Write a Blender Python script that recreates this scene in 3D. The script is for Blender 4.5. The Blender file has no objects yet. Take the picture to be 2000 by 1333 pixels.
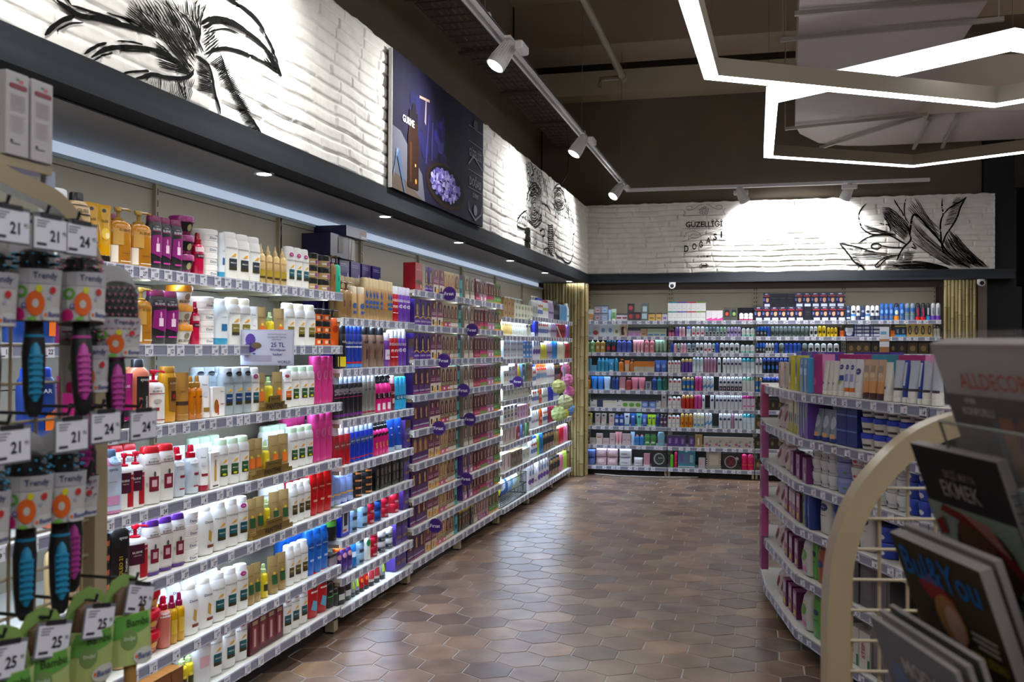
import bpy, math, random
from mathutils import Vector, Matrix
random.seed(11)
S = bpy.context.scene
C = S.collection

# ---------------------------------------------------------------- camera
cam_d = bpy.data.cameras.new('camera'); cam = bpy.data.objects.new('camera', cam_d); C.objects.link(cam)
S.camera = cam
cam_d.sensor_width = 36; cam_d.lens = 34.2; cam_d.clip_start = .05; cam_d.clip_end = 60
XR = Vector((0.96879748, 0.24780325, 0.00499982)); YD = Vector((0.00313915, 0.00790319, -0.99996384)); ZF = Vector((-0.24783381, 0.96877814, 0.0068787))
m4 = Matrix((XR, -YD, -ZF)).transposed().to_4x4(); m4.translation = Vector((0, 0, 1.5)); cam.matrix_world = m4
cam_d.dof.use_dof = True; cam_d.dof.focus_distance = 6.0; cam_d.dof.aperture_fstop = 7.0

# ---------------------------------------------------------------- exposure, world
S.view_settings.view_transform = 'Standard'; S.view_settings.look = 'None'; S.view_settings.gamma = 1
S.view_settings.use_curve_mapping = False; S.view_settings.exposure = 0.0
W = bpy.data.worlds.new('world'); S.world = W; W.use_nodes = True
W.node_tree.nodes['Background'].inputs[0].default_value = (.55, .6, .7, 1); W.node_tree.nodes['Background'].inputs[1].default_value = .05

# ---------------------------------------------------------------- large area lights (general shop fill from out of view, plus added lamps)
def area(name, loc, size, sizey, power, rot=(0, 0, 0), col=(1, 1, 1), spread=180):
    l = bpy.data.lights.new(name, 'AREA'); l.shape = 'RECTANGLE'; l.size = size; l.size_y = sizey; l.energy = power; l.color = col; l.spread = math.radians(spread)
    o = bpy.data.objects.new(name, l); C.objects.link(o); o.location = loc; o.rotation_euler = rot; return o
area('shop_fill', (.6, -1.2, 3.6), 3, 2, 62, (math.radians(-8), 0, 0), (.93, .95, 1))
area('shop_fill', (1.3, 4.4, 3.9), 2.5, 2.5, 34, (0, 0, 0), (.95, .96, 1))
area('shop_fill', (3.9, 6.5, 3.9), 2, 4, 28, (0, 0, 0), (.93, .95, 1))
area('shop_fill', (2.3, .6, 3.4), 1.2, 1.2, 34, (0, math.radians(38), 0), (.95, .96, 1))  # added fill lamp, unseen, brightens the brush stand from the right
area('added_uplight', (5.2, 5.5, 3.3), 1, 6, 170, (math.pi, 0, 0), (1, .94, .86))  # added upward lamp out of view, lifts the dark ceiling and upper walls
area('added_uplight', (.5, -1.0, 3.4), 3, 1, 140, (math.pi, 0, 0), (1, .94, .86))  # second added upward lamp, unseen, behind the camera
for yy, ln in ((3.1, 3.1), (6.2, 3), (9.3, 3)):      # downlight row light along the left soffit
    area('soffit_light', (-2.06, yy, 2.255), .05, ln, 3.4, (0, math.radians(12), 0), (.88, .93, 1))
area('soffit_light', (-.1, 11.2, 2.255), 4.2, .05, 9, (math.radians(14), 0, 0), (.9, .94, 1))

# ---------------------------------------------------------------- materials
def lin(h):
    r = []
    for i in (0, 2, 4):
        c = int(h[i:i+2], 16) / 255; r.append(c / 12.92 if c <= .04045 else ((c + .055) / 1.055) ** 2.4)
    return (*r, 1)
MATS = {}
def pm(h, rough=.38, metal=0.0, emit=0, coat=0, alpha=1, trans=0):
    k = (h, rough, metal, emit, coat, alpha, trans)
    if k in MATS: return MATS[k]
    m = bpy.data.materials.new('paint_' + h); m.use_nodes = True; b = m.node_tree.nodes['Principled BSDF']
    b.inputs['Base Color'].default_value = lin(h); b.inputs['Roughness'].default_value = rough; b.inputs['Metallic'].default_value = metal
    if rough >= .9: b.inputs['Specular IOR Level'].default_value = .12
    if coat: b.inputs['Coat Weight'].default_value = coat
    if alpha < 1: b.inputs['Alpha'].default_value = alpha
    if trans: b.inputs['Transmission Weight'].default_value = trans; b.inputs['IOR'].default_value = 1.3
    if emit: b.inputs['Emission Color'].default_value = lin(h); b.inputs['Emission Strength'].default_value = emit
    MATS[k] = m; return m
def noisy(name, c1, c2, scale=4, rough=.6, bump=0, det=4, stretch=(1, 1, 1), metal=0):
    m = bpy.data.materials.new(name); m.use_nodes = True; N = m.node_tree.nodes; L = m.node_tree.links; b = N['Principled BSDF']
    tc = N.new('ShaderNodeTexCoord'); mp = N.new('ShaderNodeMapping'); mp.inputs['Scale'].default_value = stretch
    n = N.new('ShaderNodeTexNoise'); n.inputs['Scale'].default_value = scale; n.inputs['Detail'].default_value = det
    r = N.new('ShaderNodeValToRGB'); r.color_ramp.elements[0].color = lin(c1); r.color_ramp.elements[1].color = lin(c2)
    r.color_ramp.elements[0].position = .3; r.color_ramp.elements[1].position = .7
    L.new(tc.outputs['Object'], mp.inputs['Vector']); L.new(mp.outputs['Vector'], n.inputs['Vector']); L.new(n.outputs['Fac'], r.inputs['Fac']); L.new(r.outputs['Color'], b.inputs['Base Color'])
    b.inputs['Roughness'].default_value = rough; b.inputs['Metallic'].default_value = metal
    if rough >= .9: b.inputs['Specular IOR Level'].default_value = .2
    if bump:
        bp = N.new('ShaderNodeBump'); bp.inputs['Strength'].default_value = bump; bp.inputs['Distance'].default_value = .01
        L.new(n.outputs['Fac'], bp.inputs['Height']); L.new(bp.outputs['Normal'], b.inputs['Normal'])
    return m

# ---------------------------------------------------------------- mesh building
class MB:
    def __init__(s): s.v = []; s.f = []; s.m = []; s.mats = []
    def mi(s, mat):
        if mat not in s.mats: s.mats.append(mat)
        return s.mats.index(mat)
    def add(s, vs, fs, mat):
        o = len(s.v); s.v += [tuple(v) for v in vs]; k = s.mi(mat)
        for f in fs: s.f.append(tuple(i + o for i in f)); s.m.append(k)
    def box(s, x0, x1, y0, y1, z0, z1, mat, rot=None, bev=0):
        if bev:
            bv = bev; pts = []
            def ring(z, e): return [(x0+bv-e, y0-e+0, z), (x1-bv+e, y0-e, z)]
            # chamfered vertical edges
            p = [(x0+bv, y0), (x1-bv, y0), (x1, y0+bv), (x1, y1-bv), (x1-bv, y1), (x0+bv, y1), (x0, y1-bv), (x0, y0+bv)]
            cx, cy = (x0+x1)/2, (y0+y1)/2; kx = 1-bv/max(1e-6, (x1-x0)/2)*.8; ky = 1-bv/max(1e-6, (y1-y0)/2)*.8
            q = [(cx+(a-cx)*kx, cy+(b-cy)*ky) for a, b in p]
            vs = [(a, b, z0) for a, b in q]+[(a, b, z0+bv) for a, b in p]+[(a, b, z1-bv) for a, b in p]+[(a, b, z1) for a, b in q]
            fs = [tuple(range(7, -1, -1)), tuple(range(24, 32))]
            for r in range(3):
                for i in range(8): fs.append((r*8+i, r*8+(i+1) % 8, r*8+8+(i+1) % 8, r*8+8+i))
        else:
            vs = [(x0, y0, z0), (x1, y0, z0), (x1, y1, z0), (x0, y1, z0), (x0, y0, z1), (x1, y0, z1), (x1, y1, z1), (x0, y1, z1)]
            fs = [(3, 2, 1, 0), (4, 5, 6, 7), (0, 1, 5, 4), (1, 2, 6, 5), (2, 3, 7, 6), (3, 0, 4, 7)]
        if rot: vs = [rot @ Vector(v) for v in vs]
        s.add(vs, fs, mat)
    def se(s, prof, mat, n=20, ex=2.0, cx=0, cy=0, bands=None, H=1, capb=True, capt=True, rot=None):
        # prof: (z, a, b); superellipse rings; bands: (z0,z1,mat)
        rings = []
        for z, a, b in prof:
            r = []
            for i in range(n):
                t = 2*math.pi*i/n; c, d = math.cos(t), math.sin(t)
                r.append((cx+a*math.copysign(abs(c)**(2/ex), c), cy+b*math.copysign(abs(d)**(2/ex), d), z))
            rings.append(r)
        o = len(s.v); vs = [v for r in rings for v in r]
        if rot: vs = [tuple(rot @ Vector(v)) for v in vs]
        s.v += vs
        for j in range(len(rings)-1):
            zm = (prof[j][0]+prof[j+1][0])/2; mt = mat
            for b in (bands or []):
                if b[0] <= zm/H <= b[1]: mt = b[2]
            k = s.mi(mt)
            for i in range(n):
                s.f.append((o+j*n+i, o+j*n+(i+1) % n, o+(j+1)*n+(i+1) % n, o+(j+1)*n+i)); s.m.append(k)
        if capb: s.f.append(tuple(o+i for i in range(n-1, -1, -1))); s.m.append(s.mi(mat))
        if capt: s.f.append(tuple(o+(len(rings)-1)*n+i for i in range(n))); s.m.append(s.m[-2] if not bands else s.mi(mt))
    def tube(s, pts, r, mat, n=8, flat=1.0, closed=False, square=False):
        P = [Vector(p) for p in pts]; rings = []
        for i, p in enumerate(P):
            a = P[i-1] if i else (P[-1] if closed else P[0]); b = P[(i+1) % len(P)] if (i < len(P)-1 or closed) else P[-1]
            d = (b-a).normalized(); up = Vector((0, 0, 1)) if abs(d.z) < .95 else Vector((0, 1, 0))
            if square: up = Vector(square)
            u = d.cross(up).normalized(); w = u.cross(d).normalized(); rr = r[i] if isinstance(r, (list, tuple)) else r
            if square: rings.append([p+u*rr*x+w*rr*flat*y for x, y in ((1, 1), (-1, 1), (-1, -1), (1, -1))])
            else: rings.append([p+(u*math.cos(t)+w*math.sin(t)*flat)*rr for t in [2*math.pi*k/n for k in range(n)]])
        nn = len(rings[0]); vs = [v for q in rings for v in q]; fs = []
        R = len(rings)
        for j in range(R if closed else R-1):
            for i in range(nn):
                fs.append((j*nn+i, j*nn+(i+1) % nn, ((j+1) % R)*nn+(i+1) % nn, ((j+1) % R)*nn+i))
        if not closed: fs += [tuple(range(nn-1, -1, -1)), tuple((R-1)*nn+i for i in range(nn))]
        s.add(vs, fs, mat)
    def prism(s, poly, z0, z1, mat):
        n = len(poly); vs = [(a, b, z0) for a, b in poly]+[(a, b, z1) for a, b in poly]
        fs = [tuple(range(n-1, -1, -1)), tuple(range(n, 2*n))]+[(i, (i+1) % n, n+(i+1) % n, n+i) for i in range(n)]
        s.add(vs, fs, mat)
    def mesh(s, name, smooth=True):
        me = bpy.data.meshes.new(name); me.from_pydata(s.v, [], s.f)
        for m in s.mats: me.materials.append(m)
        me.polygons.foreach_set('material_index', s.m)
        if smooth:
            me.polygons.foreach_set('use_smooth', [True]*len(s.f)); me.set_sharp_from_angle(angle=math.radians(38))
        me.update(); return me
    def obj(s, name, parent=None, smooth=True):
        o = bpy.data.objects.new(name, s.mesh(name, smooth)); C.objects.link(o)
        if parent: o.parent = parent
        return o
def tag(o, label, cat, group=None, kind=None):
    o['label'] = label; o['category'] = cat
    if group: o['group'] = group
    if kind: o['kind'] = kind
    return o
def thing(name, label, cat, loc=(0, 0, 0), rz=0, group=None):
    o = bpy.data.objects.new(name, None); o.empty_display_size = .05; C.objects.link(o); o.location = loc; o.rotation_euler = (0, 0, rz)
    return tag(o, label, cat, group)
def struct(mb, name, label=None):
    o = mb.obj(name); o['kind'] = 'structure'
    if label: o['label'] = label
    return o

# ---------------------------------------------------------------- lettering and prints
TXT = {}
def text_geo(t, bold=0.0):
    k = (t, bold)
    if k in TXT: return TXT[k]
    cu = bpy.data.curves.new('t', 'FONT'); cu.body = t; cu.size = 1; cu.resolution_u = 2; cu.align_x = 'CENTER'; cu.offset = bold
    ob = bpy.data.objects.new('t', cu); me = bpy.data.meshes.new_from_object(ob)
    vs = [(v.co.x, v.co.y) for v in me.vertices]; fs = [tuple(p.vertices) for p in me.polygons]
    bpy.data.objects.remove(ob); bpy.data.curves.remove(cu); bpy.data.meshes.remove(me)
    if not vs: vs = [(0, 0)]
    x0 = min(v[0] for v in vs); x1 = max(v[0] for v in vs); y0 = min(v[1] for v in vs); y1 = max(v[1] for v in vs)
    w = max(x1-x0, 1e-4); h = max(y1-y0, 1e-4)
    vs = [((a-(x0+x1)/2)/h, (b-(y0+y1)/2)/h) for a, b in vs]
    TXT[k] = (vs, fs, w/h); return TXT[k]
def add_text(mb, t, place, cx, cz, h, maxw, mat, bold=.01, vert=False):
    vs, fs, asp = text_geo(t, bold); sx = min(h, maxw/asp) if maxw else h
    if vert: pts = [place(cx-b*h, cz+a*sx) for a, b in vs]
    else: pts = [place(cx+a*sx, cz+b*h) for a, b in vs]
    mb.add(pts, fs, mat)
def decals(mb, decs, place, Wd, Hd, rough=.4):
    """prints on a front face; units are fractions of width and height"""
    for k, d in enumerate(decs):
        e = .0004+.00035*k; pl = lambda x, z, e=e: place(x, z, e); t = d[0]
        if t == 'r':
            _, x0, z0, x1, z1, col = d; n = 6; vs = []; fs = []
            for i in range(n+1):
                x = (x0+(x1-x0)*i/n)*Wd; vs += [pl(x, z0*Hd), pl(x, z1*Hd)]
            for i in range(n): fs.append((2*i, 2*i+2, 2*i+3, 2*i+1))
            mb.add(vs, fs, pm(col, rough))
        elif t == 'e':
            _, cx, cz, rx, rz, col = d; n = 14; A = [2*math.pi*i/n for i in range(n)]; vs = [pl(cx*Wd, cz*Hd)]+[pl((cx+q*rx*math.cos(a))*Wd, (cz+q*rz*math.sin(a))*Hd) for q in (.55, 1) for a in A]
            mb.add(vs, [(0, i+1, (i+1) % n+1) for i in range(n)]+[(i+1, n+i+1, n+(i+1) % n+1, (i+1) % n+1) for i in range(n)], pm(col, rough))
        elif t == 'p':
            _, pts, col = d; xa = min(p[0] for p in pts); xb = max(p[0] for p in pts); n = 8 if xb-xa > .2 else 3; vs = []; fs = []; xs = sorted({round(xa+(xb-xa)*i/n, 4) for i in range(n+1)} | {round(p[0], 4) for p in pts})
            for x in xs:   # vertical slices that follow the surface
                zz = []
                for (ax, az), (bx, bz) in zip(pts, pts[1:]+pts[:1]):
                    if min(ax, bx)-1e-6 <= x <= max(ax, bx)+1e-6: zz += [az, bz] if abs(bx-ax) < 1e-6 else [az+(bz-az)*(x-ax)/(bx-ax)]
                if zz: vs += [pl(x*Wd, min(zz)*Hd), pl(x*Wd, max(zz)*Hd)]
            for i in range(len(vs)//2-1): fs.append((2*i, 2*i+2, 2*i+3, 2*i+1))
            mb.add(vs, fs, pm(col, rough))
        elif t in ('t', 'v'):
            _, s_, cx, cz, h, mw, col = d; pl = lambda x, z, e=e: place(x, z, e+.0006)
            add_text(mb, s_, pl, cx*Wd, cz*Hd, h*Hd if t == 't' else h*Wd, mw*Wd if t == 't' else mw*Hd, pm(col, rough), .012, t == 'v')

# ---------------------------------------------------------------- products
SH = {  # silhouettes: (z, half width, half depth) as fractions; body then cap
 'pan': ([(0, .86, .88), (.015, .93, .96), (.25, .97, 1), (.6, 1, 1), (.76, .98, .98), (.83, .9, .92), (.86, .8, .85)], [(.86, .8, .85), (.96, .78, .83), (.985, .74, .78), (1, .6, .6)], 2.6),
 'els': ([(0, .78, .85), (.015, .86, .94), (.4, .95, 1), (.7, 1, 1), (.8, .97, .96), (.86, .86, .86), (.885, .82, .82)], [(.885, .84, .84), (.98, .8, .8), (1, .72, .72)], 2.8),
 'syo': ([(0, .92, .9), (.02, .98, .97), (.7, 1, 1), (.8, .94, .94), (.86, .66, .7), (.875, .5, .6)], [(.875, .52, .62), (.98, .5, .6), (1, .45, .52)], 3.0),
 'dov': ([(0, .8, .85), (.02, .9, .94), (.35, 1, 1), (.65, .95, .96), (.8, .76, .82), (.88, .6, .66)], [(.88, .62, .68), (.97, .6, .64), (1, .5, .54)], 2.4),
 'can': ([(0, .93, .93), (.01, 1, 1), (.74, 1, 1), (.77, .93, .93)], [(.77, .94, .94), (.96, .92, .92), (.99, .84, .84), (1, .6, .6)], 2),
 'dcan': ([(0, .93, .93), (.01, 1, 1), (.7, 1, 1), (.76, .9, .9)], [(.76, .92, .92), (.88, .9, .9), (.95, .72, .72), (.985, .45, .45), (1, .2, .2)], 2),
 'rol': ([(0, .8, .8), (.03, .93, .93), (.3, 1, 1), (.5, .92, .92), (.55, .84, .84)], [(.55, .92, .92), (.62, .96, .96), (.82, .92, .92), (.93, .72, .72), (.985, .4, .4), (1, .15, .15)], 2.2),
 'jar': ([(0, .8, .8), (.03, .88, .88), (.6, 1, 1), (.68, .98, .98)], [(.68, 1.03, 1.03), (.95, 1.03, 1.03), (1, .97, .97)], 2),
 'cup': ([(0, .62, .62), (.03, .68, .68), (.62, .94, .94), (.68, .96, .96)], [(.68, 1.03, 1.03), (.95, 1.03, 1.03), (1, .97, .97)], 2),
 'tin': ([(0, .95, .95), (.03, 1, 1), (.55, 1, 1)], [(.55, 1.02, 1.02), (.95, 1.02, 1.02), (1, .96, .96)], 2),
 'spr': ([(0, .9, .9), (.02, 1, 1), (.64, 1, 1), (.7, .86, .86), (.74, .5, .5)], [(.74, .62, .62), (.84, .6, .6), (.86, .42, .42), (.97, .36, .36), (1, .3, .3)], 2),
 'noz': ([(0, .9, .9), (.015, 1, 1), (.68, 1, 1), (.74, .7, .7), (.76, .5, .5)], [(.76, .56, .56), (.84, .5, .5), (.86, .3, .3), (.98, .14, .14), (1, .1, .1)], 2),
 'pmp': ([(0, .9, .9), (.02, 1, 1), (.66, 1, 1), (.73, .86, .86), (.765, .5, .6)], None, 3.2),
 'trg': ([(0, .9, .9), (.02, 1, 1), (.6, 1, 1), (.7, .8, .8), (.77, .4, .5)], None, 2.8),
 'tub': ([(.13, .78, .95), (.2, .82, .96), (.5, .92, .66), (.8, .99, .3), (.93, 1.02, .1), (1, 1.02, .06)], [(0, .8, .98), (.01, .82, 1), (.12, .82, 1), (.13, .76, .92)], 2.3),
 'wav': ([(0, .8, .9), (.02, .88, .95), (.2, .96, 1), (.45, .86, .94), (.7, .98, 1), (.83, .86, .9)], [(.83, .88, .92), (.97, .92, .95), (1, .86, .9)], 2.6),
 'bag': ([(0, .9, .3), (.04, 1, .8), (.4, 1, 1), (.8, 1, .7), (.94, .98, .16), (1, 1, .05)], None, 3),
}
PR = {}
def build(key):
    p = PR[key]; Wd, D, Hh = p['s']; ty = p['t']; far = p.get('far'); body = MB(); cap = MB() if not far else body; lab = MB() if not far else body
    gl = p.get('gl', .32); bm = pm(p['c'], gl, p.get('me', 0)); cm = pm(p.get('k', p['c']), gl, p.get('km', 0)); nseg = 10 if far else 20
    parts = []
    if ty == 'box':
        body.box(-Wd/2, Wd/2, -D/2, D/2, 0, Hh, bm)
        if p.get('k'): body.box(-Wd/2-.0003, Wd/2+.0003, -D/2-.0003, D/2+.0003, Hh*p.get('kz', .9), Hh+.0003, cm)
        if p.get('sd'): body.box(Wd/2-.001, Wd/2+.0004, -D/2+.001, D/2-.001, .001, Hh-.001, pm(p['sd'], .45)); body.box(-Wd/2-.0004, -Wd/2+.001, -D/2+.001, D/2-.001, .001, Hh-.001, pm(p['sd'], .45))
        place = lambda x, z, e: (x, -D/2-.0006-e, z)
    else:
        prof, cp, ex = SH[ty]; bp = [(z*Hh, a*Wd/2, b*D/2) for z, a, b in prof]
        bands = [(a, b, pm(c, gl)) for a, b, c in p.get('b', [])]
        if bands:   # put rings at the edges of colour bands
            zs = sorted({q[0] for q in bp} | {z*Hh for b in p['b'] for z in b[:2] if bp[0][0] < z*Hh < bp[-1][0]})
            def at(z):
                for q, r in zip(bp, bp[1:]):
                    if q[0] <= z <= r[0]+1e-9:
                        f = (z-q[0])/max(1e-9, r[0]-q[0]); return (z, q[1]+(r[1]-q[1])*f, q[2]+(r[2]-q[2])*f)
                return bp[-1]
            bp = [at(z) for z in zs]
        body.se(bp, bm, nseg, ex, bands=bands, H=Hh)
        if cp: cap.se([(z*Hh, a*Wd/2, b*D/2) for z, a, b in cp], cm, nseg, ex if ty != 'syo' else 2.4)
        if ty == 'pmp':
            z = .765*Hh; r = .16*Wd+.004
            cap.se([(z, r, r), (z+.03*Hh, r, r), (z+.045*Hh, r*.7, r*.7)], cm, 12); cap.se([(z+.04*Hh, r*.32, r*.32), (Hh*.93, r*.32, r*.32)], cm, 8)
            cap.se([(Hh*.92, r*.6, r*.6), (Hh*.985, r*.85, r*.6), (Hh, r*.7, r*.5)], cm, 12); cap.tube([(0, 0, Hh*.965), (r*1.4, -r*.8, Hh*.965), (r*1.9, -r*1.1, Hh*.94)], r*.3, cm, 6)
        if ty == 'trg':
            z = .77*Hh; r = .15*Wd+.004
            cap.se([(z, r, r), (z+.05*Hh, r, r)], cm, 12); cap.tube([(-r*2.2, 0, Hh*.95), (r*.5, 0, Hh*.97), (r*2, 0, Hh*.9)], [r*.7, r*.8, r*.45], cm, 8); cap.tube([(r*.2, 0, z+.02*Hh), (r*.2, 0, Hh*.95)], r*.5, cm, 8)
            cap.tube([(r*1, 0, Hh*.93), (r*1.7, 0, Hh*.84), (r*1.5, 0, Hh*.77)], r*.25, cm, 6)
        full = [(z*Hh, a*Wd/2, b*D/2) for z, a, b in prof]
        def place(x, z, e):
            a, b = full[-1][1:]
            if z <= full[0][0]: a, b = full[0][1:]
            for q, r in zip(full, full[1:]):
                if q[0] <= z <= r[0]:
                    f = (z-q[0])/max(1e-9, r[0]-q[0]); a = q[1]+(r[1]-q[1])*f; b = q[2]+(r[2]-q[2])*f; break
            x = max(-.97*a, min(.97*a, x)); y = b*max(0, 1-abs(x/a)**ex)**(1/ex)
            return (x, -y-.0006-e, z)
    decals(lab, p.get('d', []), place, Wd, Hh)
    nm = p['n']; o = bpy.data.objects.new(nm, body.mesh(nm)); parts = []
    if not far:
        if cap.f: parts.append(('pump' if ty == 'pmp' else 'trigger' if ty == 'trg' else 'lid' if ty in ('jar', 'cup', 'tin') else 'cap', cap.mesh('cap')))
        if lab.f: parts.append(('printed_label', lab.mesh('label', False)))
    p['_o'] = (o.data, parts); bpy.data.objects.remove(o); return p['_o']
ORD = ['', 'first', 'second', 'third', 'fourth', 'fifth', 'sixth', 'seventh', 'eighth', 'ninth', 'tenth', 'eleventh', 'twelfth', '13th', '14th', '15th', '16th', '17th', '18th', '19th', '20th']
USED = {}; COUNT = {}
def place_item(key, pos, rz, label, group, sx=1, sz=1, tilt=0):
    p = PR[key]; me, parts = p.get('_o') or build(key)
    o = bpy.data.objects.new(p['n'], me); C.objects.link(o); o.location = pos; o.rotation_euler = (tilt, 0, rz); o.scale = (sx, min(1.2, max(sx, .8)), sz)
    USED[label] = USED.get(label, 0)+1
    tag(o, label, p['cat'] if 'cat' in p else p['n'].split('_')[-1], group)
    for n, pm_ in parts:
        c = bpy.data.objects.new(n, pm_); C.objects.link(c); c.parent = o
    COUNT[p['n']] = COUNT.get(p['n'], 0)+1
    return o
class Frame:
    def __init__(s, P, ang): s.P = P; s.a = ang; s.u = (math.cos(ang), math.sin(ang)); s.n = (-math.sin(ang), math.cos(ang))
    def at(s, t, d, z): return (s.P[0]+s.u[0]*t+s.n[0]*d, s.P[1]+s.u[1]*t+s.n[1]*d, z)
LVN = {1: 'bottom', 2: 'second', 3: 'third', 4: 'fourth', 5: 'fifth'}
def row(fr, z, where, toks):
    """toks: (start, end, key, n[, stack[, rows[, inset]]]) laid along the shelf front"""
    tot = {}
    for t in toks: tot[t[2]] = tot.get(t[2], 0)+t[3]
    seen = {}
    for t in toks:
        a, b, key, n = t[:4]; stack = t[4] if len(t) > 4 else 1; rows = t[5] if len(t) > 5 else 1; ins = t[6] if len(t) > 6 else .008
        p = PR[key]; Wd, D, Hh = p['s']; pitch = (b-a)/n; sx = max(.62, min(1.4 if p['t'] in ('pan', 'els', 'syo', 'dov', 'wav', 'pmp') else 1.6 if p['t'] == 'box' and fr is FL else 1.2, pitch*.985/Wd)); desc = p['l']; pl = p['n'].replace('_', ' ')
        pl = pl+'es' if pl.endswith('box') else pl+'s'
        for i in range(n):
            seen[key] = seen.get(key, 0)+1; k = seen[key]; N = tot[key]
            for r in range(rows):
                jit = random.uniform(0, .006) if ins < .1 else 0
                for s_ in range(stack):
                    pos = fr.at(a+pitch*(i+.5), ins+D/2+jit+r*(D+.006), z+s_*Hh*1.002)
                    q = '' if N == 1 else f'{ORD[k]} from left'
                    if stack > 1:
                        lv = 'top' if s_ == stack-1 else LVN[s_+1]
                        q = f'{lv} of its stack' if N == 1 else f'{lv} of {ORD[k]} stack'
                    lab = desc+(' in the row behind' if r == 1 else ' in the third row' if r == 2 else '')+(', '+q+',' if q else '')+(' on the ' if not q else ' ')+where
                    place_item(key, pos, fr.a+(random.uniform(-.34, -.24) if p['t'] != 'box' and fr is FL else 0), lab, f'{pl} on the {where}', sx)
def P_(key, n, l, t, c, s, k=None, d=(), b=(), **kw): PR[key] = dict(n=n, l=l, t=t, c=c, s=s, d=list(d), b=list(b), **kw); 
def PP(key, n, l, t, c, s, k=None, d=(), b=(), **kw):
    PR[key] = dict(n=n, l=l, t=t, c=c, s=s, d=list(d), b=list(b), **kw)
    if k: PR[key]['k'] = k
# --- shampoo bay
def pant(label, tx='555555', flame='e8a81c', extra=()):
    return [('t', 'PANTENE', .0, .66, .035, .78, '7a7a78'), ('p', [(-.1, .47), (.22, .5), (.26, .56), (.1, .54)], flame), ('r', -.2, .2, .3, .44, label), ('r', -.2, .2, .3, .27, '3a3218'), ('t', 'PRO-V', .05, .35, .03, .4, 'f2efe2')]+list(extra)
BADGE = [('e', .0, .8, .2, .05, 'b02878'), ('t', '2\'si', .0, .8, .03, .25, 'f4f0f4')]
EL = lambda c, bg='f0eeea', txt='1c1c22': [('t', "L'ORÉAL", .02, .79, .026, .5, '6a6a70'), ('t', 'ELSEVE', .02, .735, .04, .86, txt), ('r', -.36, .69, .4, .7, c), ('r', -.2, .22, .26, .48, c), ('r', -.08, .3, .16, .42, 'd8b0c0'), ('v', 'LSEV', -.3, .35, .08, .2, '888888'), ('e', .05, .52, .06, .05, '555058')]
PP('pn', 'shampoo_bottle', 'white shampoo bottle with navy label', 'pan', 'edece8', (.064, .04, .2), 'f4f3f0', pant('26323c'))
PP('pt', 'shampoo_bottle', 'white shampoo bottle with teal label', 'pan', 'edece8', (.064, .04, .2), 'f4f3f0', pant('1c5a66'))
PP('po', 'shampoo_bottle', 'white shampoo bottle with olive label', 'pan', 'edece8', (.064, .04, .2), 'f0e8cc', pant('7e7428'))
PP('pg', 'shampoo_bottle', 'white shampoo bottle with green label', 'pan', 'edece8', (.064, .04, .195), 'cfe8c8', pant('2e5a34', extra=[('e', .05, .24, .14, .025, 'c8c820')]))
PP('pb', 'shampoo_bottle', 'white shampoo bottle with pink badge', 'pan', 'edece8', (.06, .04, .195), 'f4f3f0', pant('1c5a66')+BADGE)
PP('pr', 'shampoo_bottle', 'white shampoo bottle with orange label', 'pan', 'edece8', (.056, .038, .18), 'f4f3f0', pant('d86a20')+[('e', -.1, .83, .2, .04, '9a2030')])
PP('pu', 'shampoo_bottle', 'clear grey shampoo bottle with blue label', 'pan', 'a8b4ba', (.062, .04, .2), 'c6ccd0', pant('1c3c6c')+[('e', .05, .86, .24, .05, '20242a')], gl=.15)
PP('pd', 'shampoo_bottle', 'white shampoo bottle with brown label', 'pan', 'edece8', (.058, .038, .19), 'f4f3f0', pant('5a4a20'))
PP('ga', 'serum_bottle', 'gold ampoule bottle with nozzle', 'noz', 'c9ab72', (.036, .036, .18), 'd6bd86', [('t', 'PANTENE', 0, .56, .025, .9, '6a5424'), ('r', -.4, .14, .4, .36, 'a89024'), ('r', -.4, .14, .4, .19, '3a3014')], me=.3)
PP('gt', 'conditioner_tube', 'gold conditioner tube with orange label', 'tub', 'b59862', (.055, .034, .17), 'a88c58', [('t', 'PANTENE', 0, .72, .03, .7, '6a4c20'), ('r', -.25, .25, .28, .5, 'd86c1e'), ('e', .0, .54, .12, .035, 'e8c030')], me=.3, cat='tube')
PP('gg', 'conditioner_tube', 'gold conditioner tube with green label', 'tub', 'b59862', (.055, .034, .17), 'a88c58', [('t', 'PANTENE', 0, .72, .03, .7, '6a4c20'), ('r', -.25, .25, .28, .5, '2e5a34'), ('e', .0, .54, .12, .035, 'e8c030')], me=.3, cat='tube')
PP('ys', 'hair_oil_bottle', 'yellow hair oil spray bottle', 'spr', 'd9c024', (.036, .036, .15), 'b8cc88', [('r', -.3, .2, .3, .4, '3a3a1c'), ('e', 0, .45, .2, .04, 'f0e060')], gl=.12)
PP('ek', 'shampoo_bottle', 'black shampoo bottle with purple label', 'els', '2e2c30', (.068, .04, .2), '7a1450', [('t', "L'ORÉAL", .02, .8, .026, .5, 'c8c8cc'), ('t', 'ELSEVE', .02, .745, .042, .88, 'f0f0f4'), ('r', -.3, .705, .3, .715, 'b01870'), ('p', [(-.36, .3), (.38, .22), (.42, .66), (-.3, .62)], '8c1474'), ('r', -.04, .33, .2, .48, 'f4d8ec'), ('e', .06, .54, .05, .06, 'e8a0d0'), ('r', -.2, .12, .3, .15, 'c83a9c')])
PP('ew', 'shampoo_bottle', 'white bottle with wine label and red cap', 'els', 'edeae6', (.07, .042, .21), 'c4121e', EL('7a1c30'))
PP('ev', 'shampoo_bottle', 'white bottle with wine label and purple cap', 'els', 'e9e6e2', (.068, .042, .2), '5a2c88', EL('7a1c30')+[('r', -.5, .0, .5, .06, '5a2c88')])
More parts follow.
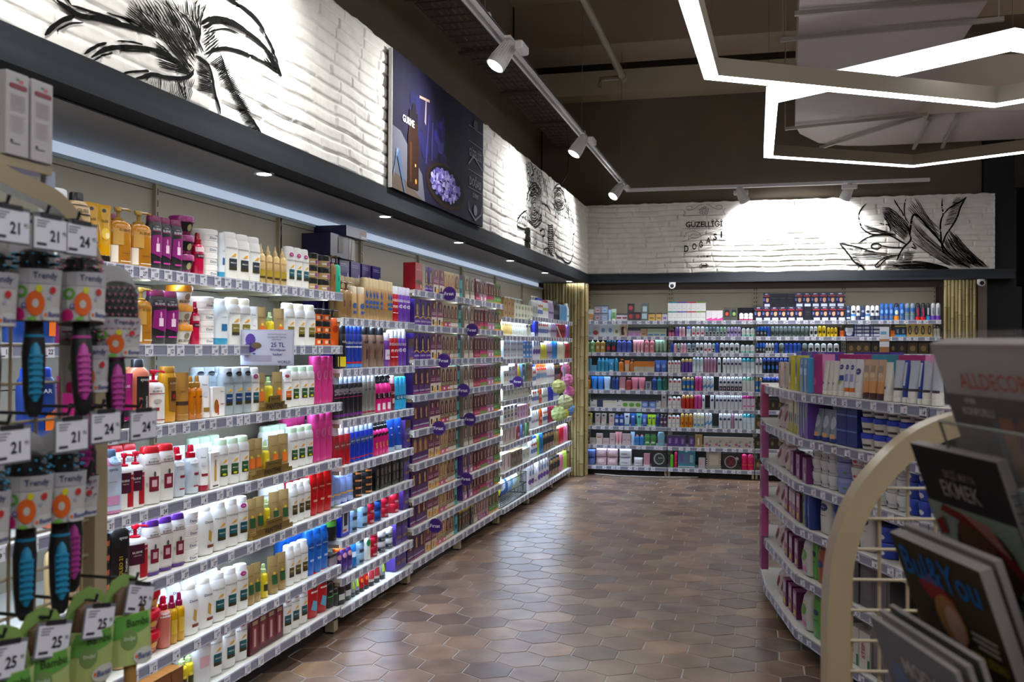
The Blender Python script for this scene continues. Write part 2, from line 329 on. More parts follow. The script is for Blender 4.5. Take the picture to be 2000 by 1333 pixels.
PP('wp', 'shampoo_pump_bottle', 'white pump bottle with red pump', 'pmp', 'efece8', (.062, .042, .2), 'b81430', [('t', "L'ORÉAL", 0, .66, .022, .5, '777777'), ('t', 'ELSEVE', 0, .6, .035, .85, '2a2a30'), ('r', -.38, .55, .38, .565, 'a02040'), ('r', -.08, .24, .08, .3, 'a01c28'), ('e', 0, .42, .22, .04, 'b8b4b0'), ('r', -.38, .06, .38, .08, 'a02040')], gl=.2)
PP('rp', 'shampoo_pump_bottle', 'red pump bottle with dark neck card', 'pmp', 'ece8e6', (.066, .044, .2), 'c01228', [('r', 0, .05, .48, .62, 'a81420'), ('r', -.46, .3, .22, .66, '4a1430'), ('t', 'ELSEVE', -.12, .52, .035, .6, 'f4eef2'), ('t', 'KERATIN', -.12, .46, .02, .55, 'd8c8d0'), ('t', 'LSE', .3, .56, .03, .25, 'f0e0e0')], gl=.2)
PP('ap', 'shampoo_pump_bottle', 'amber pump bottle with gold pump', 'pmp', 'b87a24', (.066, .042, .205), 'b08a3c', [('t', 'ELSEVE', .1, .6, .04, .7, '5c3c10'), ('r', -.4, .34, .05, .62, 'c89a4c'), ('r', -.5, .04, -.2, .33, 'e8e0d2'), ('r', -.1, .06, .42, .075, 'f0e2c0'), ('r', -.05, .2, .35, .21, '6a4814')], gl=.1)
PP('dj', 'hair_mask_jar', 'white hair mask jar', 'tin', 'efeeea', (.088, .088, .048), 'f5f4f2', [('t', 'Dove', .05, .28, .2, .4, '3a4a78'), ('r', .15, .5, .4, .54, 'a83040')], cat='jar')
PP('gj', 'hair_mask_jar', 'tan hair mask jar with black lid', 'tin', 'b59c6a', (.082, .082, .062), '1d1d1e', [('r', .0, .12, .28, .44, '8a3c88'), ('r', -.3, .2, -.05, .34, 'd8d0c0')], cat='jar')
PP('oj', 'hair_mask_jar', 'orange hair mask jar with black lid', 'tin', 'e2621c', (.082, .082, .062), '222021', [('r', -.2, .14, .0, .4, 'f0c8a0'), ('r', .08, .12, .32, .44, '3a2a20')], cat='jar')
PP('kj', 'hair_mask_jar', 'black hair mask jar with purple lid', 'cup', '242226', (.084, .084, .075), '8a1a66', [('e', .05, .4, .12, .18, 'b0a878'), ('t', 'ELSEVE', 0, .12, .12, .6, 'd04090')], cat='jar')
PP('oy', 'hair_mask_jar', 'white hair mask jar with orange lid', 'cup', 'eeebe4', (.084, .084, .076), 'd88a1a', [('e', .05, .42, .14, .16, '9a8a70'), ('t', 'ELSEVE', 0, .18, .13, .6, '3a3020')], cat='jar')
PP('rj', 'hair_mask_jar', 'red hair mask jar', 'cup', 'b81026', (.086, .086, .078), 'cc1630', [('e', .05, .4, .16, .16, 'd8a048'), ('t', 'ELSEVE', 0, .16, .1, .5, 'e8c0a0')], cat='jar')
PP('gb', 'shampoo_bottle', 'beige shampoo bottle with black cap', 'syo', 'c8a878', (.075, .045, .22), '17171a', [('r', -.4, .8, .4, .815, '2a2420'), ('r', -.4, .66, .4, .68, '2a2420'), ('t', 'GLISS', .05, .73, .05, .7, '2c241c'), ('r', -.4, .35, .4, .38, '2a2420')])
PP('gy', 'shampoo_bottle', 'translucent gold shampoo tube bottle', 'tub', 'd09a12', (.062, .04, .2), '2a2320', [('t', 'GLISS', 0, .72, .045, .75, '3a2c10'), ('e', 0, .9, .14, .03, '20242a'), ('e', 0, .5, .3, .1, 'e8c23a'), ('e', .1, .47, .14, .05, 'f6e4b0')], gl=.12)
PP('rs', 'hair_spray_bottle', 'pink spray bottle with red nozzle', 'spr', 'c81448', (.045, .04, .17), 'a0122c', [('r', -.4, .4, .4, .5, '4a1028'), ('t', 'ELSEVE', 0, .45, .03, .7, 'f0d8e0'), ('r', -.4, .55, .4, .66, 'e8c8d0')], gl=.15)
PP('bw', 'shampoo_bottle', 'white shampoo bottle with blue base', 'dov', 'dde6ec', (.06, .038, .19), 'e8ecee', [('r', -.1, .3, .3, .45, '2470a0'), ('t', 'CLEAR', .05, .6, .03, .5, '4a6a90')], [(0, .14, '3a9cc8')])
PP('gp', 'shampoo_bottle', 'slate blue shampoo bottle with gold cap', 'syo', '55647e', (.06, .04, .19), '8a7440', [('t', 'GLISS', 0, .62, .05, .8, '20283a'), ('e', .05, .28, .3, .09, 'e8e4ea'), ('p', [(-.2, .22), (.3, .3), (.1, .34)], 'a81a60')])
PP('mg', 'hair_spray_can', 'magenta shampoo can with black cap', 'can', 'b0187c', (.05, .05, .2), '232126', [('t', 'GLISS', 0, .62, .045, .8, 'f4eef4'), ('v', 'SUPREME', .12, .35, .16, .45, 'ecd0e4')], cat='can')
PP('mt', 'conditioner_tube', 'magenta hair treatment tube with black cap', 'tub', 'a8106c', (.062, .04, .19), '1e1c20', [('t', 'GLISS', .05, .76, .045, .75, 'f4eef4'), ('r', -.3, .2, .35, .32, '1e1c20')], cat='tube')
PP('cs', 'shampoo_bottle', 'coral shampoo bottle with black label', 'syo', 'e07858', (.085, .05, .24), '26262a', [('r', -.22, .05, .5, .74, '24201f'), ('t', 'syoss', .15, .68, .05, .6, 'f2f0ee'), ('v', 'CURL ME', -.06, .3, .13, .4, 'd87050'), ('v', 'KERATIN', .25, .35, .09, .4, 'dedede')])
PP('eo', 'shampoo_bottle', 'golden shampoo bottle with brown label', 'els', 'd69a1c', (.07, .042, .21), 'a8741c', [('t', 'ELSEVE', .1, .72, .04, .7, '6a4210'), ('p', [(-.1, .2), (.45, .16), (.45, .8), (-.2, .8)], '8e6224'), ('t', 'ELSEVE', .15, .7, .035, .5, 'efe0b8'), ('r', .02, .38, .34, .56, '3a1c14'), ('r', .1, .42, .25, .5, 'a01c1c')])
PP('bz', 'conditioner_tube', 'bronze hair treatment tube with brown band', 'tub', 'c08a3c', (.062, .04, .185), 'a87838', [('r', -.5, .32, .5, .4, '3a2418'), ('t', 'GLISS', 0, .6, .03, .6, '6a4418')], me=.4, cat='tube')
PP('as', 'hair_oil_bottle', 'amber oil spray bottle with gold nozzle', 'spr', 'c4700e', (.046, .04, .17), 'b07c30', [('r', .1, .1, .4, .12, 'e8c060'), ('r', 0, .5, .4, .53, '5a2c08'), ('v', 'OIL', .2, .38, .2, .2, '6a3408')], gl=.1)
PP('dt', 'conditioner_tube', 'white conditioner tube', 'tub', 'eeedea', (.05, .034, .17), 'e8e6e2', [('t', 'Dove', 0, .78, .04, .55, '2c3c70'), ('r', -.25, .14, .3, .24, '9a7430'), ('e', 0, .55, .2, .06, 'd4d6da')], cat='tube')
PP('dr', 'conditioner_tube', 'white conditioner tube with red cap', 'tub', 'eeedea', (.05, .034, .17), 'a01c30', [('t', 'Dove', 0, .78, .04, .55, '2c3c70'), ('r', -.25, .34, .3, .4, '8a1c30'), ('e', 0, .62, .2, .05, 'd4d6da')], cat='tube')
PP('wb', 'serum_carton', 'white carton with gold oil drawing', 'box', 'f0eeea', (.052, .04, .145), None, [('r', -.08, .2, .14, .62, 'c8a040'), ('r', -.02, .62, .08, .8, '8a6820'), ('t', 'Dove', 0, .9, .04, .4, '6a6a60'), ('r', -.3, .05, .3, .09, '3a3630')], cat='carton')
PP('wr', 'serum_carton', 'white carton with amber bottle window', 'box', 'efece8', (.065, .045, .12), None, [('e', -.2, .35, .18, .24, 'a85c10'), ('r', -.1, .05, .0, .4, 'b42020'), ('t', 'Dove', .25, .85, .05, .35, '4a4a58'), ('r', .12, .4, .4, .43, 'a01c30')], cat='carton')
PP('wt', 'hair_spray_bottle', 'clear spray bottle with red nozzle', 'spr', 'c6d0da', (.056, .046, .19), 'b8142c', [('t', "L'ORÉAL", .05, .56, .022, .5, '777777'), ('r', -.05, .38, .36, .43, '8a1830'), ('r', -.1, .14, .3, .17, 'a02840'), ('r', -.3, .62, .3, .7, 'eef0f2')], gl=.12)
PP('sb', 'shampoo_bottle', 'pale blue shampoo bottle with pink shoulder', 'syo', 'b8c8dc', (.08, .045, .22), '46586a', [('t', 'syoss', -.02, .68, .05, .75, '28406a'), ('t', 'SAÇ DÖKÜLME', -.05, .5, .02, .7, 'b05088'), ('r', -.3, .14, .3, .28, 'c890b8'), ('e', .1, .83, .3, .07, 'a8c4d8'), ('t', 'YENİ', .1, .86, .025, .3, '1c1c24')], [(.75, 1, 'c47ca8'), (0, .05, 'c47ca8')])
PP('so', 'shampoo_bottle', 'black shampoo bottle with gold lettering', 'syo', '1d1c1c', (.085, .05, .24), '141414', [('t', 'syoss', .1, .7, .045, .6, 'f0f0f0'), ('v', 'OLEO 21', -.02, .3, .16, .46, 'c8a82c'), ('v', 'THERMO', .24, .3, .1, .42, 'e0dcd0')])
PP('kc', 'hair_tin', 'black round tin with orange print', 'tin', '2a2220', (.075, .075, .05), '161516', [('r', -.4, .1, .4, .45, 'c8603c')], cat='tin')
PP('dw', 'shampoo_bottle', 'white shampoo bottle with gold swirl', 'dov', 'efeeeb', (.07, .044, .2), 'dcd4c4', [('t', 'Dove', .1, .66, .05, .55, '28386c'), ('p', [(.1, .5), (.25, .45), (.1, .32), (.22, .24), (.05, .3), (.18, .44)], 'c8a048'), ('r', .0, .14, .38, .2, '7a3c24')])
PP('pk', 'shampoo_bottle', 'pink shampoo bottle', 'wav', 'cf3a86', (.062, .045, .24), 'c43c82', [('e', .05, .6, .2, .1, 'dd6aa2'), ('v', 'elidor', .05, .6, .16, .2, 'a02060')], cat='bottle')
PP('rd', 'shampoo_bottle', 'red shampoo bottle', 'els', 'c41418', (.062, .045, .22), 'd01c1c', [('e', .05, .62, .28, .11, 'a01014'), ('t', 'BLENDAX', .05, .62, .03, .5, 'e8b8b0'), ('r', -.1, .3, .3, .35, 'e0a8a0')])
PP('bl', 'shampoo_bottle', 'bright blue shampoo bottle', 'els', '1e6cd0', (.064, .045, .22), '1a62c4', [('e', .05, .62, .28, .11, '1650a8'), ('t', 'BLENDAX', .05, .62, .03, .5, 'cfe0f4'), ('r', -.1, .3, .3, .35, 'a8c8f0')])
PP('rb', 'shampoo_bottle', 'red anti-dandruff bottle with green label', 'els', 'b8141c', (.068, .045, .22), 'c41820', [('r', -.2, .66, .35, .8, '2c5c3c'), ('r', -.2, .56, .35, .6, 'ecdcd8'), ('p', [(-.2, .2), (.25, .12), (.3, .34), (-.05, .4)], '6ab4dc')])
PP('ht', 'hair_tool_box', 'dark red hair serum carton', 'box', '5a1226', (.048, .045, .15), None, [('r', -.32, .14, .3, .8, '8a2c3c'), ('r', -.12, .2, .12, .72, 'c8a8a0'), ('r', -.3, .84, .3, .96, 'b09878')], sd='4a0e1e', cat='carton')
PP('ps', 'hair_spray_bottle', 'salmon spray bottle with red cap', 'spr', 'd47a6a', (.05, .045, .19), 'b0122c', [('r', -.4, .6, .4, .7, 'e8e4e2')], gl=.15)
PP('sy', 'hair_oil_bottle', 'amber oil bottle with dark red cap', 'spr', 'cc9a10', (.042, .04, .18), '8a1440', [('r', -.3, .2, .3, .5, 'dcb840')], gl=.12)
PP('hs', 'shampoo_bottle', 'pale grey shampoo bottle with pink print', 'syo', 'dcdce0', (.075, .045, .22), 'c8c4cc', [('t', 'syoss', .0, .7, .05, .7, '8a8a90'), ('r', -.2, .3, .3, .5, 'e0b0b8')])
PP('bp', 'shampoo_pump_bottle', 'brown pump bottle', 'pmp', '8a6a40', (.05, .04, .2), '5c4426', [('v', 'GLISS', .1, .4, .2, .3, '4a1c50')], cat='bottle')
PP('tp', 'shampoo_pump_bottle', 'teal pump bottle with black pump', 'pmp', '2fb890', (.055, .04, .2), '1a1c1e', [('v', 'argan', .1, .4, .2, .3, '1c6c58')], cat='bottle')
PP('bo', 'shampoo_pump_bottle', 'orange pump bottle with black pump', 'pmp', 'e8641c', (.055, .04, .19), '1e1a18', [('e', 0, .45, .3, .1, 'b83c14')], cat='bottle')
PP('bx', 'hair_carton', 'dark amber hair carton', 'box', '7a4a1c', (.06, .05, .12), None, [('r', -.4, .1, .4, .5, '20181a'), ('t', 'GLISS', 0, .3, .1, .6, 'd8c8a0')], cat='carton')
PP('cl', 'shampoo_bottle', 'white shampoo bottle with red mark', 'pan', 'dfe2e8', (.075, .05, .22), 'e8eaee', [('t', 'CLEAR', .0, .62, .04, .8, '4a5468'), ('e', -.1, .74, .1, .02, 'b01c30')])
PP('cm', 'shampoo_bottle', 'navy shampoo bottle with blue cap', 'pan', '1c3c88', (.09, .05, .22), '1c4cc8', [('t', 'CLEAR', .0, .66, .06, .8, 'e4ecf8'), ('t', 'MEN', -.1, .58, .035, .4, 'c83040'), ('p', [(.1, .1), (.4, .1), (.4, .4), (.1, .3)], 'e8741c')])
# --- styling bay
def can(key, l, c, k, d, s=(.05, .05, .24), **kw): PP(key, 'hair_spray_can', l, 'can', c, s, k, d, cat='can', **kw)
can('wf', 'gold hair spray can with blue print', 'b8986a', 'c8b48c', [('p', [(-.2, .58), (0, .5), (.2, .62), (.22, .72), (0, .58), (-.15, .72)], '2c4c94'), ('e', 0, .42, .26, .045, '34549a'), ('r', -.2, .28, .24, .34, '34549a')], me=.35)
can('wo', 'gold hair spray can with orange print', 'b8986a', 'c8b48c', [('p', [(-.2, .58), (0, .5), (.2, .62), (.22, .72), (0, .58), (-.15, .72)], 'c87424'), ('e', 0, .42, .26, .045, 'c87424'), ('r', -.2, .28, .24, .34, 'c87424')], me=.35)
can('ws', 'short gold hair spray can', 'b8986a', 'd4c8b0', [('e', 0, .4, .26, .09, '3c5c94'), ('r', -.2, .16, .24, .24, '34549a')], (.052, .052, .18), me=.35)
can('re', 'red hair spray can with clear cap', 'b81420', 'd8dce4', [('t', 'EGOS', 0, .6, .07, .9, 'f4f4f4'), ('t', 'FX', 0, .42, .07, .6, 'f4f0f0'), ('r', -.3, .24, .3, .26, 'f0e0e0')], (.046, .046, .22))
can('vi', 'violet hair spray can with clear cap', '6c3cac', 'd0cce4', [('t', 'EGOS', 0, .6, .07, .9, 'f4f4f4'), ('e', 0, .44, .3, .05, 'd8ccec'), ('t', 'zigzag', 0, .44, .04, .6, '30184c')], (.048, .048, .22))
can('yk', 'black and yellow hair spray can', '232326', '1a1a1c', [('t', 'taft', 0, .6, .06, .8, 'e4e4e4'), ('r', -.5, .04, .5, .26, 'e0cc1c')])
can('tb', 'blue hair spray can', '2440ac', '28449c', [('t', 'taft', 0, .58, .07, .85, 'c4d4ec'), ('r', -.36, .46, .36, .5, 'd0dcf0'), ('r', -.5, .1, .5, .14, 'c8202c'), ('r', -.5, .02, .5, .09, '3c84d0')])
can('tt', 'taupe hair spray can with black cap', '8c6c5c', '1c1c1e', [('t', 'taft', 0, .6, .07, .85, '2a2020'), ('p', [(-.06, .2), (.06, .2), (.1, .4), (0, .46), (-.1, .38)], '302424')])
can('vc', 'purple mousse can with clear cap', '7c3c9c', 'd4c8dc', [('r', -.5, .2, .5, .5, 'd8cce0'), ('t', 'Z.Z', 0, .34, .05, .5, '5c2c7c')], (.044, .044, .2))
can('gk', 'black hair spray can with clear cap', '26242a', 'b4c4dc', [('e', 0, .62, .36, .05, '8a8288'), ('t', 'got2b', 0, .55, .06, .8, 'b8a8b4'), ('r', -.36, .46, .36, .475, 'c02884'), ('r', -.5, .04, .5, .1, '6c2480')])
can('sc', 'silver hair spray can with white cap', 'a0a09a', 'e0e4ea', [('t', 'taft', .05, .6, .05, .7, '3c3c3c'), ('r', -.5, .04, .5, .08, 'a02838')], me=.5)
PP('pz', 'hair_spray_bottle', 'pink trigger bottle with black trigger', 'trg', 'd41474', (.06, .04, .22), '18181a', [('r', -.3, .36, .3, .5, '28101c'), ('v', 'got2b', 0, .45, .2, .3, 'f4e8ee'), ('r', -.16, .06, .2, .24, 'e8e0e4')], cat='bottle')
can('dk', 'dark red hair spray can', '6c1c28', 'c8a4a8', [('t', 'GEL', 0, .5, .07, .8, 'e4d4d4'), ('r', -.2, .2, .2, .34, 'c8b0b0')], (.042, .042, .21))
can('lb', 'light blue mousse can', '2ca8dc', '38b0e4', [('r', -.5, .3, .5, .44, '14688c'), ('t', 'L5', 0, .37, .07, .5, 'e4f0f4')], (.05, .05, .2))
can('rg', 'red styling can with clear cap', 'b01828', 'd8d0dc', [('e', .02, .5, .34, .11, '8a3c40'), ('t', 'got2b', .02, .5, .05, .6, 'f0d8d8')], (.05, .05, .21))
can('bg', 'blue styling can with clear cap', '1834b4', 'b4c4e0', [('e', .02, .55, .34, .09, '485c8c'), ('t', 'got2b', .02, .55, .05, .6, 'dce4f4'), ('r', -.5, .08, .5, .11, 'c02838')], (.05, .05, .21))
PP('pq', 'hair_spray_bottle', 'pink styling bottle with black stripe', 'spr', 'd41878', (.044, .04, .2), '1a1a1c', [('p', [(-.5, .5), (.5, .62), (.5, .7), (-.5, .58)], '201018'), ('v', 'got2b', 0, .3, .3, .3, 'd8d428')], cat='bottle')
PP('ut', 'styling_tube', 'blue hair gel tube', 'tub', '1c44a0', (.07, .045, .2), '98a8bc', [('t', 'taft', 0, .7, .05, .6, 'd8e4f4'), ('t', 'GEL', 0, .5, .03, .5, 'd8e4f4')], cat='tube')
PP('lt', 'styling_tube', 'lavender blue hair gel tube', 'tub', '8090bc', (.066, .05, .19), 'a4b0d0', [('t', 'GEL', 0, .7, .07, .8, '3c3c4c'), ('r', -.5, .24, .5, .28, 'd89c3c')], cat='tube', gl=.15)
PP('tj', 'hair_wax_tin', 'black hair wax tin with orange print', 'tin', '1c1c1e', (.078, .078, .04), '28282c', [('r', -.3, .1, .3, .4, 'b86a34'), ('t', 'WAX', 0, .25, .16, .4, 'e8e4e0')], cat='tin')
PP('kt', 'styling_tube', 'black slim styling carton', 'box', '161618', (.036, .04, .16), None, [('r', -.3, .5, .3, .75, '605c58'), ('v', 'MEN', 0, .3, .4, .3, '8a8a88')], cat='carton')
PP('gn', 'styling_tube', 'green and black hair gel tube', 'tub', '54a83c', (.07, .045, .2), '181818', [('r', -.28, .5, .3, .8, '1c2418'), ('t', 'GEL', 0, .65, .04, .5, 'c4e0b0')], [(.0, .36, '1b1d1b')], cat='tube')
PP('bb', 'styling_carton', 'blue and white styling carton', 'box', '1c2cc4', (.07, .045, .18), None, [('r', -.34, .1, .34, .82, 'd0d4dc'), ('r', -.2, .3, .2, .8, '2c3440'), ('r', -.3, .14, .1, .2, 'b83038')], cat='carton')
PP('lj', 'hair_wax_tin', 'light blue hair wax tin', 'tin', '8cb4d4', (.08, .08, .058), 'a0c4e0', [('r', -.2, .12, .25, .4, '3c4450')], cat='tin')
PP('rt', 'hair_wax_tin', 'red hair wax tin', 'tin', 'a8142c', (.072, .072, .056), 'b81834', [('t', 'GEL', 0, .25, .22, .6, 'f0e0e4')], cat='tin')
PP('ct', 'hair_wax_tin', 'royal blue hair wax tin', 'tin', '1c54b4', (.066, .066, .056), '2464c4', [('r', -.3, .16, .3, .4, '163470')], cat='tin')
PP('st', 'hair_wax_tin', 'silver hair wax tin', 'tin', '7c848c', (.078, .078, .06), 'c8ccd0', [('r', -.5, .12, .5, .42, '20242c'), ('t', 'WAX', 0, .27, .18, .5, 'c8ccd0')], cat='tin')
PP('cx', 'styling_carton', 'clear carton with black lid', 'box', '847c8c', (.06, .05, .13), '26262c', [('e', 0, .4, .3, .2, 'a04868')], cat='carton')
PP('pv', 'children_shampoo_bottle', 'purple bottle with orange cap', 'dov', '3c2470', (.05, .04, .14), 'ec6a24', [('e', .05, .66, .28, .1, 'd89cac'), ('r', -.2, .2, .25, .4, '5c3c98')])
PP('ub', 'styling_tube', 'blue styling tube with black base', 'tub', '1c74c0', (.05, .04, .14), '1c5ca0', [('r', -.3, .4, .3, .6, 'd4e4f4')], cat='tube')
PP('wn', 'styling_bottle', 'white bottle with green leaf', 'can', 'e8ece8', (.06, .05, .16), 'eef0ee', [('e', 0, .6, .25, .12, '3c9c54')], cat='bottle')
PP('nk', 'styling_bottle', 'black bottle with green band', 'syo', '1c1c1c', (.06, .045, .17), '141414', [('r', -.36, .2, .36, .42, '2c3c30'), ('r', -.36, .42, .36, .45, '48a854'), ('t', 'MEN', 0, .6, .05, .6, 'a8b0a8')])
PP('bt', 'styling_bottle', 'black bottle with white label', 'syo', '1e1c1c', (.055, .045, .17), '2a2626', [('r', -.3, .14, .3, .32, 'd4d4d4'), ('r', -.3, .6, .3, .7, 'a83c34')])
PP('rk', 'styling_tube', 'red tube with black cap', 'tub', 'b01c20', (.05, .045, .15), '1a1a1a', [('r', -.3, .6, .3, .8, '1c1c20'), ('e', 0, .4, .2, .08, 'e86c24')], cat='tube')
PP('tr', 'styling_tube', 'pale tube with red print', 'tub', 'ccc8c0', (.06, .045, .17), '2a2828', [('r', -.4, .22, .4, .5, 'b4343c')], cat='tube')
PP('gr', 'styling_tube', 'grey tube with yellow-green mark', 'tub', '8c9494', (.05, .04, .17), '2c2c2e', [('p', [(-.2, .25), (.25, .25), (0, .6)], 'c4e02c')], cat='tube')
PP('hx', 'hair_dye_kit', 'purple hair dye kit carton', 'box', '2c2068', (.085, .06, .175), None, [('r', -.4, .86, .2, .88, 'a8a4d8'), ('r', -.4, .8, .3, .815, 'a8a4d8'), ('p', [(-.5, .3), (-.2, .36), (.2, .32), (.5, .2), (.5, 0), (-.5, 0)], '5c4438'), ('p', [(.2, .3), (.3, .6), (.36, .6), (.42, .3)], 'c8c8e4')], cat='carton')
PP('hr', 'hair_dye_kit', 'large red hair dye carton', 'box', '981c24', (.15, .07, .18), None, [('r', .2, 0, .5, 1, 'a09884'), ('p', [(-.5, .36), (-.1, .4), (.2, .28), (.2, .2), (-.5, .28)], '3c1418'), ('r', -.4, .74, .1, .76, 'd8a8a8'), ('r', .0, .1, .08, .24, 'd8cc98')], cat='carton')
PP('hb', 'hair_dye_kit', 'dark navy multipack carton', 'box', '241c44', (.26, .18, .13), None, [('r', .25, 0, .5, 1, '9a968c'), ('p', [(.3, 0), (.36, 1), (.4, 1), (.34, 0)], '38343c'), ('r', -.2, .2, .0, .9, '2c2418')], cat='carton')
PP('hc', 'hair_dye_kit', 'dark striped multipack carton', 'box', '201a48', (.26, .18, .06), None, [('r', .2, .1, .5, .3, 'c8c8cc'), ('r', .2, .5, .5, .7, 'a85c4c')], cat='carton')
PP('hv', 'hair_dye_kit', 'violet hair dye carton on its side', 'box', '50388c', (.06, .05, .17), None, [('p', [(-.5, 1), (-.5, .6), (.5, .75), (.5, 1)], '5c4438'), ('r', -.3, .2, .4, .3, '8c6c4c'), ('t', 'SU', .1, .5, .06, .5, 'c0b4e0')], cat='carton')
# --- hair dye bays
HAIR = lambda hc, fc='c89478', x=0: [('e', x, .66, .36, .26, hc), ('p', [(x-.36, .66), (x+.36, .66), (x+.42, .36), (x-.42, .36)], hc), ('e', x-.02, .66, .15, .15, fc), ('p', [(x-.1, .56), (x+.1, .56), (x+.16, .4), (x-.16, .4)], fc)]
def dye(key, l, c, d, s=(.068, .05, .168), **kw): PP(key, 'hair_dye_box', l, 'box', c, s, None, d, cat='box', **kw)
dye('ka', 'purple hair dye box with black hair portrait', '50248c', HAIR('1c1618')+[('p', [(-.5, .3), (0, .38), (.5, .28), (.5, .22), (0, .32), (-.5, .24)], 'b89444'), ('t', 'KOLESTON', 0, .14, .06, .85, 'ece4f4')], sd='38207a')
dye('kb', 'purple hair dye box with brown hair portrait', '502464', HAIR('4c2c1c')+[('t', 'KOLESTON', 0, .14, .06, .85, 'ece4f4'), ('r', -.5, .02, .5, .06, 'b03c88')], sd='38207a')
dye('kd', 'purple hair dye box with blonde hair portrait', '4c2464', HAIR('9c7038')+[('t', 'KOLESTON', 0, .14, .06, .85, 'ece4f4'), ('r', -.5, .02, .5, .06, 'b03c88')], sd='38207a')
dye('pa', 'mauve hair dye box with yellow corner', '7c2c58', [('e', 0, .82, .4, .16, '4a2c26'), ('e', .05, .8, .12, .12, 'd4a088'), ('r', -.4, .46, .4, .49, 'd8b4c4'), ('r', -.4, .53, .4, .55, 'd8b4c4'), ('r', -.5, 0, .5, .36, 'dcd0c0'), ('r', -.3, .05, .0, .26, '3c2820'), ('r', .15, 0, .5, .2, 'e0a41c')], sd='b8a890')
dye('ph', 'mauve hair dye box with blonde swatch', '7c2c50', [('e', 0, .82, .4, .16, '8a6030'), ('e', .05, .8, .12, .12, 'd4a088'), ('r', -.4, .46, .4, .49, 'd8b4c4'), ('r', -.4, .53, .4, .55, 'd8b4c4'), ('r', -.5, 0, .5, .36, 'dcc8a8'), ('r', -.3, .05, .0, .26, 'c87c28'), ('r', .15, 0, .5, .2, 'e0a41c')], sd='b8a890')
dye('ba', 'cream hair dye box with brown hair portrait', 'c0ac98', HAIR('40281c')+[('r', -.5, .2, .5, .34, '887450'), ('t', 'PALETTE', 0, .27, .045, .8, 'e0d4b4'), ('r', -.5, 0, .5, .19, 'b83c60'), ('r', .0, .05, .4, .14, 'e8dcd8')], sd='a89880')
dye('bc', 'cream hair dye box with auburn hair portrait', 'c4a888', HAIR('5c2c14')+[('r', -.5, .2, .5, .34, '887450'), ('t', 'PALETTE', 0, .27, .045, .8, 'e0d4b4'), ('r', -.5, 0, .5, .19, 'd8d0c8'), ('r', -.5, 0, .5, .04, 'd08828')], sd='a89880')
dye('bd', 'cream hair dye box with blonde hair portrait', 'ccb890', HAIR('a87c40', 'dcb090')+[('r', -.5, .2, .5, .32, 'a08858'), ('t', 'PALETTE', 0, .26, .045, .8, 'f0e4c4'), ('r', -.5, 0, .5, .19, 'd06080'), ('r', .0, .05, .4, .14, 'e8dcd8')], sd='b8a880')
dye('te', 'slim teal hair colour carton', '1c9c9c', [('r', -.5, .78, .5, 1, '403058'), ('r', -.3, .22, .3, .4, '1c3c44'), ('v', 'syoss', 0, .58, .4, .3, 'b8e4e0')], (.05, .045, .17))
dye('za', 'grey hair dye box with ash hair portrait', 'a09484', HAIR('5c4c3c', 'd0a890')+[('r', -.5, 0, .5, .2, 'c4bcb0')], sd='908478')
dye('zb', 'dark red hair dye box with brown hair portrait', '6c2028', HAIR('2c1814')+[('r', -.5, 0, .5, .2, 'b02050'), ('r', -.5, .9, .5, 1, 'd8d0d0'), ('t', 'NATURALS', 0, .1, .05, .8, 'e8d0d8')], sd='7c1c50')
dye('zc', 'magenta hair dye box with dark hair portrait', '8c1c4c', HAIR('34201c')+[('r', -.5, .0, .5, .16, '6c8438'), ('r', -.5, .16, .5, .28, 'b82460'), ('r', -.5, .92, .5, 1, 'e0d8dc')], sd='a0185c')
dye('zd', 'green hair dye box with brown hair portrait', '6c8450', HAIR('3c281c')+[('r', -.5, .0, .5, .3, '5c9444'), ('r', -.5, 0, .5, .08, 'd88c2c'), ('t', 'GARNIER', 0, .22, .045, .8, 'e8f0e0')], sd='5c7c3c')
dye('ze', 'lilac hair dye box with brown hair portrait', 'a08498', HAIR('442c24')+[('r', -.5, .0, .5, .25, 'b86c94'), ('r', -.1, .05, .3, .2, 'e8dce4')], sd='5c3c8c')
dye('zk', 'black hair dye box with yellow top', '2c221e', [('p', [(-.5, 1), (-.5, .82), (-.2, .76), (0, .84), (.25, .74), (.5, .84), (.5, 1)], 'd8c41c'), ('e', 0, .34, .3, .2, '5c3420'), ('e', .05, .36, .1, .1, 'b07c5c'), ('t', 'OLIA', 0, .62, .07, .6, 'd0c8b0')], sd='281c18')
dye('zp', 'pink hair dye box with light brown hair portrait', 'b890a0', HAIR('6c4428', 'dcb09c')+[('r', -.5, .0, .5, .22, 'c83c70'), ('r', -.2, .04, .2, .18, '6cb0d4')], sd='8c6c8c')

# --- far bays: small goods seen from afar, one mesh each
def ff(key, n, l, t, c, s, k=None, d=(), b=(), **kw): PP(key, n, l, t, c, s, k, d, b, far=True, **kw)
ff('xk', 'soap_box', 'kraft brown soap box', 'box', 'a08058', (.07, .06, .085), None, [('r', -.2, .3, .2, .6, '6c4c2c')], cat='box')
ff('xw', 'soap_box', 'white soap box with green print', 'box', 'dcdcc8', (.055, .05, .07), None, [('r', -.3, .3, -.1, .7, '4c6c44'), ('r', .1, .3, .25, .7, '4c6c44')], cat='box')
ff('xp', 'lotion_pump_bottle', 'white lotion pump bottle', 'pmp', 'c4c8c8', (.06, .05, .21), 'd0d4d4', [('r', -.25, .2, .25, .5, '9ca8a4')], cat='bottle')
ff('xt', 'cream_tube', 'yellow and white cream tube', 'tub', 'd8b46c', (.042, .035, .13), 'e8dcb8', [('r', -.2, .7, .2, .85, '5c4c34')], cat='tube')
ff('xu', 'cream_tube', 'white cream tube with olive top', 'tub', 'dcdccc', (.042, .035, .13), 'e4e4dc', [('r', -.2, .7, .2, .85, '5c5c44')], cat='tube')
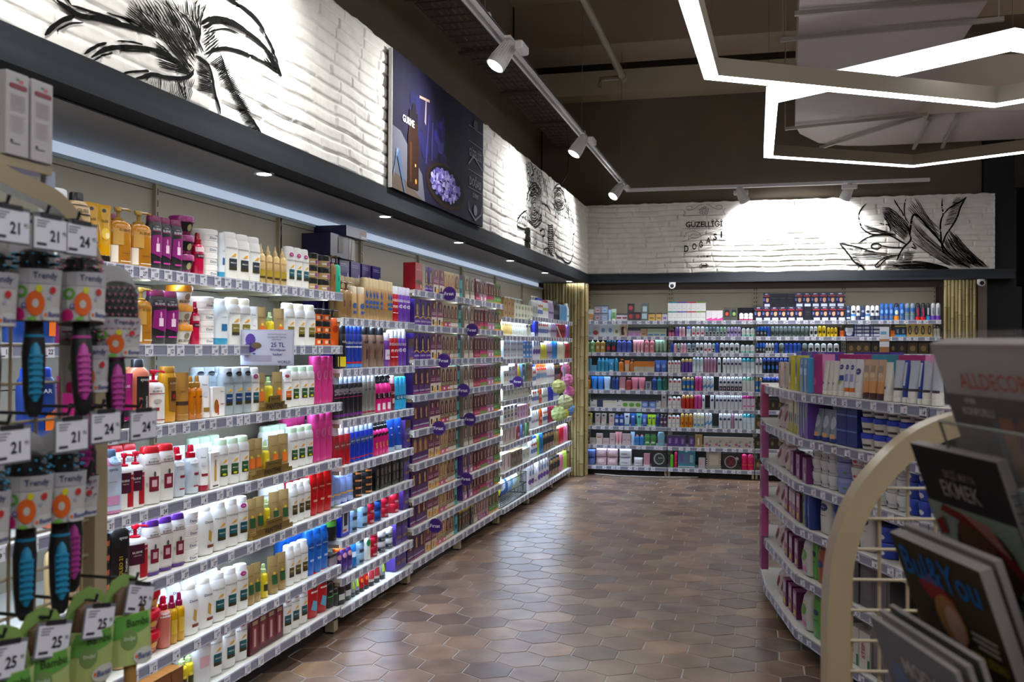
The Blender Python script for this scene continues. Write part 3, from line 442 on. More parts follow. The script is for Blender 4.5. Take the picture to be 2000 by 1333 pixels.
ff('xs', 'soap_box', 'white soap box with red and blue dots', 'box', 'd0dce4', (.075, .06, .052), None, [('e', -.2, .5, .12, .2, 'b86c6c'), ('e', .15, .5, .1, .2, '4c7cac')], cat='box')
ff('xb', 'soap_box', 'bright blue soap pack', 'box', '3c84d0', (.08, .06, .052), None, [('e', 0, .5, .3, .25, 'd8e4f0')], cat='box')
ff('xc', 'cream_carton', 'cream carton with green tree print', 'box', 'd4d8cc', (.09, .06, .12), None, [('e', 0, .5, .15, .15, '6c9470'), ('r', -.2, .3, .2, .34, '8c9484')], cat='carton')
ff('xd', 'cream_carton', 'white tall carton with gold dot', 'box', 'dcdcd4', (.06, .05, .12), None, [('e', 0, .3, .18, .08, 'b89c3c'), ('r', -.2, .6, .2, .8, '4c4c44')], cat='carton')
ff('xl', 'soap_box', 'pink soap box with purple mark', 'box', 'dcb0d4', (.07, .05, .06), None, [('r', -.12, .2, .1, .8, 'a0406c')], cat='box')
ff('xo', 'soap_box', 'orange and lilac soap box', 'box', 'd8a050', (.07, .05, .06), None, [('r', -.5, 0, -.1, 1, 'b88cc4')], cat='box')
ff('xj', 'soap_box', 'white soap box with navy cap print', 'box', 'dcd4cc', (.07, .06, .07), None, [('r', -.2, .6, .3, .95, '2c4c94'), ('r', -.3, .1, .3, .4, 'b89c8c')], cat='box')
ff('xg', 'soap_carton', 'large white carton with pink ribbon print', 'box', 'd8d0c8', (.13, .06, .15), None, [('p', [(-.1, .1), (.05, .9), (.12, .9), (0, .1), (.1, .1), (0, .4)], 'c04878')], cat='carton')
ff('xr', 'soap_box', 'dark red soap box', 'box', '942c3c', (.07, .05, .085), None, [('e', 0, .5, .25, .2, 'd8c8c8')], cat='box')
ff('xn', 'soap_box', 'slate blue soap box', 'box', '4c6c94', (.07, .05, .085), None, [('e', 0, .5, .25, .2, 'c8d0d8')], cat='box')
ff('xv', 'soap_box', 'leaf green soap box', 'box', '5c8458', (.07, .05, .085), None, [('e', 0, .5, .25, .2, '384c38')], cat='box')
ff('xq', 'soap_carton', 'kraft carton with dark label', 'box', '7c6848', (.06, .06, .14), None, [('e', 0, .75, .25, .14, '3c3c48'), ('r', -.3, .1, .3, .3, '4c3c24')], cat='carton')
ff('wl', 'shower_gel_bottle', 'white shower bottle with blue cap', 'dov', 'e4e8ec', (.065, .04, .2), '2c4cb4', [('r', -.25, .2, .25, .4, '6c7cb4'), ('e', 0, .6, .2, .06, 'c85c3c')], cat='bottle')
ff('ww', 'shower_gel_bottle', 'plain white shower gel bottle', 'dov', 'e8eaec', (.07, .045, .21), 'eceef0', [('r', -.2, .25, .25, .36, 'a89cb8')], cat='bottle')
ff('wm', 'shower_gel_bottle', 'white shower gel bottle with magenta cap', 'dov', 'dce0e4', (.065, .04, .19), 'a8184c', [('e', 0, .5, .22, .1, '9cb44c')], cat='bottle')
ff('lv', 'shower_gel_bottle', 'lilac clear shower gel bottle', 'dov', 'a494b4', (.07, .045, .2), 'c4c0d0', [('r', -.3, .3, .3, .4, '6c4c84')], cat='bottle')
ff('bk', 'shower_gel_bottle', 'black shower gel bottle', 'syo', '23262c', (.07, .045, .21), '17191c', [('r', -.3, .3, .3, .5, '4c4c54')], cat='bottle')
ff('lw', 'shower_gel_bottle', 'light blue shower gel bottle', 'els', '5c94c0', (.075, .045, .18), '6ca0c8', cat='bottle')
ff('aq', 'shower_gel_bottle', 'aqua shower gel bottle', 'els', '2c9cc4', (.06, .045, .16), '2ca0cc', cat='bottle')
ff('rr', 'shower_gel_bottle', 'deep red shower gel bottle with white cap', 'els', '981c28', (.06, .045, .19), 'dcdce0', [('e', 0, .4, .2, .12, '6c1c24')], cat='bottle')
ff('vv', 'shower_gel_bottle', 'violet shower gel bottle with white cap', 'els', '7c60ac', (.055, .045, .19), 'ccccdc', cat='bottle')
ff('yc', 'shower_gel_bottle', 'clear yellow soap bottle', 'dov', 'b4a838', (.06, .045, .17), 'd0ccb0', cat='bottle')
ff('cr', 'shower_gel_bottle', 'cream shower gel bottle', 'els', 'c8c4a0', (.06, .045, .18), 'd8d4c8', cat='bottle')
ff('bu', 'shower_gel_bottle', 'saturated blue slim bottle', 'els', '1c74b4', (.055, .045, .2), '1c7cbc', cat='bottle')
ff('om', 'shower_gel_bottle', 'amber orange bottle with white cap', 'dov', 'b44414', (.07, .05, .2), 'e8e8e8', [('r', -.2, .3, .2, .45, 'e8c8b0')], cat='bottle')
ff('oc', 'soap_refill_bottle', 'white refill bottle with orange wrap', 'dov', 'e4dcd8', (.075, .05, .2), 'e4501c', [('r', -.5, .68, .5, .88, 'e4501c'), ('e', 0, .4, .3, .14, '8ca8d0')], cat='bottle')
ff('mm', 'shower_gel_bottle', 'magenta shower gel bottle', 'els', 'b81458', (.055, .045, .2), 'c8c0d0', cat='bottle')
ff('nn', 'shower_gel_bottle', 'indigo shower gel bottle', 'els', '2c34a0', (.05, .04, .2), '303ca8', cat='bottle')
ff('yy', 'shower_gel_bottle', 'yellow shower gel bottle', 'els', 'ccb41c', (.055, .045, .18), 'd0bc30', cat='bottle')
ff('br', 'shower_gel_bottle', 'brown shower gel bottle with dark label', 'els', '7c6438', (.075, .05, .2), '1c1c20', [('r', -.3, .35, .3, .7, '28282c'), ('e', .1, .3, .2, .1, 'a07c8c')], cat='bottle')
ff('sg', 'shower_gel_bottle', 'slim brown bottle with dark cap', 'els', '8c7048', (.05, .04, .18), '3c3024', cat='bottle')
ff('pp', 'shower_gel_bottle', 'rose pink slim bottle', 'els', 'd4749c', (.05, .04, .2), 'd8bcb0', cat='bottle')
ff('lg', 'shower_gel_bottle', 'lime green slim bottle', 'els', 'a0c840', (.05, .04, .2), 'a8cc50', cat='bottle')
ff('rc', 'shower_gel_bottle', 'scarlet slim bottle', 'els', 'c4182c', (.05, .04, .2), 'd8a090', cat='bottle')
ff('wh', 'shower_gel_bottle', 'large white bottle with violet swirl', 'els', 'e0e0e8', (.085, .06, .27), 'd8d8e0', [('e', 0, .3, .25, .1, '6c4ca0'), ('e', .05, .6, .15, .1, '7c94c8')], cat='bottle')
# --- back wall: face care, roll-ons, deodorants, shaving
def fb(key, l, c, s=(.06, .05, .09), d=(), n='face_cream_carton', k=None, **kw): ff(key, n, l, 'box', c, s, k, d, cat='carton', **kw)
def ft(key, l, c, k, s=(.05, .035, .15), d=(), n='face_cream_tube', b=()): ff(key, n, l, 'tub', c, s, k, d, b, cat='tube')
def fs(key, l, c, k, s=(.044, .044, .165), d=(), b=(), n='deodorant_can'): ff(key, n, l, 'dcan', c, s, k, d, b, cat='can')
def fr_(key, l, c, k, s=(.046, .036, .105), d=(), b=()): ff(key, 'deodorant_roll_on', l, 'rol', c, s, k, d, b, cat='deodorant')
ft('b1', 'white face tube with teal and orange panels', 'd0d4d0', 'e0e0e0', (.1, .04, .135), [('r', -.35, .1, -.02, .6, '2c94b4'), ('r', .02, .1, .4, .6, 'c47c2c')])
fb('b2', 'grey carton with red print', '8c8490', (.07, .06, .09), [('r', -.3, .1, .3, .6, 'b0a4ac'), ('r', -.2, .3, .2, .45, '9c3c54')], k='44464c', kz=.88)
fb('b3', 'blue-grey carton with dark lid', '8c9cb4', (.07, .06, .09), [('r', -.3, .1, .3, .6, 'a8bcd4'), ('r', -.2, .3, .2, .4, '4c6ca0')], k='44464c', kz=.88)
ft('b4', 'small light blue face tube', '9cc4ec', 'c0dcf4', (.045, .03, .13)); ft('b5', 'small green and white face tube', 'b8d0c0', 'dce8e0', (.06, .03, .14), [('r', -.3, .2, .3, .7, '5c9c54')])
fb('b6', 'white carton with dark red stripe', 'c4bcc4', (.065, .05, .085), [('r', -.4, .3, .4, .5, '7c2c40'), ('r', -.5, .8, .5, 1, '4c4c54')])
fb('b7', 'black carton with red disc', '4c4248', (.068, .05, .1), [('e', 0, .5, .3, .25, 'b04444'), ('r', -.5, .85, .5, 1, '2c2c30')]); fb('b8', 'tall grey carton with teal square', '5c6064', (.068, .05, .21), [('r', -.3, .5, .3, .8, '9cb8bc'), ('r', -.4, .1, .3, .4, 'a4c0c4')])
fb('b9', 'orange tan carton with dark lid', 'c49c5c', (.068, .05, .09), [('r', -.3, .3, .3, .4, '4c3c2c')], k='3c3c40', kz=.85); fb('ba2', 'grey carton with violet label', 'b4b4c0', (.06, .05, .085), [('r', -.3, .2, .3, .5, '7c5c9c')], k='4c4c54', kz=.88)
for k_, l_, c_ in (('c1', 'teal', '2c8c8c'), ('c2', 'purple', '5c3ca8'), ('c3', 'red', 'b01c3c'), ('c4', 'green', '6c8c2c')):
    fb(k_, f'white toothpaste-size carton with {l_} top band', 'd4d4d4', (.058, .05, .108), [('r', -.5, .88, .5, 1, c_), ('r', -.2, .3, .2, .34, 'a8a8a8')])
fb('c5', 'white carton with pink diagonal', 'd8d4dc', (.068, .05, .115), [('p', [(-.5, 0), (.5, 0), (.5, .3), (-.5, .12)], 'd83c98')]); fb('c6', 'dark grey carton with green mark', '4c504c', (.075, .05, .15), [('r', -.3, .3, .3, .8, '24282a'), ('e', 0, .5, .25, .15, '8cb46c')]); fb('c7', 'dark grey carton with red mark', '4c484a', (.075, .05, .15), [('r', -.3, .3, .3, .8, '24282a'), ('e', 0, .5, .25, .15, 'c8503c')])
fr_('d1', 'white roll-on deodorant with magenta base', 'dcd8dc', 'e8e8ec', (.055, .045, .085), b=[(0, .2, 'a01c5c')])
MAN = [('r', -.5, .82, .5, 1, '2c2c44'), ('t', 'MEN', 0, .91, .08, .5, 'd8d8e0'), ('r', -.4, .74, .4, .8, 'b02838'), ('r', -.3, 0, .45, .2, 'b8c0d4'), ('e', .1, .5, .2, .2, 'cc9c7c'), ('p', [(-.12, .52), (-.1, .7), (.1, .76), (.3, .7), (.32, .54), (.24, .62), (0, .62)], '2c1c18'), ('r', -.46, .4, -.25, .6, '5c6cac')]
fb('m1', 'navy men hair dye box with face portrait', '20203c', (.088, .06, .155), MAN, n='men_hair_dye_box'); PR['m1']['cat'] = 'box'
fb('m2', 'black turned hair dye box', '1e1e28', (.088, .06, .15), [('r', -.3, .6, .3, .64, '4c4c5c'), ('r', -.3, .4, .3, .44, '3c3c4c')], n='men_hair_dye_box'); PR['m2']['cat'] = 'box'
fs('e1', 'navy deodorant can', '24345c', '2c3c64', d=[('e', 0, .6, .3, .08, '9ca8c0'), ('r', -.4, .1, .4, .2, 'c0c8d8')]); fs('e2', 'white deodorant can with blue base', 'd4d8dc', 'dce0e4', d=[('e', 0, .58, .34, .09, '2c3444')], b=[(.28, .42, '3c84d0')]); fs('e3', 'white deodorant can with navy base', 'd4d8dc', 'e4e8ec', d=[('e', 0, .58, .34, .09, '2c3444')], b=[(0, .3, '34405c')])
fs('e4', 'blue shaving foam can', '2c5cac', '2c74d0', (.05, .05, .19), [('e', 0, .5, .3, .12, '7cb4e8'), ('r', -.4, .1, .4, .25, '5c6c84')]); fs('e5', 'blue shaving foam can with orange base', '2c64b4', '1c2c4c', (.052, .052, .19), [('e', 0, .45, .3, .14, 'dce4c4')], [(0, .26, 'e08420')]); fs('e6', 'grey shaving foam can with green band', '6c7c98', '8c9cb4', (.05, .05, .19), [('r', -.5, .3, .5, .34, '6cb43c'), ('r', -.4, .5, .4, .7, '2c64ac')])
fs('e7', 'black and red shaving foam can', '28304c', '1c1c24', (.05, .05, .19), [('p', [(-.1, .2), (.2, .3), (.15, .75), (-.2, .6)], 'b8283c')], [(0, .2, 'c81c28')]); fs('e8', 'black and blue shaving foam can', '2c3444', '28282c', (.05, .05, .19), [('r', -.2, .3, .2, .7, 'a4b0b8')], [(0, .24, '2c84c4')]); fs('e9', 'silver shaving foam can with violet base', 'acb0b8', 'c0c0c8', (.05, .05, .19), [('v', 'ARKO', 0, .5, .4, .4, '34384c')], [(0, .26, '6c3ca8')])
fb('f1', 'white carton with light blue panel', 'b4ccdc', (.062, .05, .13), [('r', -.4, .1, .4, .4, '94b4d8')]); fb('f2', 'white carton with dark red curve', 'b8b0b4', (.07, .05, .14), [('e', 0, .3, .4, .2, '8c3c4c')]); fb('f3', 'white carton with blue droplet', 'bcc4cc', (.07, .05, .14), [('e', .05, .5, .25, .2, '5c84b0')]); fb('f4', 'white carton with green leaf', 'c0c8b8', (.06, .05, .14), [('e', 0, .4, .25, .15, '5c7c44')]); fb('f5', 'beige carton with face portrait', 'b89c88', (.075, .05, .14), [('r', -.3, .1, .1, .8, '28242a'), ('e', .15, .5, .15, .2, 'd0a890')])
fb('f6', 'low carton with purple lid and pink label', 'a894a8', (.068, .05, .09), [('r', -.4, .1, .4, .4, 'a86ca4')], k='443c4c', kz=.75); fb('f7', 'low tan carton', 'a88c6c', (.068, .05, .09), [('r', -.3, .2, .3, .4, '6c543c')]); fb('f8', 'low pale green carton', '9cac94', (.07, .05, .09), [('r', -.4, .1, .4, .3, '4c6ca4')])
fr_('g1', 'pink cream jar roll-on', 'c8648c', '4c2434', (.05, .04, .09)); fr_('g2', 'violet roll-on deodorant', '6c3ca0', '8464b4', (.04, .036, .11)); fr_('g3', 'light pink roll-on deodorant', 'd89cb4', 'e0bccc', (.042, .036, .11)); fs('g4', 'white deodorant bottle with blue cap', 'd4d8e4', '5c6cc0', (.055, .04, .115)); fr_('g5', 'white roll-on deodorant with red print', 'd8d4d4', 'd8d8d8', (.055, .04, .115), [('r', -.3, .2, .3, .4, 'b83c54')])
for k_, l_, c_, kk in (('h1', 'pale blue cap', 'c0c8cc', '9cb8c8'), ('h2', 'dark grey cap', 'b8c0c0', '6c7c84'), ('h3', 'mint cap', 'bcc8c0', '9cc4a8')):
    fr_(k_, f'white and black roll-on with {l_}', c_, kk, (.042, .036, .11), [('e', 0, .35, .3, .12, '24283c'), ('r', -.3, .05, .3, .2, '3c4048')])
fr_('h4', 'lilac roll-on deodorant', 'a894c4', 'b8acd0', (.046, .036, .11), [('e', 0, .4, .3, .12, '34346c')]); fr_('h5', 'wide white roll-on with teal base', 'd4dcd8', 'e4e8e8', (.066, .045, .095), b=[(0, .24, '7cc0b4')]); fr_('h6', 'black roll-on with blue cap', '1c2430', '1c64c8', (.045, .038, .115), [('e', 0, .35, .26, .1, 'a8b0bc')]); fr_('h7', 'royal blue roll-on', '1c4cb4', '2454bc', (.036, .034, .115)); fr_('h8', 'grey clear roll-on deodorant', '5c6c6c', '8c9ca0', (.05, .04, .115), [('r', -.3, .15, .3, .4, '2c3c3c')]); fr_('h9', 'white roll-on with black oval', 'c0c8cc', 'd8dce0', (.05, .04, .115), [('e', 0, .4, .3, .2, '1c2024')])
fr_('i1', 'yellow roll-on with black oval', 'e4c01c', 'e8c424', (.054, .042, .12), [('e', 0, .45, .24, .16, '2c2820')]); fr_('i2', 'small yellow roll-on', 'e4c01c', 'ecc828', (.042, .036, .105), [('e', 0, .4, .24, .12, '3c3420')]); fr_('i3', 'orange bottle with brown cap', 'e0641c', '3c2820', (.055, .045, .125))
ff('i4', 'shaving_cream_tin', 'round blue and white cream tin', 'tin', '2c3c84', (.085, .03, .1), 'd4d8e4', [('e', 0, .4, .4, .3, 'c8ccd8')], cat='tin'); fb('i5', 'navy shaving carton stripe', '2c3468', (.085, .06, .04), [('r', -.1, .2, .5, .8, 'c4c8d8'), ('e', -.3, .5, .12, .4, '9ca4c0')], n='shaving_carton'); fb('i6', 'slim orange and black carton', 'd8741c', (.045, .04, .14), [('r', -.5, .5, .5, 1, '24222c')], n='shaving_carton'); fb('i7', 'navy carton with yellow top line', '1c3450', (.062, .05, .12), [('r', -.5, .92, .5, 1, 'c8b02c'), ('r', -.5, 0, .5, .2, '3c94d4'), ('v', 'ARKO', 0, .5, .4, .4, 'c8d0d4')], n='shaving_carton')
fb('i8', 'gold carton with navy oval', 'b49858', (.07, .05, .145), [('e', 0, .5, .3, .35, '2c2834'), ('v', 'ARKO', 0, .5, .3, .4, 'd8c894')], n='shaving_carton'); fs('i9', 'small white and brown bottle', 'bcb8ac', '4c4440', (.05, .04, .12), n='aftershave_bottle'); PR['i9']['cat'] = 'bottle'
ff('j1', 'face_wash_bottle', 'green face wash pump bottle', 'pmp', '7ca468', (.055, .04, .16), 'c0d0c0', [('e', 0, .35, .3, .12, 'b8d0b0')], cat='bottle'); ff('j2', 'face_wash_bottle', 'amber face wash pump bottle', 'pmp', 'a88438', (.05, .04, .16), 'd0c8b0', [('e', 0, .35, .3, .12, 'd0c090')], cat='bottle'); ff('j3', 'face_wash_bottle', 'black and red face wash bottle', 'els', '28343c', (.05, .04, .14), '2c6c84', [('r', -.3, .2, .3, .5, 'b02838')], cat='bottle'); ff('j4', 'face_wash_bottle', 'indigo face wash pump bottle', 'pmp', '4454a4', (.06, .04, .17), '3c4c9c', cat='bottle')
ft('j5', 'pink face tube', 'd4949c', 'd8c0bc', (.042, .035, .15)); ff('j6', 'face_wash_bottle', 'rose pink micellar bottle', 'syo', 'c87c84', (.055, .04, .15), 'b85c68', [('e', 0, .5, .2, .1, 'ecd4d0')], cat='bottle'); ft('j7', 'sage green face tube', '8ca88c', '5c7864', (.045, .035, .15))
fb('k1', 'sky blue cream carton', '5c9cc0', (.07, .05, .075), [('r', -.4, .3, .4, .4, '3c7ca4')]); ff('k2', 'face_wash_bottle', 'teal blue toner bottle', 'syo', '2c88ac', (.048, .038, .16), '3c94b8', cat='bottle'); ft('k3', 'teal blue face tube', '2c88b4', 'c8d0d4', (.062, .04, .15), [('p', [(0, .6), (.2, .8), (.1, .5)], 'e0e8ec')]); ff('k4', 'face_wash_bottle', 'orange amber pump bottle', 'pmp', 'c0701c', (.05, .04, .15), 'a85c14', cat='bottle'); ft('k5', 'beige and orange face tube', 'c8a880', 'c88c5c', (.052, .035, .135), b=[(.7, 1, 'd0741c')]); fb('k6', 'white carton with orange top half', 'b8b0a0', (.055, .045, .125), [('r', -.5, .5, .5, 1, 'd47c1c')]); ft('k7', 'royal blue face tube', '4464b4', '3c54a0', (.065, .04, .14), [('e', 0, .5, .3, .15, '8ca4d8')])
fs('l1', 'white hand soap can with red dot', 'd8d4d0', 'd8d8d8', (.05, .045, .14), [('e', .0, .75, .3, .09, 'b82c34'), ('r', -.3, .3, .3, .33, '5c84b0')]); fs('l2', 'purple body spray with gold cap', '5c388c', 'b89c5c', (.048, .045, .16)); fs('l3', 'white spray deodorant with grey waves', 'b8c4cc', 'a8b4bc', (.046, .044, .175), [('p', [(-.5, .1), (.5, .1), (.3, .5), (-.3, .4)], 'dce4e8')]); fs('l4', 'dusty pink spray deodorant', 'a87c94', 'b08ca0', (.046, .044, .175)); fs('l5', 'white spray deodorant with navy circle', 'ccd0d4', 'd4d8dc', (.046, .044, .175), [('e', 0, .6, .34, .08, '242c5c')]); fs('l6', 'white spray deodorant with aqua cap', 'ccd8dc', '3ca4b4', (.05, .045, .17), [('t', 'rexona', 0, .4, .04, .8, '6cacc8')])
ft('n1', 'bright blue face tube', '2474cc', '3c84d4', (.06, .04, .155)); ft('n2', 'pale blue face tube', 'a0c0e0', 'b8d0e8', (.07, .04, .155)); ff('n3', 'face_wash_bottle', 'navy micellar bottle', 'syo', '1c3c84', (.055, .04, .15), '283c6c', cat='bottle'); fb('n4', 'tall rose carton', 'c08c98', (.058, .045, .15), [('r', -.5, 0, .5, .15, 'd8c8c8')]); ff('n5', 'face_wash_bottle', 'dark red face wash pump bottle', 'pmp', '9c3438', (.055, .045, .15), '7c2830', cat='bottle'); ft('n6', 'rose face tube', 'b86878', 'c88c94', (.068, .045, .15)); fb('n7', 'short grey striped carton', '9498a4', (.055, .04, .105), [('r', -.2, .2, -.05, .8, '44485c'), ('r', .05, .2, .2, .8, '44485c')]); ff('n8', 'face_wash_bottle', 'green blue toner bottle', 'syo', '1c7c84', (.055, .04, .15), '20646c', cat='bottle'); ff('n9', 'face_wash_bottle', 'dark green toner bottle', 'syo', '1c6450', (.05, .04, .15), '1c4c44', cat='bottle')
fs('o1', 'blue body spray with gold cap', '1c64a8', 'b0986c', (.048, .045, .16), [('e', 0, .3, .3, .12, 'c8b04c')]); fs('o2', 'magenta spray deodorant', 'b83c84', 'c05c94', (.046, .044, .175)); fs('o3', 'white spray deodorant with blue diagonal', 'ccd0d4', 'c8ccd0', (.048, .044, .175), [('p', [(-.5, .15), (.5, .3), (.5, .5), (-.5, .3)], '5c94c8')]); fs('o4', 'white spray deodorant with black base', 'd0d0d4', 'd8d8dc', (.046, .044, .175), [('e', 0, .6, .34, .08, '242c5c'), ('r', -.4, .05, .4, .35, '2c282c'), ('e', 0, .2, .14, .06, 'dcb8c4')]); fs('o5', 'white spray deodorant with mint cap', 'ccd4d0', '7cb8a4', (.05, .045, .17), [('r', -.3, .1, .3, .14, 'c88ca4')]); fs('o6', 'black and blue spray deodorant', '14203c', '2c4c9c', (.05, .045, .175), [('e', 0, .4, .3, .14, '3c84d4')])
fb('q1', 'white cream carton with navy dot', 'c8c8c4', (.068, .05, .095), [('e', -.2, .8, .14, .12, '2c3464'), ('r', -.3, .2, .3, .26, '6c6c70')], k='3c3e44', kz=.9); fb('q2', 'navy cream carton', '2c305c', (.068, .05, .095), k='3c3e44', kz=.8); fb('q3', 'white cream carton with yellow line', 'ccc8bc', (.068, .05, .095), [('r', -.4, .6, .4, .66, 'c8b448')], k='3c3e44', kz=.85); fb('q4', 'white cream carton with green ellipse', 'c4ccb4', (.07, .05, .095), [('e', 0, .35, .4, .25, '5c9430')], k='3c3e44', kz=.8); fb('q5', 'blue cream carton with swirl', '6484c4', (.07, .05, .095), [('e', 0, .4, .35, .2, 'a8bce0')], k='3c3e44', kz=.8); fb('q6', 'tall pale carton with navy dot', 'b4b0ac', (.064, .05, .155), [('e', 0, .82, .24, .08, '2c305c'), ('r', -.3, .3, .3, .32, '8c8888')])
fs('q7', 'red body spray with gold cap', 'b02418', 'b08c54', (.048, .045, .16)); fs('q8', 'white spray deodorant with magenta cap', 'd0c4d0', 'b02c78', (.05, .045, .17), [('r', -.3, .2, .3, .3, 'c85c90')]); fs('q9', 'amber body spray with gold cap', 'c4801c', 'bc9858', (.048, .045, .16), [('e', 0, .28, .3, .12, '9c3c1c')]); fs('r1', 'white spray deodorant with yellow ring', 'ccd4c8', 'd8d8c0', (.048, .044, .175), [('r', -.4, .7, .4, .74, 'd8c83c'), ('t', 'Fa', 0, .52, .08, .6, '1c4c9c'), ('e', 0, .18, .3, .1, '3c84b4')])
fb('r2', 'yellow slim carton with navy dot', 'c8b86c', (.052, .045, .14), [('e', 0, .84, .24, .07, '2c305c'), ('r', -.5, .3, .5, .5, 'b8bcc4')]); fb('r3', 'pale slim carton with navy dot', 'b8b0ac', (.05, .045, .14), [('e', 0, .84, .24, .07, '2c305c'), ('e', 0, .4, .3, .12, 'c08c94')]); ff('r4', 'face_wash_bottle', 'navy toner bottle with white label', 'syo', '24489c', (.048, .04, .13), '3c54a0', [('r', -.3, .3, .3, .6, 'c0c8dc')], cat='bottle'); ft('r5', 'white and blue face tube with navy dot', 'b8c8d4', '2c70a4', (.056, .04, .15), [('e', 0, .74, .24, .08, '24306c')]); ft('r6', 'navy blue face tube', '1c50a4', '2860b4', (.06, .04, .15), [('e', 0, .74, .24, .08, 'a8c0e0')]); ft('r7', 'mint green face tube', '58a894', '8cc8b4', (.056, .04, .15), [('e', 0, .74, .24, .08, '24306c')]); ft('r8', 'lime green small face tube', 'a4cc2c', 'd0dcc0', (.04, .035, .14), [('e', 0, .7, .3, .07, '24306c')]); ff('r9', 'face_wash_bottle', 'dark plum toner bottle', 'pmp', '482c4c', (.042, .04, .145), '8c8494', [('r', -.3, .3, .3, .45, 'c4b8c0')], cat='bottle')
fb('s1', 'dark carton with pink label', '3c3438', (.062, .05, .065), [('r', -.4, .3, .4, .6, 'b46c84')]); fb('s2', 'short pale carton', 'a8a0a0', (.06, .05, .07), [('r', -.3, .4, .3, .46, '6c6468')]); fb('s3', 'tall white carton with red bar', 'c0b4b0', (.064, .05, .125), [('r', -.35, .6, .35, .7, 'b8342c')]); fb('s4', 'short rose carton', 'bca4a8', (.064, .05, .07), [('r', -.3, .4, .3, .46, '8c5c6c')]); fb('s5', 'tall pale pink carton', 'c0acb0', (.052, .045, .13), [('r', -.3, .4, .3, .46, '8c5c6c')]); ff('s6', 'face_wash_bottle', 'blue bottle with pink cap', 'syo', '2878b8', (.048, .04, .12), 'c8848c', cat='bottle'); ff('s7', 'face_wash_bottle', 'green tonic bottle', 'els', '3c8444', (.055, .04, .13), '2c6c34', [('r', -.3, .2, .3, .35, 'c0d0c0')], cat='bottle'); ff('s8', 'face_wash_bottle', 'clear blue large toner bottle', 'els', '70a4b8', (.075, .05, .16), '8cb4c4', [('r', -.3, .3, .3, .34, 'b85c4c')], cat='bottle')
fb('s9', 'purple epilation carton', '54387c', (.058, .045, .125), [('v', 'wax', 0, .5, .4, .5, 'b09ccc')], k='484450', kz=.85); fb('t1', 'brown gift carton with white figure', 'a08458', (.075, .05, .14), [('p', [(-.1, .1), (.1, .2), (.05, .8), (-.15, .6)], 'd8d4c8')]); fb('t2', 'floral white perfume carton', 'b8b0a4', (.095, .05, .12), [('e', -.2, .3, .16, .12, 'a85c6c'), ('e', .2, .6, .14, .1, '7c94a0'), ('e', .1, .2, .12, .1, '6c5ca0'), ('t', 'Bloom', 0, .5, .1, .5, '6c5c5c')], n='perfume_carton')
ff('u1', 'wipes_pack', 'blue wipes pack', 'bag', '5470b8', (.11, .07, .09), cat='pack'); ff('u2', 'wipes_pack', 'pale pink wipes pack', 'bag', 'c0a4ac', (.115, .08, .1), None, [('e', 0, .5, .3, .25, 'd8c0c4'), ('r', -.05, .3, .15, .6, '9c5c70')], cat='pack'); ff('u3', 'wipes_pack', 'white wipes pack', 'bag', 'c4c4c8', (.12, .08, .1), None, [('r', -.3, .3, .2, .4, '7c7c88')], cat='pack')
fb('u4', 'black makeup box with white circle', '28282c', (.17, .08, .19), [('e', 0, .5, .36, .36, 'b0b8b4'), ('e', .02, .5, .3, .3, '34463c'), ('t', 'MAKEUP', .1, .55, .06, .3, 'd8d8d8')], n='gift_box'); fb('u5', 'teal gift box with clear window', '2c8c9c', (.19, .08, .215), [('r', -.42, .2, .42, .8, '54748c'), ('e', 0, .9, .08, .05, 'd0e4e8'), ('r', -.5, .03, .5, .1, 'c8ccd4'), ('r', -.38, .3, -.2, .7, '6c4c94'), ('r', .2, .3, .4, .7, '8cb0b8')], n='gift_box'); fb('u6', 'grey perfume box with checkered border', 'a49c90', (.165, .08, .21), [('r', -.3, .2, .34, .76, 'bcb4a4'), ('t', 'PRIVACY', 0, .9, .07, .85, '1c1a1c')]+[('r', x_, z_*.06, x_+.08, z_*.06+.06, 'e8e4e0' if (i_+z_) % 2 else '18181a') for z_ in range(0, 9) for i_, x_ in enumerate((-.5, .42))], n='perfume_box')
fb('u7', 'black gift box with crossed dark red shape', '2c2426', (.2, .08, .18), [('e', -.02, .48, .36, .4, 'a49ca0'), ('e', -.02, .48, .3, .34, '3c2c30'), ('p', [(-.2, .3), (-.14, .24), (.16, .66), (.1, .72)], '7c1c2c'), ('p', [(.1, .24), (.16, .3), (-.14, .72), (-.2, .66)], '7c1c2c'), ('e', .34, .7, .1, .1, 'b4acac')], n='gift_box'); fs('u8', 'hot pink tall can', 'c81454', 'd82468', (.07, .06, .18), [('t', 'if', 0, .5, .05, .4, 'f0d8e0'), ('r', -.5, .3, .5, .33, 'd8901c')]); fs('u9', 'lime green can', '5cb424', '6cc030', (.045, .045, .15)); fb('v1', 'small white carton with pink print', 'bcb4b8', (.075, .06, .12), [('r', -.3, .3, .3, .7, 'd0b0bc'), ('v', 'NOTE', -.2, .5, .14, .5, 'b02c50')]); fb('v2', 'black perfume carton with gold mark', '2c2826', (.085, .06, .125), [('e', 0, .5, .2, .2, '7c643c')], n='perfume_carton'); fb('v3', 'brown perfume carton with gold emblem', '4c3c2c', (.085, .06, .125), [('e', 0, .5, .28, .24, '8c7448')], n='perfume_carton')
for k_ in ('i4',): PR[k_]['t'] = 'tin'
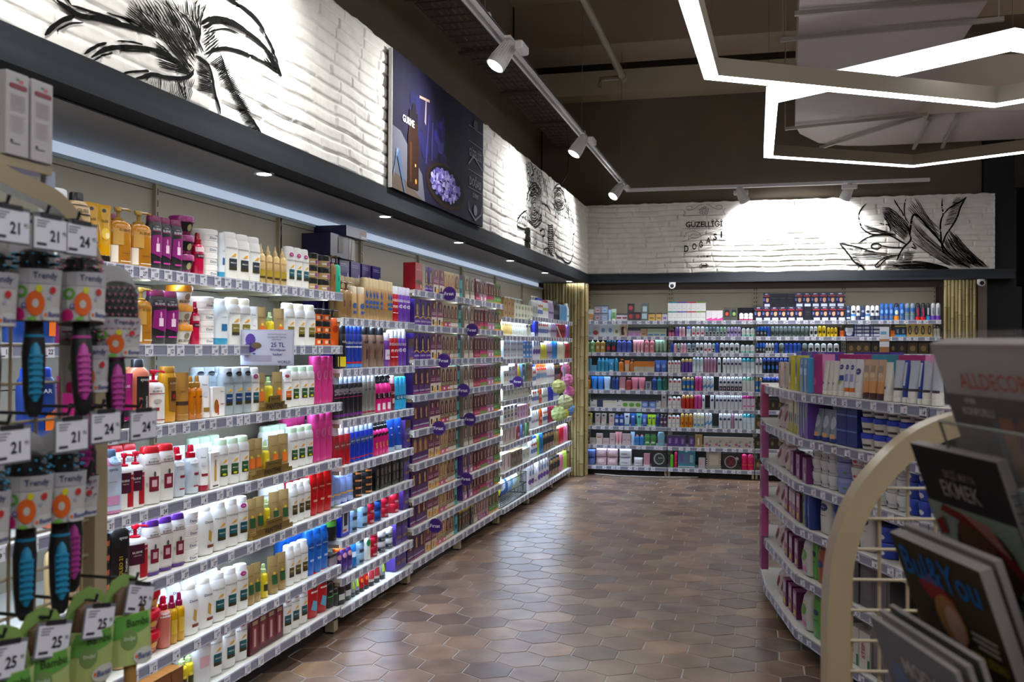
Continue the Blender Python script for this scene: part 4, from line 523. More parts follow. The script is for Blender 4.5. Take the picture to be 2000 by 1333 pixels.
# --- island
PP('y1', 'sanitary_pad_carton', 'purple pad carton with blue top band', 'box', '503c94', (.11, .08, .2), None, [('r', -.5, .8, .5, .95, '2868c0'), ('r', -.5, 0, -.44, 1, '3c2c7c')], cat='carton'); PP('y2', 'lip_balm_card', 'beige barcode carton', 'box', 'b8a89c', (.05, .04, .14), None, [('r', -.1, .1, .3, .4, '8c8078'), ('r', -.3, .8, .3, .84, '9c3c40')], cat='carton')
PP('y3', 'depilatory_carton', 'yellow green depilatory carton', 'box', 'b0a83c', (.05, .05, .18), None, [('e', 0, .6, .25, .2, '2c4c7c'), ('r', -.3, .2, .3, .4, 'd8d4b0')], cat='carton'); PP('y4', 'depilatory_carton', 'light blue and yellow carton', 'box', '3c84b8', (.065, .05, .17), None, [('r', .1, 0, .3, .7, 'c8b02c'), ('r', -.4, .5, .4, .7, 'a8c8dc'), ('r', .1, .8, .45, .95, 'c8c8cc')], cat='carton')
PP('y5', 'sanitary_pad_carton', 'magenta pad carton', 'box', 'a0246c', (.13, .08, .19), None, [('e', -.3, .3, .14, .1, 'c85c9c')], sd='c87cac', cat='carton'); PP('y6', 'sanitary_pad_carton', 'teal pad carton', 'box', '2c88a4', (.19, .08, .19), None, [('r', -.4, .8, .2, .84, '6cc0d0')], cat='carton')
NV = [('e', 0, .78, .3, .07, '1c2c6c'), ('t', 'NIVEA', 0, .78, .025, .4, 'd8dcec')]
PP('y7', 'hand_cream_tube', 'white hand cream tube', 'tub', 'c8c6c0', (.045, .04, .16), 'd4d0c8', [('e', -.1, .34, .16, .04, '2c3c5c')], cat='tube'); PP('y8', 'hand_cream_tube', 'white hand cream tube with blue panel', 'tub', 'c8c8c8', (.05, .04, .17), 'd0d0d0', NV+[('r', -.1, .42, .4, .56, '1c3884'), ('e', 0, .36, .2, .05, '7c9c3c')], cat='tube'); PP('y9', 'hand_cream_tube', 'white hand cream tube with orange base', 'tub', 'c4c4cc', (.048, .04, .17), 'd4d0cc', NV+[('r', -.2, .4, .3, .6, '7c84bc')], [(.1, .24, 'c4641c')], cat='tube'); PP('z1', 'hand_cream_tube', 'white hand cream tube with navy circle', 'tub', 'ccccce', (.058, .04, .17), 'd0d0d0', [('e', 0, .68, .34, .085, '1c2c6c'), ('t', 'NIVEA', 0, .68, .03, .5, 'd8dcec'), ('r', -.2, .4, .2, .41, '8c5c6c')], cat='tube')
PP('z2', 'hand_cream_tube', 'tan hand cream tube with brown cap', 'tub', 'b89878', (.062, .045, .17), '3c1c1c', [('r', -.3, .68, .3, .85, '8c7c6c'), ('e', 0, .6, .3, .06, 'c8b49c')], [(.16, .45, 'c08854'), (.1, .16, '4c2020')], cat='tube'); PP('z3', 'hand_cream_tube', 'clear hand cream tube with white cap', 'tub', 'a8b0bc', (.062, .05, .17), 'd0d0cc', [('r', -.5, .28, .5, .34, '302c38')], [(0, .3, 'd0d0cc')], cat='tube', gl=.15); PP('z4', 'hand_cream_tube', 'blue sided hand cream tube', 'tub', '1c3c98', (.05, .05, .17), 'd0d0cc', [('r', -.5, .28, .5, .34, '302c38'), ('r', -.3, .4, .2, .95, 'b0b4c4')], cat='tube')
PP('z5', 'cotton_pad_pack', 'white pack with red heart print', 'bag', 'c4b4b0', (.12, .08, .13), None, [('e', .1, .55, .2, .24, '8c1c1c'), ('e', .12, .5, .1, .12, '2c1818'), ('r', -.4, .2, .0, .4, 'd0c8c8')], cat='pack'); PP('z6', 'depilatory_carton', 'tall white and yellow carton', 'box', 'c0bc98', (.05, .06, .17), None, [('e', 0, .45, .24, .16, '2c3c6c'), ('r', -.5, 0, .5, .26, 'b0a83c')], cat='carton'); PP('z7', 'sanitary_pad_carton', 'violet pad carton with green oval', 'box', '5c3c98', (.08, .1, .2), None, [('e', .2, .6, .14, .18, '6c8c3c'), ('r', -.5, .1, -.2, .9, '8ca0c0')], cat='carton')
PP('z8', 'blister_pack', 'silver blister pack in blue base', 'tub', '84909c', (.075, .05, .15), '1c3480', [('e', 0, .6, .34, .2, 'b0b8c0'), ('r', -.3, .12, .3, .26, 'c89c6c')], cat='pack', gl=.15); PP('z9', 'cream_box', 'blue cream box', 'box', '1c3078', (.095, .07, .07), None, [('r', -.5, .9, .5, 1, '5c7cb8')], cat='box'); PP('Z1', 'cream_jar', 'white cream jar with blue lid', 'jar', 'c4c0b8', (.095, .095, .07), '1838b8', [('r', -.35, .2, .35, .34, '2c2830')], cat='jar')
PP('Z2', 'cream_carton', 'purple carton with barcode', 'box', '6c2c68', (.07, .05, .12), None, [('r', -.1, .1, .4, .4, 'b0a0b0'), ('e', .1, .7, .1, .08, 'c8a8c0')], cat='carton'); PP('Z3', 'cream_jar', 'white cream jar with white lid', 'jar', 'c4c6c8', (.08, .08, .062), 'c8cacc', [('e', -.1, .35, .16, .14, '2c3c6c'), ('r', 0, .2, .4, .3, 'a8aab0')], cat='jar'); PP('Z4', 'cream_jar', 'lilac cream jar', 'jar', '7c84bc', (.11, .1, .07), '8890c4', [('e', -.2, .35, .08, .1, '3c4480'), ('e', .25, .35, .08, .1, '5c8c6c')], cat='jar'); PP('Z5', 'cream_jar', 'white cream jar with red stripe', 'jar', 'c8c4c4', (.095, .09, .066), 'ccc8c8', [('r', -.5, .1, .5, .16, 'a8283c'), ('e', .1, .4, .14, .1, 'b83c50')], cat='jar')
PP('Z6', 'lotion_bottle', 'large white lotion bottle with navy circle', 'dov', 'c4c4c0', (.085, .05, .2), 'c8c8c8', [('e', 0, .62, .3, .09, '1c2c6c'), ('t', 'NIVEA', 0, .62, .03, .42, 'd8dcec'), ('r', -.25, .42, .25, .43, '8c3c4c')], cat='bottle'); PP('Z7', 'lotion_bottle', 'navy blue lotion bottle', 'els', '1c3484', (.05, .045, .2), '203c90', [('r', -.2, .3, .2, .6, '6c84b8')], cat='bottle'); PP('Z8', 'lotion_bottle', 'bright green lotion bottle', 'els', '4c9438', (.075, .05, .2), '3c7c2c', [('e', 0, .6, .26, .07, '1c2c4c'), ('r', -.2, .4, .2, .42, '1c4c1c')], cat='bottle'); PP('Z9', 'lotion_bottle', 'brown lotion bottle', 'els', '8c4c20', (.065, .05, .18), '5c2c14', [('e', 0, .5, .3, .1, '24347c')], cat='bottle')
PP('X1', 'cotton_pad_pack', 'pink pad pack with barcode', 'bag', 'a85890', (.11, .07, .2), None, [('r', -.2, .75, .3, .92, '6c6c70'), ('p', [(-.3, .2), (.3, .4), (.3, .7), (-.1, .5)], '5c2c54')], cat='pack'); PP('X2', 'sanitary_pad_pack', 'white and yellow pad pack with green heart', 'bag', 'b8b8b4', (.12, .08, .19), None, [('r', -.5, .7, .5, .92, 'ccbc2c'), ('e', .0, .52, .34, .14, '5c8c2c'), ('r', -.3, .1, .3, .24, 'c86ca8')], cat='pack'); PP('X3', 'cream_carton', 'mauve tea tree carton', 'box', '84386c', (.07, .06, .14), None, [('r', -.4, .5, .4, .9, 'c0b0bc'), ('r', -.2, .1, .3, .3, 'c8b03c')], sd='5c1c4c', cat='carton')
PP('X4', 'cream_jar', 'blue cream jar', 'jar', '1c3ca4', (.08, .08, .065), '2044b0', [('e', 0, .35, .2, .16, 'c8ccd8')], cat='jar'); PP('X5', 'liquid_soap_bottle', 'yellow and white liquid bottle', 'els', 'c8c4b8', (.07, .05, .12), 'c8901c', cat='bottle'); PP('X6', 'perfume_carton', 'grey boxed perfume', 'box', '4c4c50', (.1, .08, .2), None, [('r', -.3, .2, .3, .8, '5c5c62')], cat='carton'); PP('X7', 'plaster_carton', 'white plaster carton with red lettering', 'box', 'c0bcb4', (.075, .06, .16), None, [('v', 'STEP', -.1, .5, .3, .7, 'b02c1c'), ('r', .3, 0, .5, .3, '2c6c44')], cat='carton')
PP('X8', 'deodorant_bottle', 'dark cologne bottle with silver cap', 'can', '20242c', (.055, .05, .16), '5c6470', cat='bottle'); PP('X9', 'gift_bag', 'clear wrapped sample bag', 'bag', 'a8a49c', (.1, .07, .16), None, [('e', 0, .5, .3, .2, 'c0a0ac')], cat='bag', gl=.1)

FLOWER_LEFT = '''8 2411 2508 16 -3 15 -2 21 -4 19 -2 16 -1 22 1 25 5 15 4 16 5 17 4 17 4 17 2 17 3 20 2 22 4 25 3 27 5 27 4 26 4 25 3 24 2 19 2 18 2;7 2496 2489 -24 -12 -15 -8 -14 -8 -12 -8 -20 -16 -18 -16 -18 -17 -14 -15 -6 -15 -4 -10;3 2528 2480 -24 -9 -16 -5 -14 -6 -13 -7 -20 -14 -14 -11 -12 -9 -3 -3;4 2472 2513 15 2 14 2 20 3 20 2 21 3 21 3 21 3 20 2 19 3 19 1 17 2 14 1 13 1;3 2635 2546 17 3 16 2 22 3 23 3 23 1 23 1 23 1 18 0 18 0;5 2505 2365 12 9 12 10 16 13 16 12 17 11 16 10 17 9 13 6 13 7;7 2537 2363 12 10 12 10 17 13 16 12 17 10 17 10 17 8 20 9 22 8 25 8 27 8 27 8 26 7 25 6 24 5 23 5 21 3 20 3 17 1 19 1 18 0 18 -1 19 -2 18 -2 16 -3 15 -4 14 -5 23 -7 16 -4 11 -2;3 2553 2362 22 16 14 10 15 10 15 9 15 7 15 7 19 9 4 2;3 2707 2448 17 5 17 5 24 6 21 6 21 6 18 5 17 4 22 5 4 1;3 2689 2474 24 7 16 4 16 4 16 4 16 3 17 2 21 3 4 1;4 2695 2365 18 10 13 6 16 7 20 7 25 8 28 9 22 7 15 4 7 2;7 2727 2362 15 5 16 5 21 6 19 7 18 7 16 8 15 7 15 7 16 4 17 4 18 2 19 2 19 3 21 3 21 5 20 4 19 5 18 6 16 6 15 7 13 7 19 17 10 11 2 3;3 2760 2629 39 -16 38 -21 42 -16 45 -17 44 -18 45 -18 48 -20 48 -19;3 2778 2636 35 -20 40 -17 41 -17 41 -17 42 -18 45 -19 41 -18 47 -21;3 2796 2642 35 -18 37 -19 38 -18 40 -18 40 -16 42 -20 44 -17 43 -18;4 2813 2647 37 -15 34 -19 33 -19 39 -19 36 -18 40 -18 42 -19 45 -17;4 2833 2656 30 -20 35 -17 31 -20 37 -18 39 -16 36 -19 40 -19;3 2852 2662 29 -20 31 -18 30 -18 36 -17 35 -19 33 -19 39 -18 37 -19;3 2871 2667 26 -18 31 -18 29 -18 31 -19 33 -18 36 -17 33 -20;3 2889 2674 25 -18 28 -20 29 -18 28 -18 32 -19 31 -17 31 -19;3 2909 2681 25 -18 22 -20 29 -17 26 -20 29 -18 32 -17 26 -21 35 -18;3 2952 2669 22 -19 23 -18 24 -20 28 -19 26 -19 31 -17 29 -19;4 2946 2695 23 -19 20 -21 23 -17 22 -20 25 -18 25 -17 26 -20 25 -19;3 2940 2668 20 -18 25 -17 27 -16 26 -13 32 -13 32 -15 36 -10;3 2928 2688 24 -16 21 -16 24 -17 28 -14 25 -15 30 -15 30 -13 30 -16;3 2942 2693 23 -16 21 -16 27 -14 24 -16 28 -16 23 -16 28 -14 25 -16;3 2955 2697 23 -15 21 -15 24 -14 28 -14 21 -17 27 -16 19 -20 23 -17;3 2988 2686 27 -13 22 -15 28 -12 20 -19 23 -16 16 -20 22 -19;3 2978 2706 24 -14 28 -12 24 -13 23 -17 21 -16 17 -20 18 -18 13 -23;4 3014 2705 16 -23 18 -4 17 -5 17 -6 24 -16 13 -8 10 -11 11 -10 9 -12 4 -13;3 3045 2714 9 -23 14 -8 14 -4 22 -18 14 -9 15 -21 14 -24 17 -23;5 3073 2739 1 -15 4 -24 21 -18 17 -19 16 -20 14 -24 12 -23;4 3102 2734 4 -24 9 -22 11 -21 13 -24 8 -24 10 -10 6 -13;4 3139 2762 -4 -15 -6 -15 -3 -16 4 -23 9 -24 3 -26 8 -26 18 -22;4 3166 2757 -8 -16 -7 -16 -2 -26 -2 -15 3 -26 0 -15 6 -25 12 -22 11 -12;4 3196 2767 -8 -16 -10 -17 -4 -15 -8 -16 -8 -29 -2 -14 0 -16 2 -26 5 -14 22 -19;9 3170 2686 22 15 15 10 19 9 23 10 27 9 31 8 34 7 36 4 38 1 41 -1 38 -2 35 -2 33 -3 29 -4 28 -6 26 -7 25 -10 23 -12 21 -12 17 -10 15 -10 12 -9 16 -12 3 -2;4 3182 2670 13 10 14 9 18 13 20 11 23 9 26 9 29 6 29 6 29 4 30 3 31 2 29 1 28 0 27 -1 25 -2 25 -4 26 -4 26 -5 27 -6 20 -4 20 -5;3 3194 2654 23 13 22 12 31 16 31 13 30 10 30 6 29 3 23 2 15 1 8 0;7 3354 2836 20 2 20 2 27 2 27 1 27 0 28 -2 29 -3 26 -5 24 -7 21 -9 19 -10 18 -11 17 -10 16 -11 16 -10 13 -11 12 -10 10 -11 14 -19 6 -9;4 3381 2846 25 -2 25 -2 34 -3 32 -3 28 -4 25 -5 22 -5 16 -5 17 -4;7 3195 2582 16 8 16 9 21 11 21 10 22 9 22 8 23 7 26 6 29 5 34 5 37 4 36 3 33 3 32 2 29 1 30 0 30 0 30 -2 31 -3 24 -2 16 -1 8 -1;2 3170 2694 25 16 21 15 13 8;2 3173 2683 24 15 11 9 14 10 15 9;3 3177 2672 26 18 13 9 14 10 9 8;2 3178 2659 17 11 23 19 13 10 16 9;2 3185 2649 14 12 27 21 24 19;2 3185 2637 17 11 13 11 13 12 14 10 16 13;3 3191 2628 13 12 16 12 14 9 16 14 12 9;3 3193 2615 17 14 13 12 15 10 14 13 15 13;2 3195 2604 18 15 14 10 15 13 17 13 17 13;3 3198 2593 16 15 20 14 16 13 14 13 19 13;2 3203 2583 17 15 18 13 17 15 15 13 18 15;2 3207 2571 17 15 17 16 16 12 17 16 17 15;4 3624 2684 25 -4 27 -3 31 -5 28 -3 27 -4;4 3635 2697 20 -9 27 -5 28 -5 28 -7 24 -7;3 3640 2706 26 -7 23 -11 28 -8 26 -8 21 -8;3 3654 2717 24 -9 20 -14 25 -8 19 -13 22 -10;2 3661 2728 25 -13 23 -13 21 -11 16 -14 23 -14;3 3674 2739 22 -15 16 -15 20 -17 21 -15 21 -14;4 3686 2748 17 -16 16 -17 20 -19 20 -16 16 -20;3 3697 2761 13 -22 21 -18 13 -20 16 -21 16 -20;7 3136 2558 16 -1 15 0 21 -1 17 -3 14 -6 16 -21 10 -25 4 -14 4 -14 11 -26 8 -12 9 -11 14 -22 5 -20 3 -14;7 3306 2614 5 -16 9 -23 8 -13 11 -15 13 -15 15 -15 16 -14 19 -13 20 -12 21 -12 20 -12 21 -11 21 -12 22 -11 21 -11 22 -12 22 -11 17 -9 17 -9;2 3238 2560 14 10 13 10 13 9 14 9 14 9;2 3243 2556 15 10 11 9 14 10 15 9 13 9;2 3248 2554 13 7 14 10 14 10 14 8 15 10;3 3255 2550 12 8 14 9 13 10 16 9 14 10;2 3259 2546 15 9 12 8 15 10 14 9 13 9;2 3264 2542 14 9 15 9 12 8 16 9 12 9;2 3270 2539 14 7 15 10 13 8 13 9 15 10;2 3275 2534 16 10 12 8 13 7 15 9 13 10;2 3282 2531 14 9 13 8 13 8 14 8 14 9;3 3288 2527 14 9 14 8 12 8 15 9 14 8;2 3293 2522 15 9 12 8 13 9 16 8 12 8;2 3298 2519 15 9 14 7 12 9 15 8 14 8;2 3303 2515 15 9 13 7 14 9 15 7 14 9;2 3310 2511 12 8 15 8 15 9 28 16;2 3316 2508 13 7 14 8 14 8 14 9 16 7;2 3322 2505 27 13 15 9 13 8 15 8;2 3325 2499 16 8 12 8 15 7 15 9 15 7;2 3333 2497 13 6 14 7 15 8 14 9 13 7;2 3337 2491 16 9 14 7 26 14 15 8;2 3344 2488 13 7 15 8 13 7 15 7 14 7;2 3349 2484 14 7 15 7 14 8 15 7 13 7;2 3355 2479 16 9 14 7 26 13 15 9;2 3361 2476 14 7 14 7 14 8 15 6 14 7;2 3368 2472 12 8 16 6 13 7 15 7 15 7;2 3372 2468 14 7 14 7 15 7 13 6 15 7;2 3380 2464 13 7 13 7 15 5 13 7 16 8;2 3385 2460 13 7 16 6 14 6 29 15;2 3391 2457 14 6 14 6 15 6 13 7 15 6;2 3396 2453 28 11 15 7 15 7 14 7;2 3401 2448 17 6 13 6 13 6 16 7 13 7;2 3407 2444 16 6 28 13 15 6 14 5;2 3413 2439 14 6 15 6 15 7 14 6 15 6;2 3419 2436 15 6 15 6 13 6 15 6 15 6;2 3427 2432 13 6 29 12 16 5 14 6;3 3432 2427 13 6 16 6 15 6 27 11;2 3438 2424 14 5 14 6 16 6 15 6 15 5;2 3445 2420 14 5 14 5 16 7 29 10;2 3450 2415 13 6 17 5 13 6 15 4 16 6;2 3455 2411 16 5 13 6 15 5 15 5 16 6;2 3463 2407 28 10 14 6 16 4 15 6;2 3468 2403 14 5 16 4 15 6 15 5 14 4;2 3473 2398 17 6 15 4 13 6 14 3 16 6;3 3479 2393 16 6 16 5 28 10 17 5;2 3486 2390 15 5 15 5 16 4 14 4 13 6;2 3494 2386 14 5 14 4 16 5 28 8;2 3500 2382 29 9 28 8 16 5;2 3505 2378 14 4 16 4 14 4 16 5 14 3;3 3512 2373 14 4 14 4 16 5 15 4 16 5;2 3517 2368 15 5 15 3 16 5 16 5 13 4;2 3525 2364 14 4 15 5 16 4 28 7;2 3147 2561 15 -1 25 -3 14 -1 12 -2;2 3147 2555 14 -1 14 -1 14 -2 26 -2;2 3148 2549 28 -2 29 -2 13 -1;2 3147 2543 15 0 15 -1 14 -1 14 -1 15 -1;2 3149 2538 15 0 28 -2 14 -1 16 -1;2 3149 2532 30 -1 15 0 14 -1 15 -1;2 3149 2526 15 0 15 0 16 -1 15 0 15 0;2 3149 2520 16 0 14 -1 16 0 16 1 16 -1;2 3148 2514 16 -1 18 1 16 1 17 1 15 0;2 3149 2508 17 0 16 1 15 0 18 1 18 0;2 3148 2502 18 1 16 1 18 1 18 1 17 0;2 3150 2496 16 1 18 2 18 0 18 1 16 1;2 3149 2490 17 2 19 1 17 0 18 1 19 2;2 3148 2485 19 0 18 2 19 1 18 1 19 2;2 3149 2478 19 2 19 2 18 1 19 2 19 2;2 3150 2473 18 2 19 1 20 2 19 2 20 2;2 3149 2466 20 3 19 2 20 2 18 0 20 3;2 3150 2461 18 1 21 3 20 2 19 1 22 4;2 3149 2455 21 3 21 2 20 2 19 2 21 3;2 3149 2448 20 3 20 3 23 3 19 2 23 3;2 3150 2443 20 3 20 2 21 3 23 3 22 2;2 3150 2437 20 3 21 3 22 2 23 3 23 4;2 2839 2398 6 -19 4 -14;2 2851 2401 5 -20 2 -16;2 2860 2404 4 -15 2 -14 1 -8;2 2872 2407 1 -16 5 -15 1 -8;2 2883 2410 1 -17 3 -15 0 -10;2 2895 2413 -1 -18 1 -18 0 -8;2 2903 2414 1 -16 2 -20 -2 -8;2 2915 2417 1 -17 -3 -20 2 -10;2 2925 2421 -1 -20 0 -20 0 -10;2 2938 2424 -2 -21 -1 -22 -3 -9;2 2949 2427 -2 -22 -4 -22 -1 -11;2 2961 2430 -4 -23 -3 -23 -2 -10;2 2972 2432 -3 -23 -6 -24 -2 -11;2 2982 2435 -3 -24 -6 -25 0 -11;2 2994 2436 -6 -24 -3 -25 -5 -12;2 3007 2441 -3 -14 -8 -26 -4 -24;2 3016 2442 -6 -25 -3 -14 -3 -14 -3 -13;2 3028 2446 -3 -14 -7 -28 -6 -26;2 3040 2450 -3 -16 -7 -26 -6 -16 -4 -14;2 3053 2452 -4 -15 -6 -14 -4 -15 -4 -15 -5 -15;2 3064 2455 -3 -15 -6 -16 -3 -14 -7 -15 -4 -15;2 3078 2458 -6 -16 -5 -15 -7 -17 -4 -14 -3 -15;2 3089 2461 -7 -17 -5 -16 -4 -14 -5 -16 -8 -16;2 3103 2464 -9 -16 -6 -17 -4 -15 -6 -17 -5 -17;2 3113 2467 -7 -17 -5 -16 -7 -18 -6 -16 -6 -17;2 3125 2470 -6 -16 -6 -18 -5 -18 -10 -18 -6 -16;5 3025 2437 7 -18 10 -16 16 -18 10 -11 2 -2;4 3058 2446 0 -17 2 -22 7 -18 10 -15 5 -6;5 2879 2422 -15 -9 -17 -12 -9 -15 -2 -15 -1 -6;3 2888 2533 16 -2 17 -3 17 0 14 -4 19 -2;2 2890 2526 17 -2 18 -2 20 0 17 -3 20 -2;2 2891 2519 21 0 19 -2 19 -1 24 0 18 -4;3 2894 2513 22 0 23 -1 21 -1 24 0 22 -1;3 2896 2504 22 2 27 -1 21 -1 28 3 25 0;2 2896 2497 28 2 23 1 27 -1 29 1 28 3;2 2901 2490 27 2 28 2 25 1 29 1 32 2;2 2901 2483 31 4 28 1 33 2 30 1 28 1;2 2904 2477 30 2 33 3 30 2 35 3 34 2;3 2907 2468 31 5 32 1 38 4 34 4 34 3;2 2908 2462 34 4 37 2 37 6 37 3 37 3;2 2910 2454 34 5 39 5 41 5 39 3 39 4;3 2751 2621 26 -9 24 -8 25 -7 23 -10 30 -6;2 2748 2613 23 -9 30 -6 25 -8 28 -7 28 -7;2 2740 2604 30 -6 29 -6 28 -6 28 -8 31 -7;3 2736 2596 29 -6 31 -6 32 -5 27 -6 35 -5;2 2734 2588 28 -5 35 -3 30 -7 33 -4 32 -5;2 2729 2580 30 -5 33 -3 33 -4 35 -5 36 -4;2 2723 2572 35 -4 35 -1 34 -5 38 -1 34 -4;2 2719 2563 37 0 35 -4 36 -2 39 -3 37 -1;2 2717 2557 35 -2 36 -2 40 -1 41 -2 41 0;4 2589 2695 20 -10 25 -11 23 -10 24 -8 25 -9 26 -9;3 2621 2707 20 -10 22 -12 21 -9 23 -12 23 -9 24 -9 27 -9;3 2638 2733 16 -13 21 -10 18 -12 21 -12 19 -11 23 -10 23 -10 21 -12;3 2672 2747 18 -13 18 -12 15 -14 19 -11 17 -13 20 -10 20 -12 21 -11;4 2713 2762 12 -14 16 -13 14 -13 17 -14 15 -13 16 -14 21 -11 15 -14;3 2749 2778 12 -15 15 -14 13 -16 11 -15 17 -12 13 -13 16 -14 15 -15;3 2790 2793 10 -15 11 -16 9 -16 12 -14 10 -16 15 -15 12 -15;3 2837 2791 11 -14 5 -17 12 -17 9 -16 8 -17 11 -14 11 -17;3 2873 2826 4 -18 5 -18 5 -17 6 -18 10 -17 7 -18 9 -15 5 -19;3 2914 2842 2 -18 5 -18 4 -20 4 -18 2 -18 4 -21 6 -16;3 2983 2849 3 -18 6 -17 6 -20 1 -20 6 -17 2 -22 4 -19;3 3041 2871 2 -20 1 -20 1 -20 3 -19 0 -22 1 -21 -3 -20;4 3101 2892 2 -22 -3 -19 -4 -24 1 -19 -3 -23 -7 -22 1 -20;3 3170 2935 -3 -20 -7 -23 -4 -24 -5 -22 -7 -22 -7 -22 -4 -22 -9 -24;4 3232 2937 -6 -24 -10 -24 -12 -25 -7 -22 -13 -25 -8 -22 -13 -25;4 3313 2986 -13 -24 -13 -26 -10 -25 -12 -25 -18 -26 -13 -26 -14 -25;6 2411 2508 -25 8 -16 6 -16 5 -14 3 -26 2 -20 -2 -15 -6 -10 -6;6 2472 2513 -21 15 -13 10 -11 10 -10 12 -8 12 -5 14 -2 27 11 26 9 17 2 4;7 3354 2836 -19 3 -20 2 -25 3 -20 6 -16 10 -11 12 -6 17 1 18 9 21 17 24 24 27 19 20 13 13 6 7;7 3381 2846 19 10 20 11 27 15 31 21 35 27 39 33 43 39 37 37 29 35 23 32 15 28 11 22 8 14 4 7'''
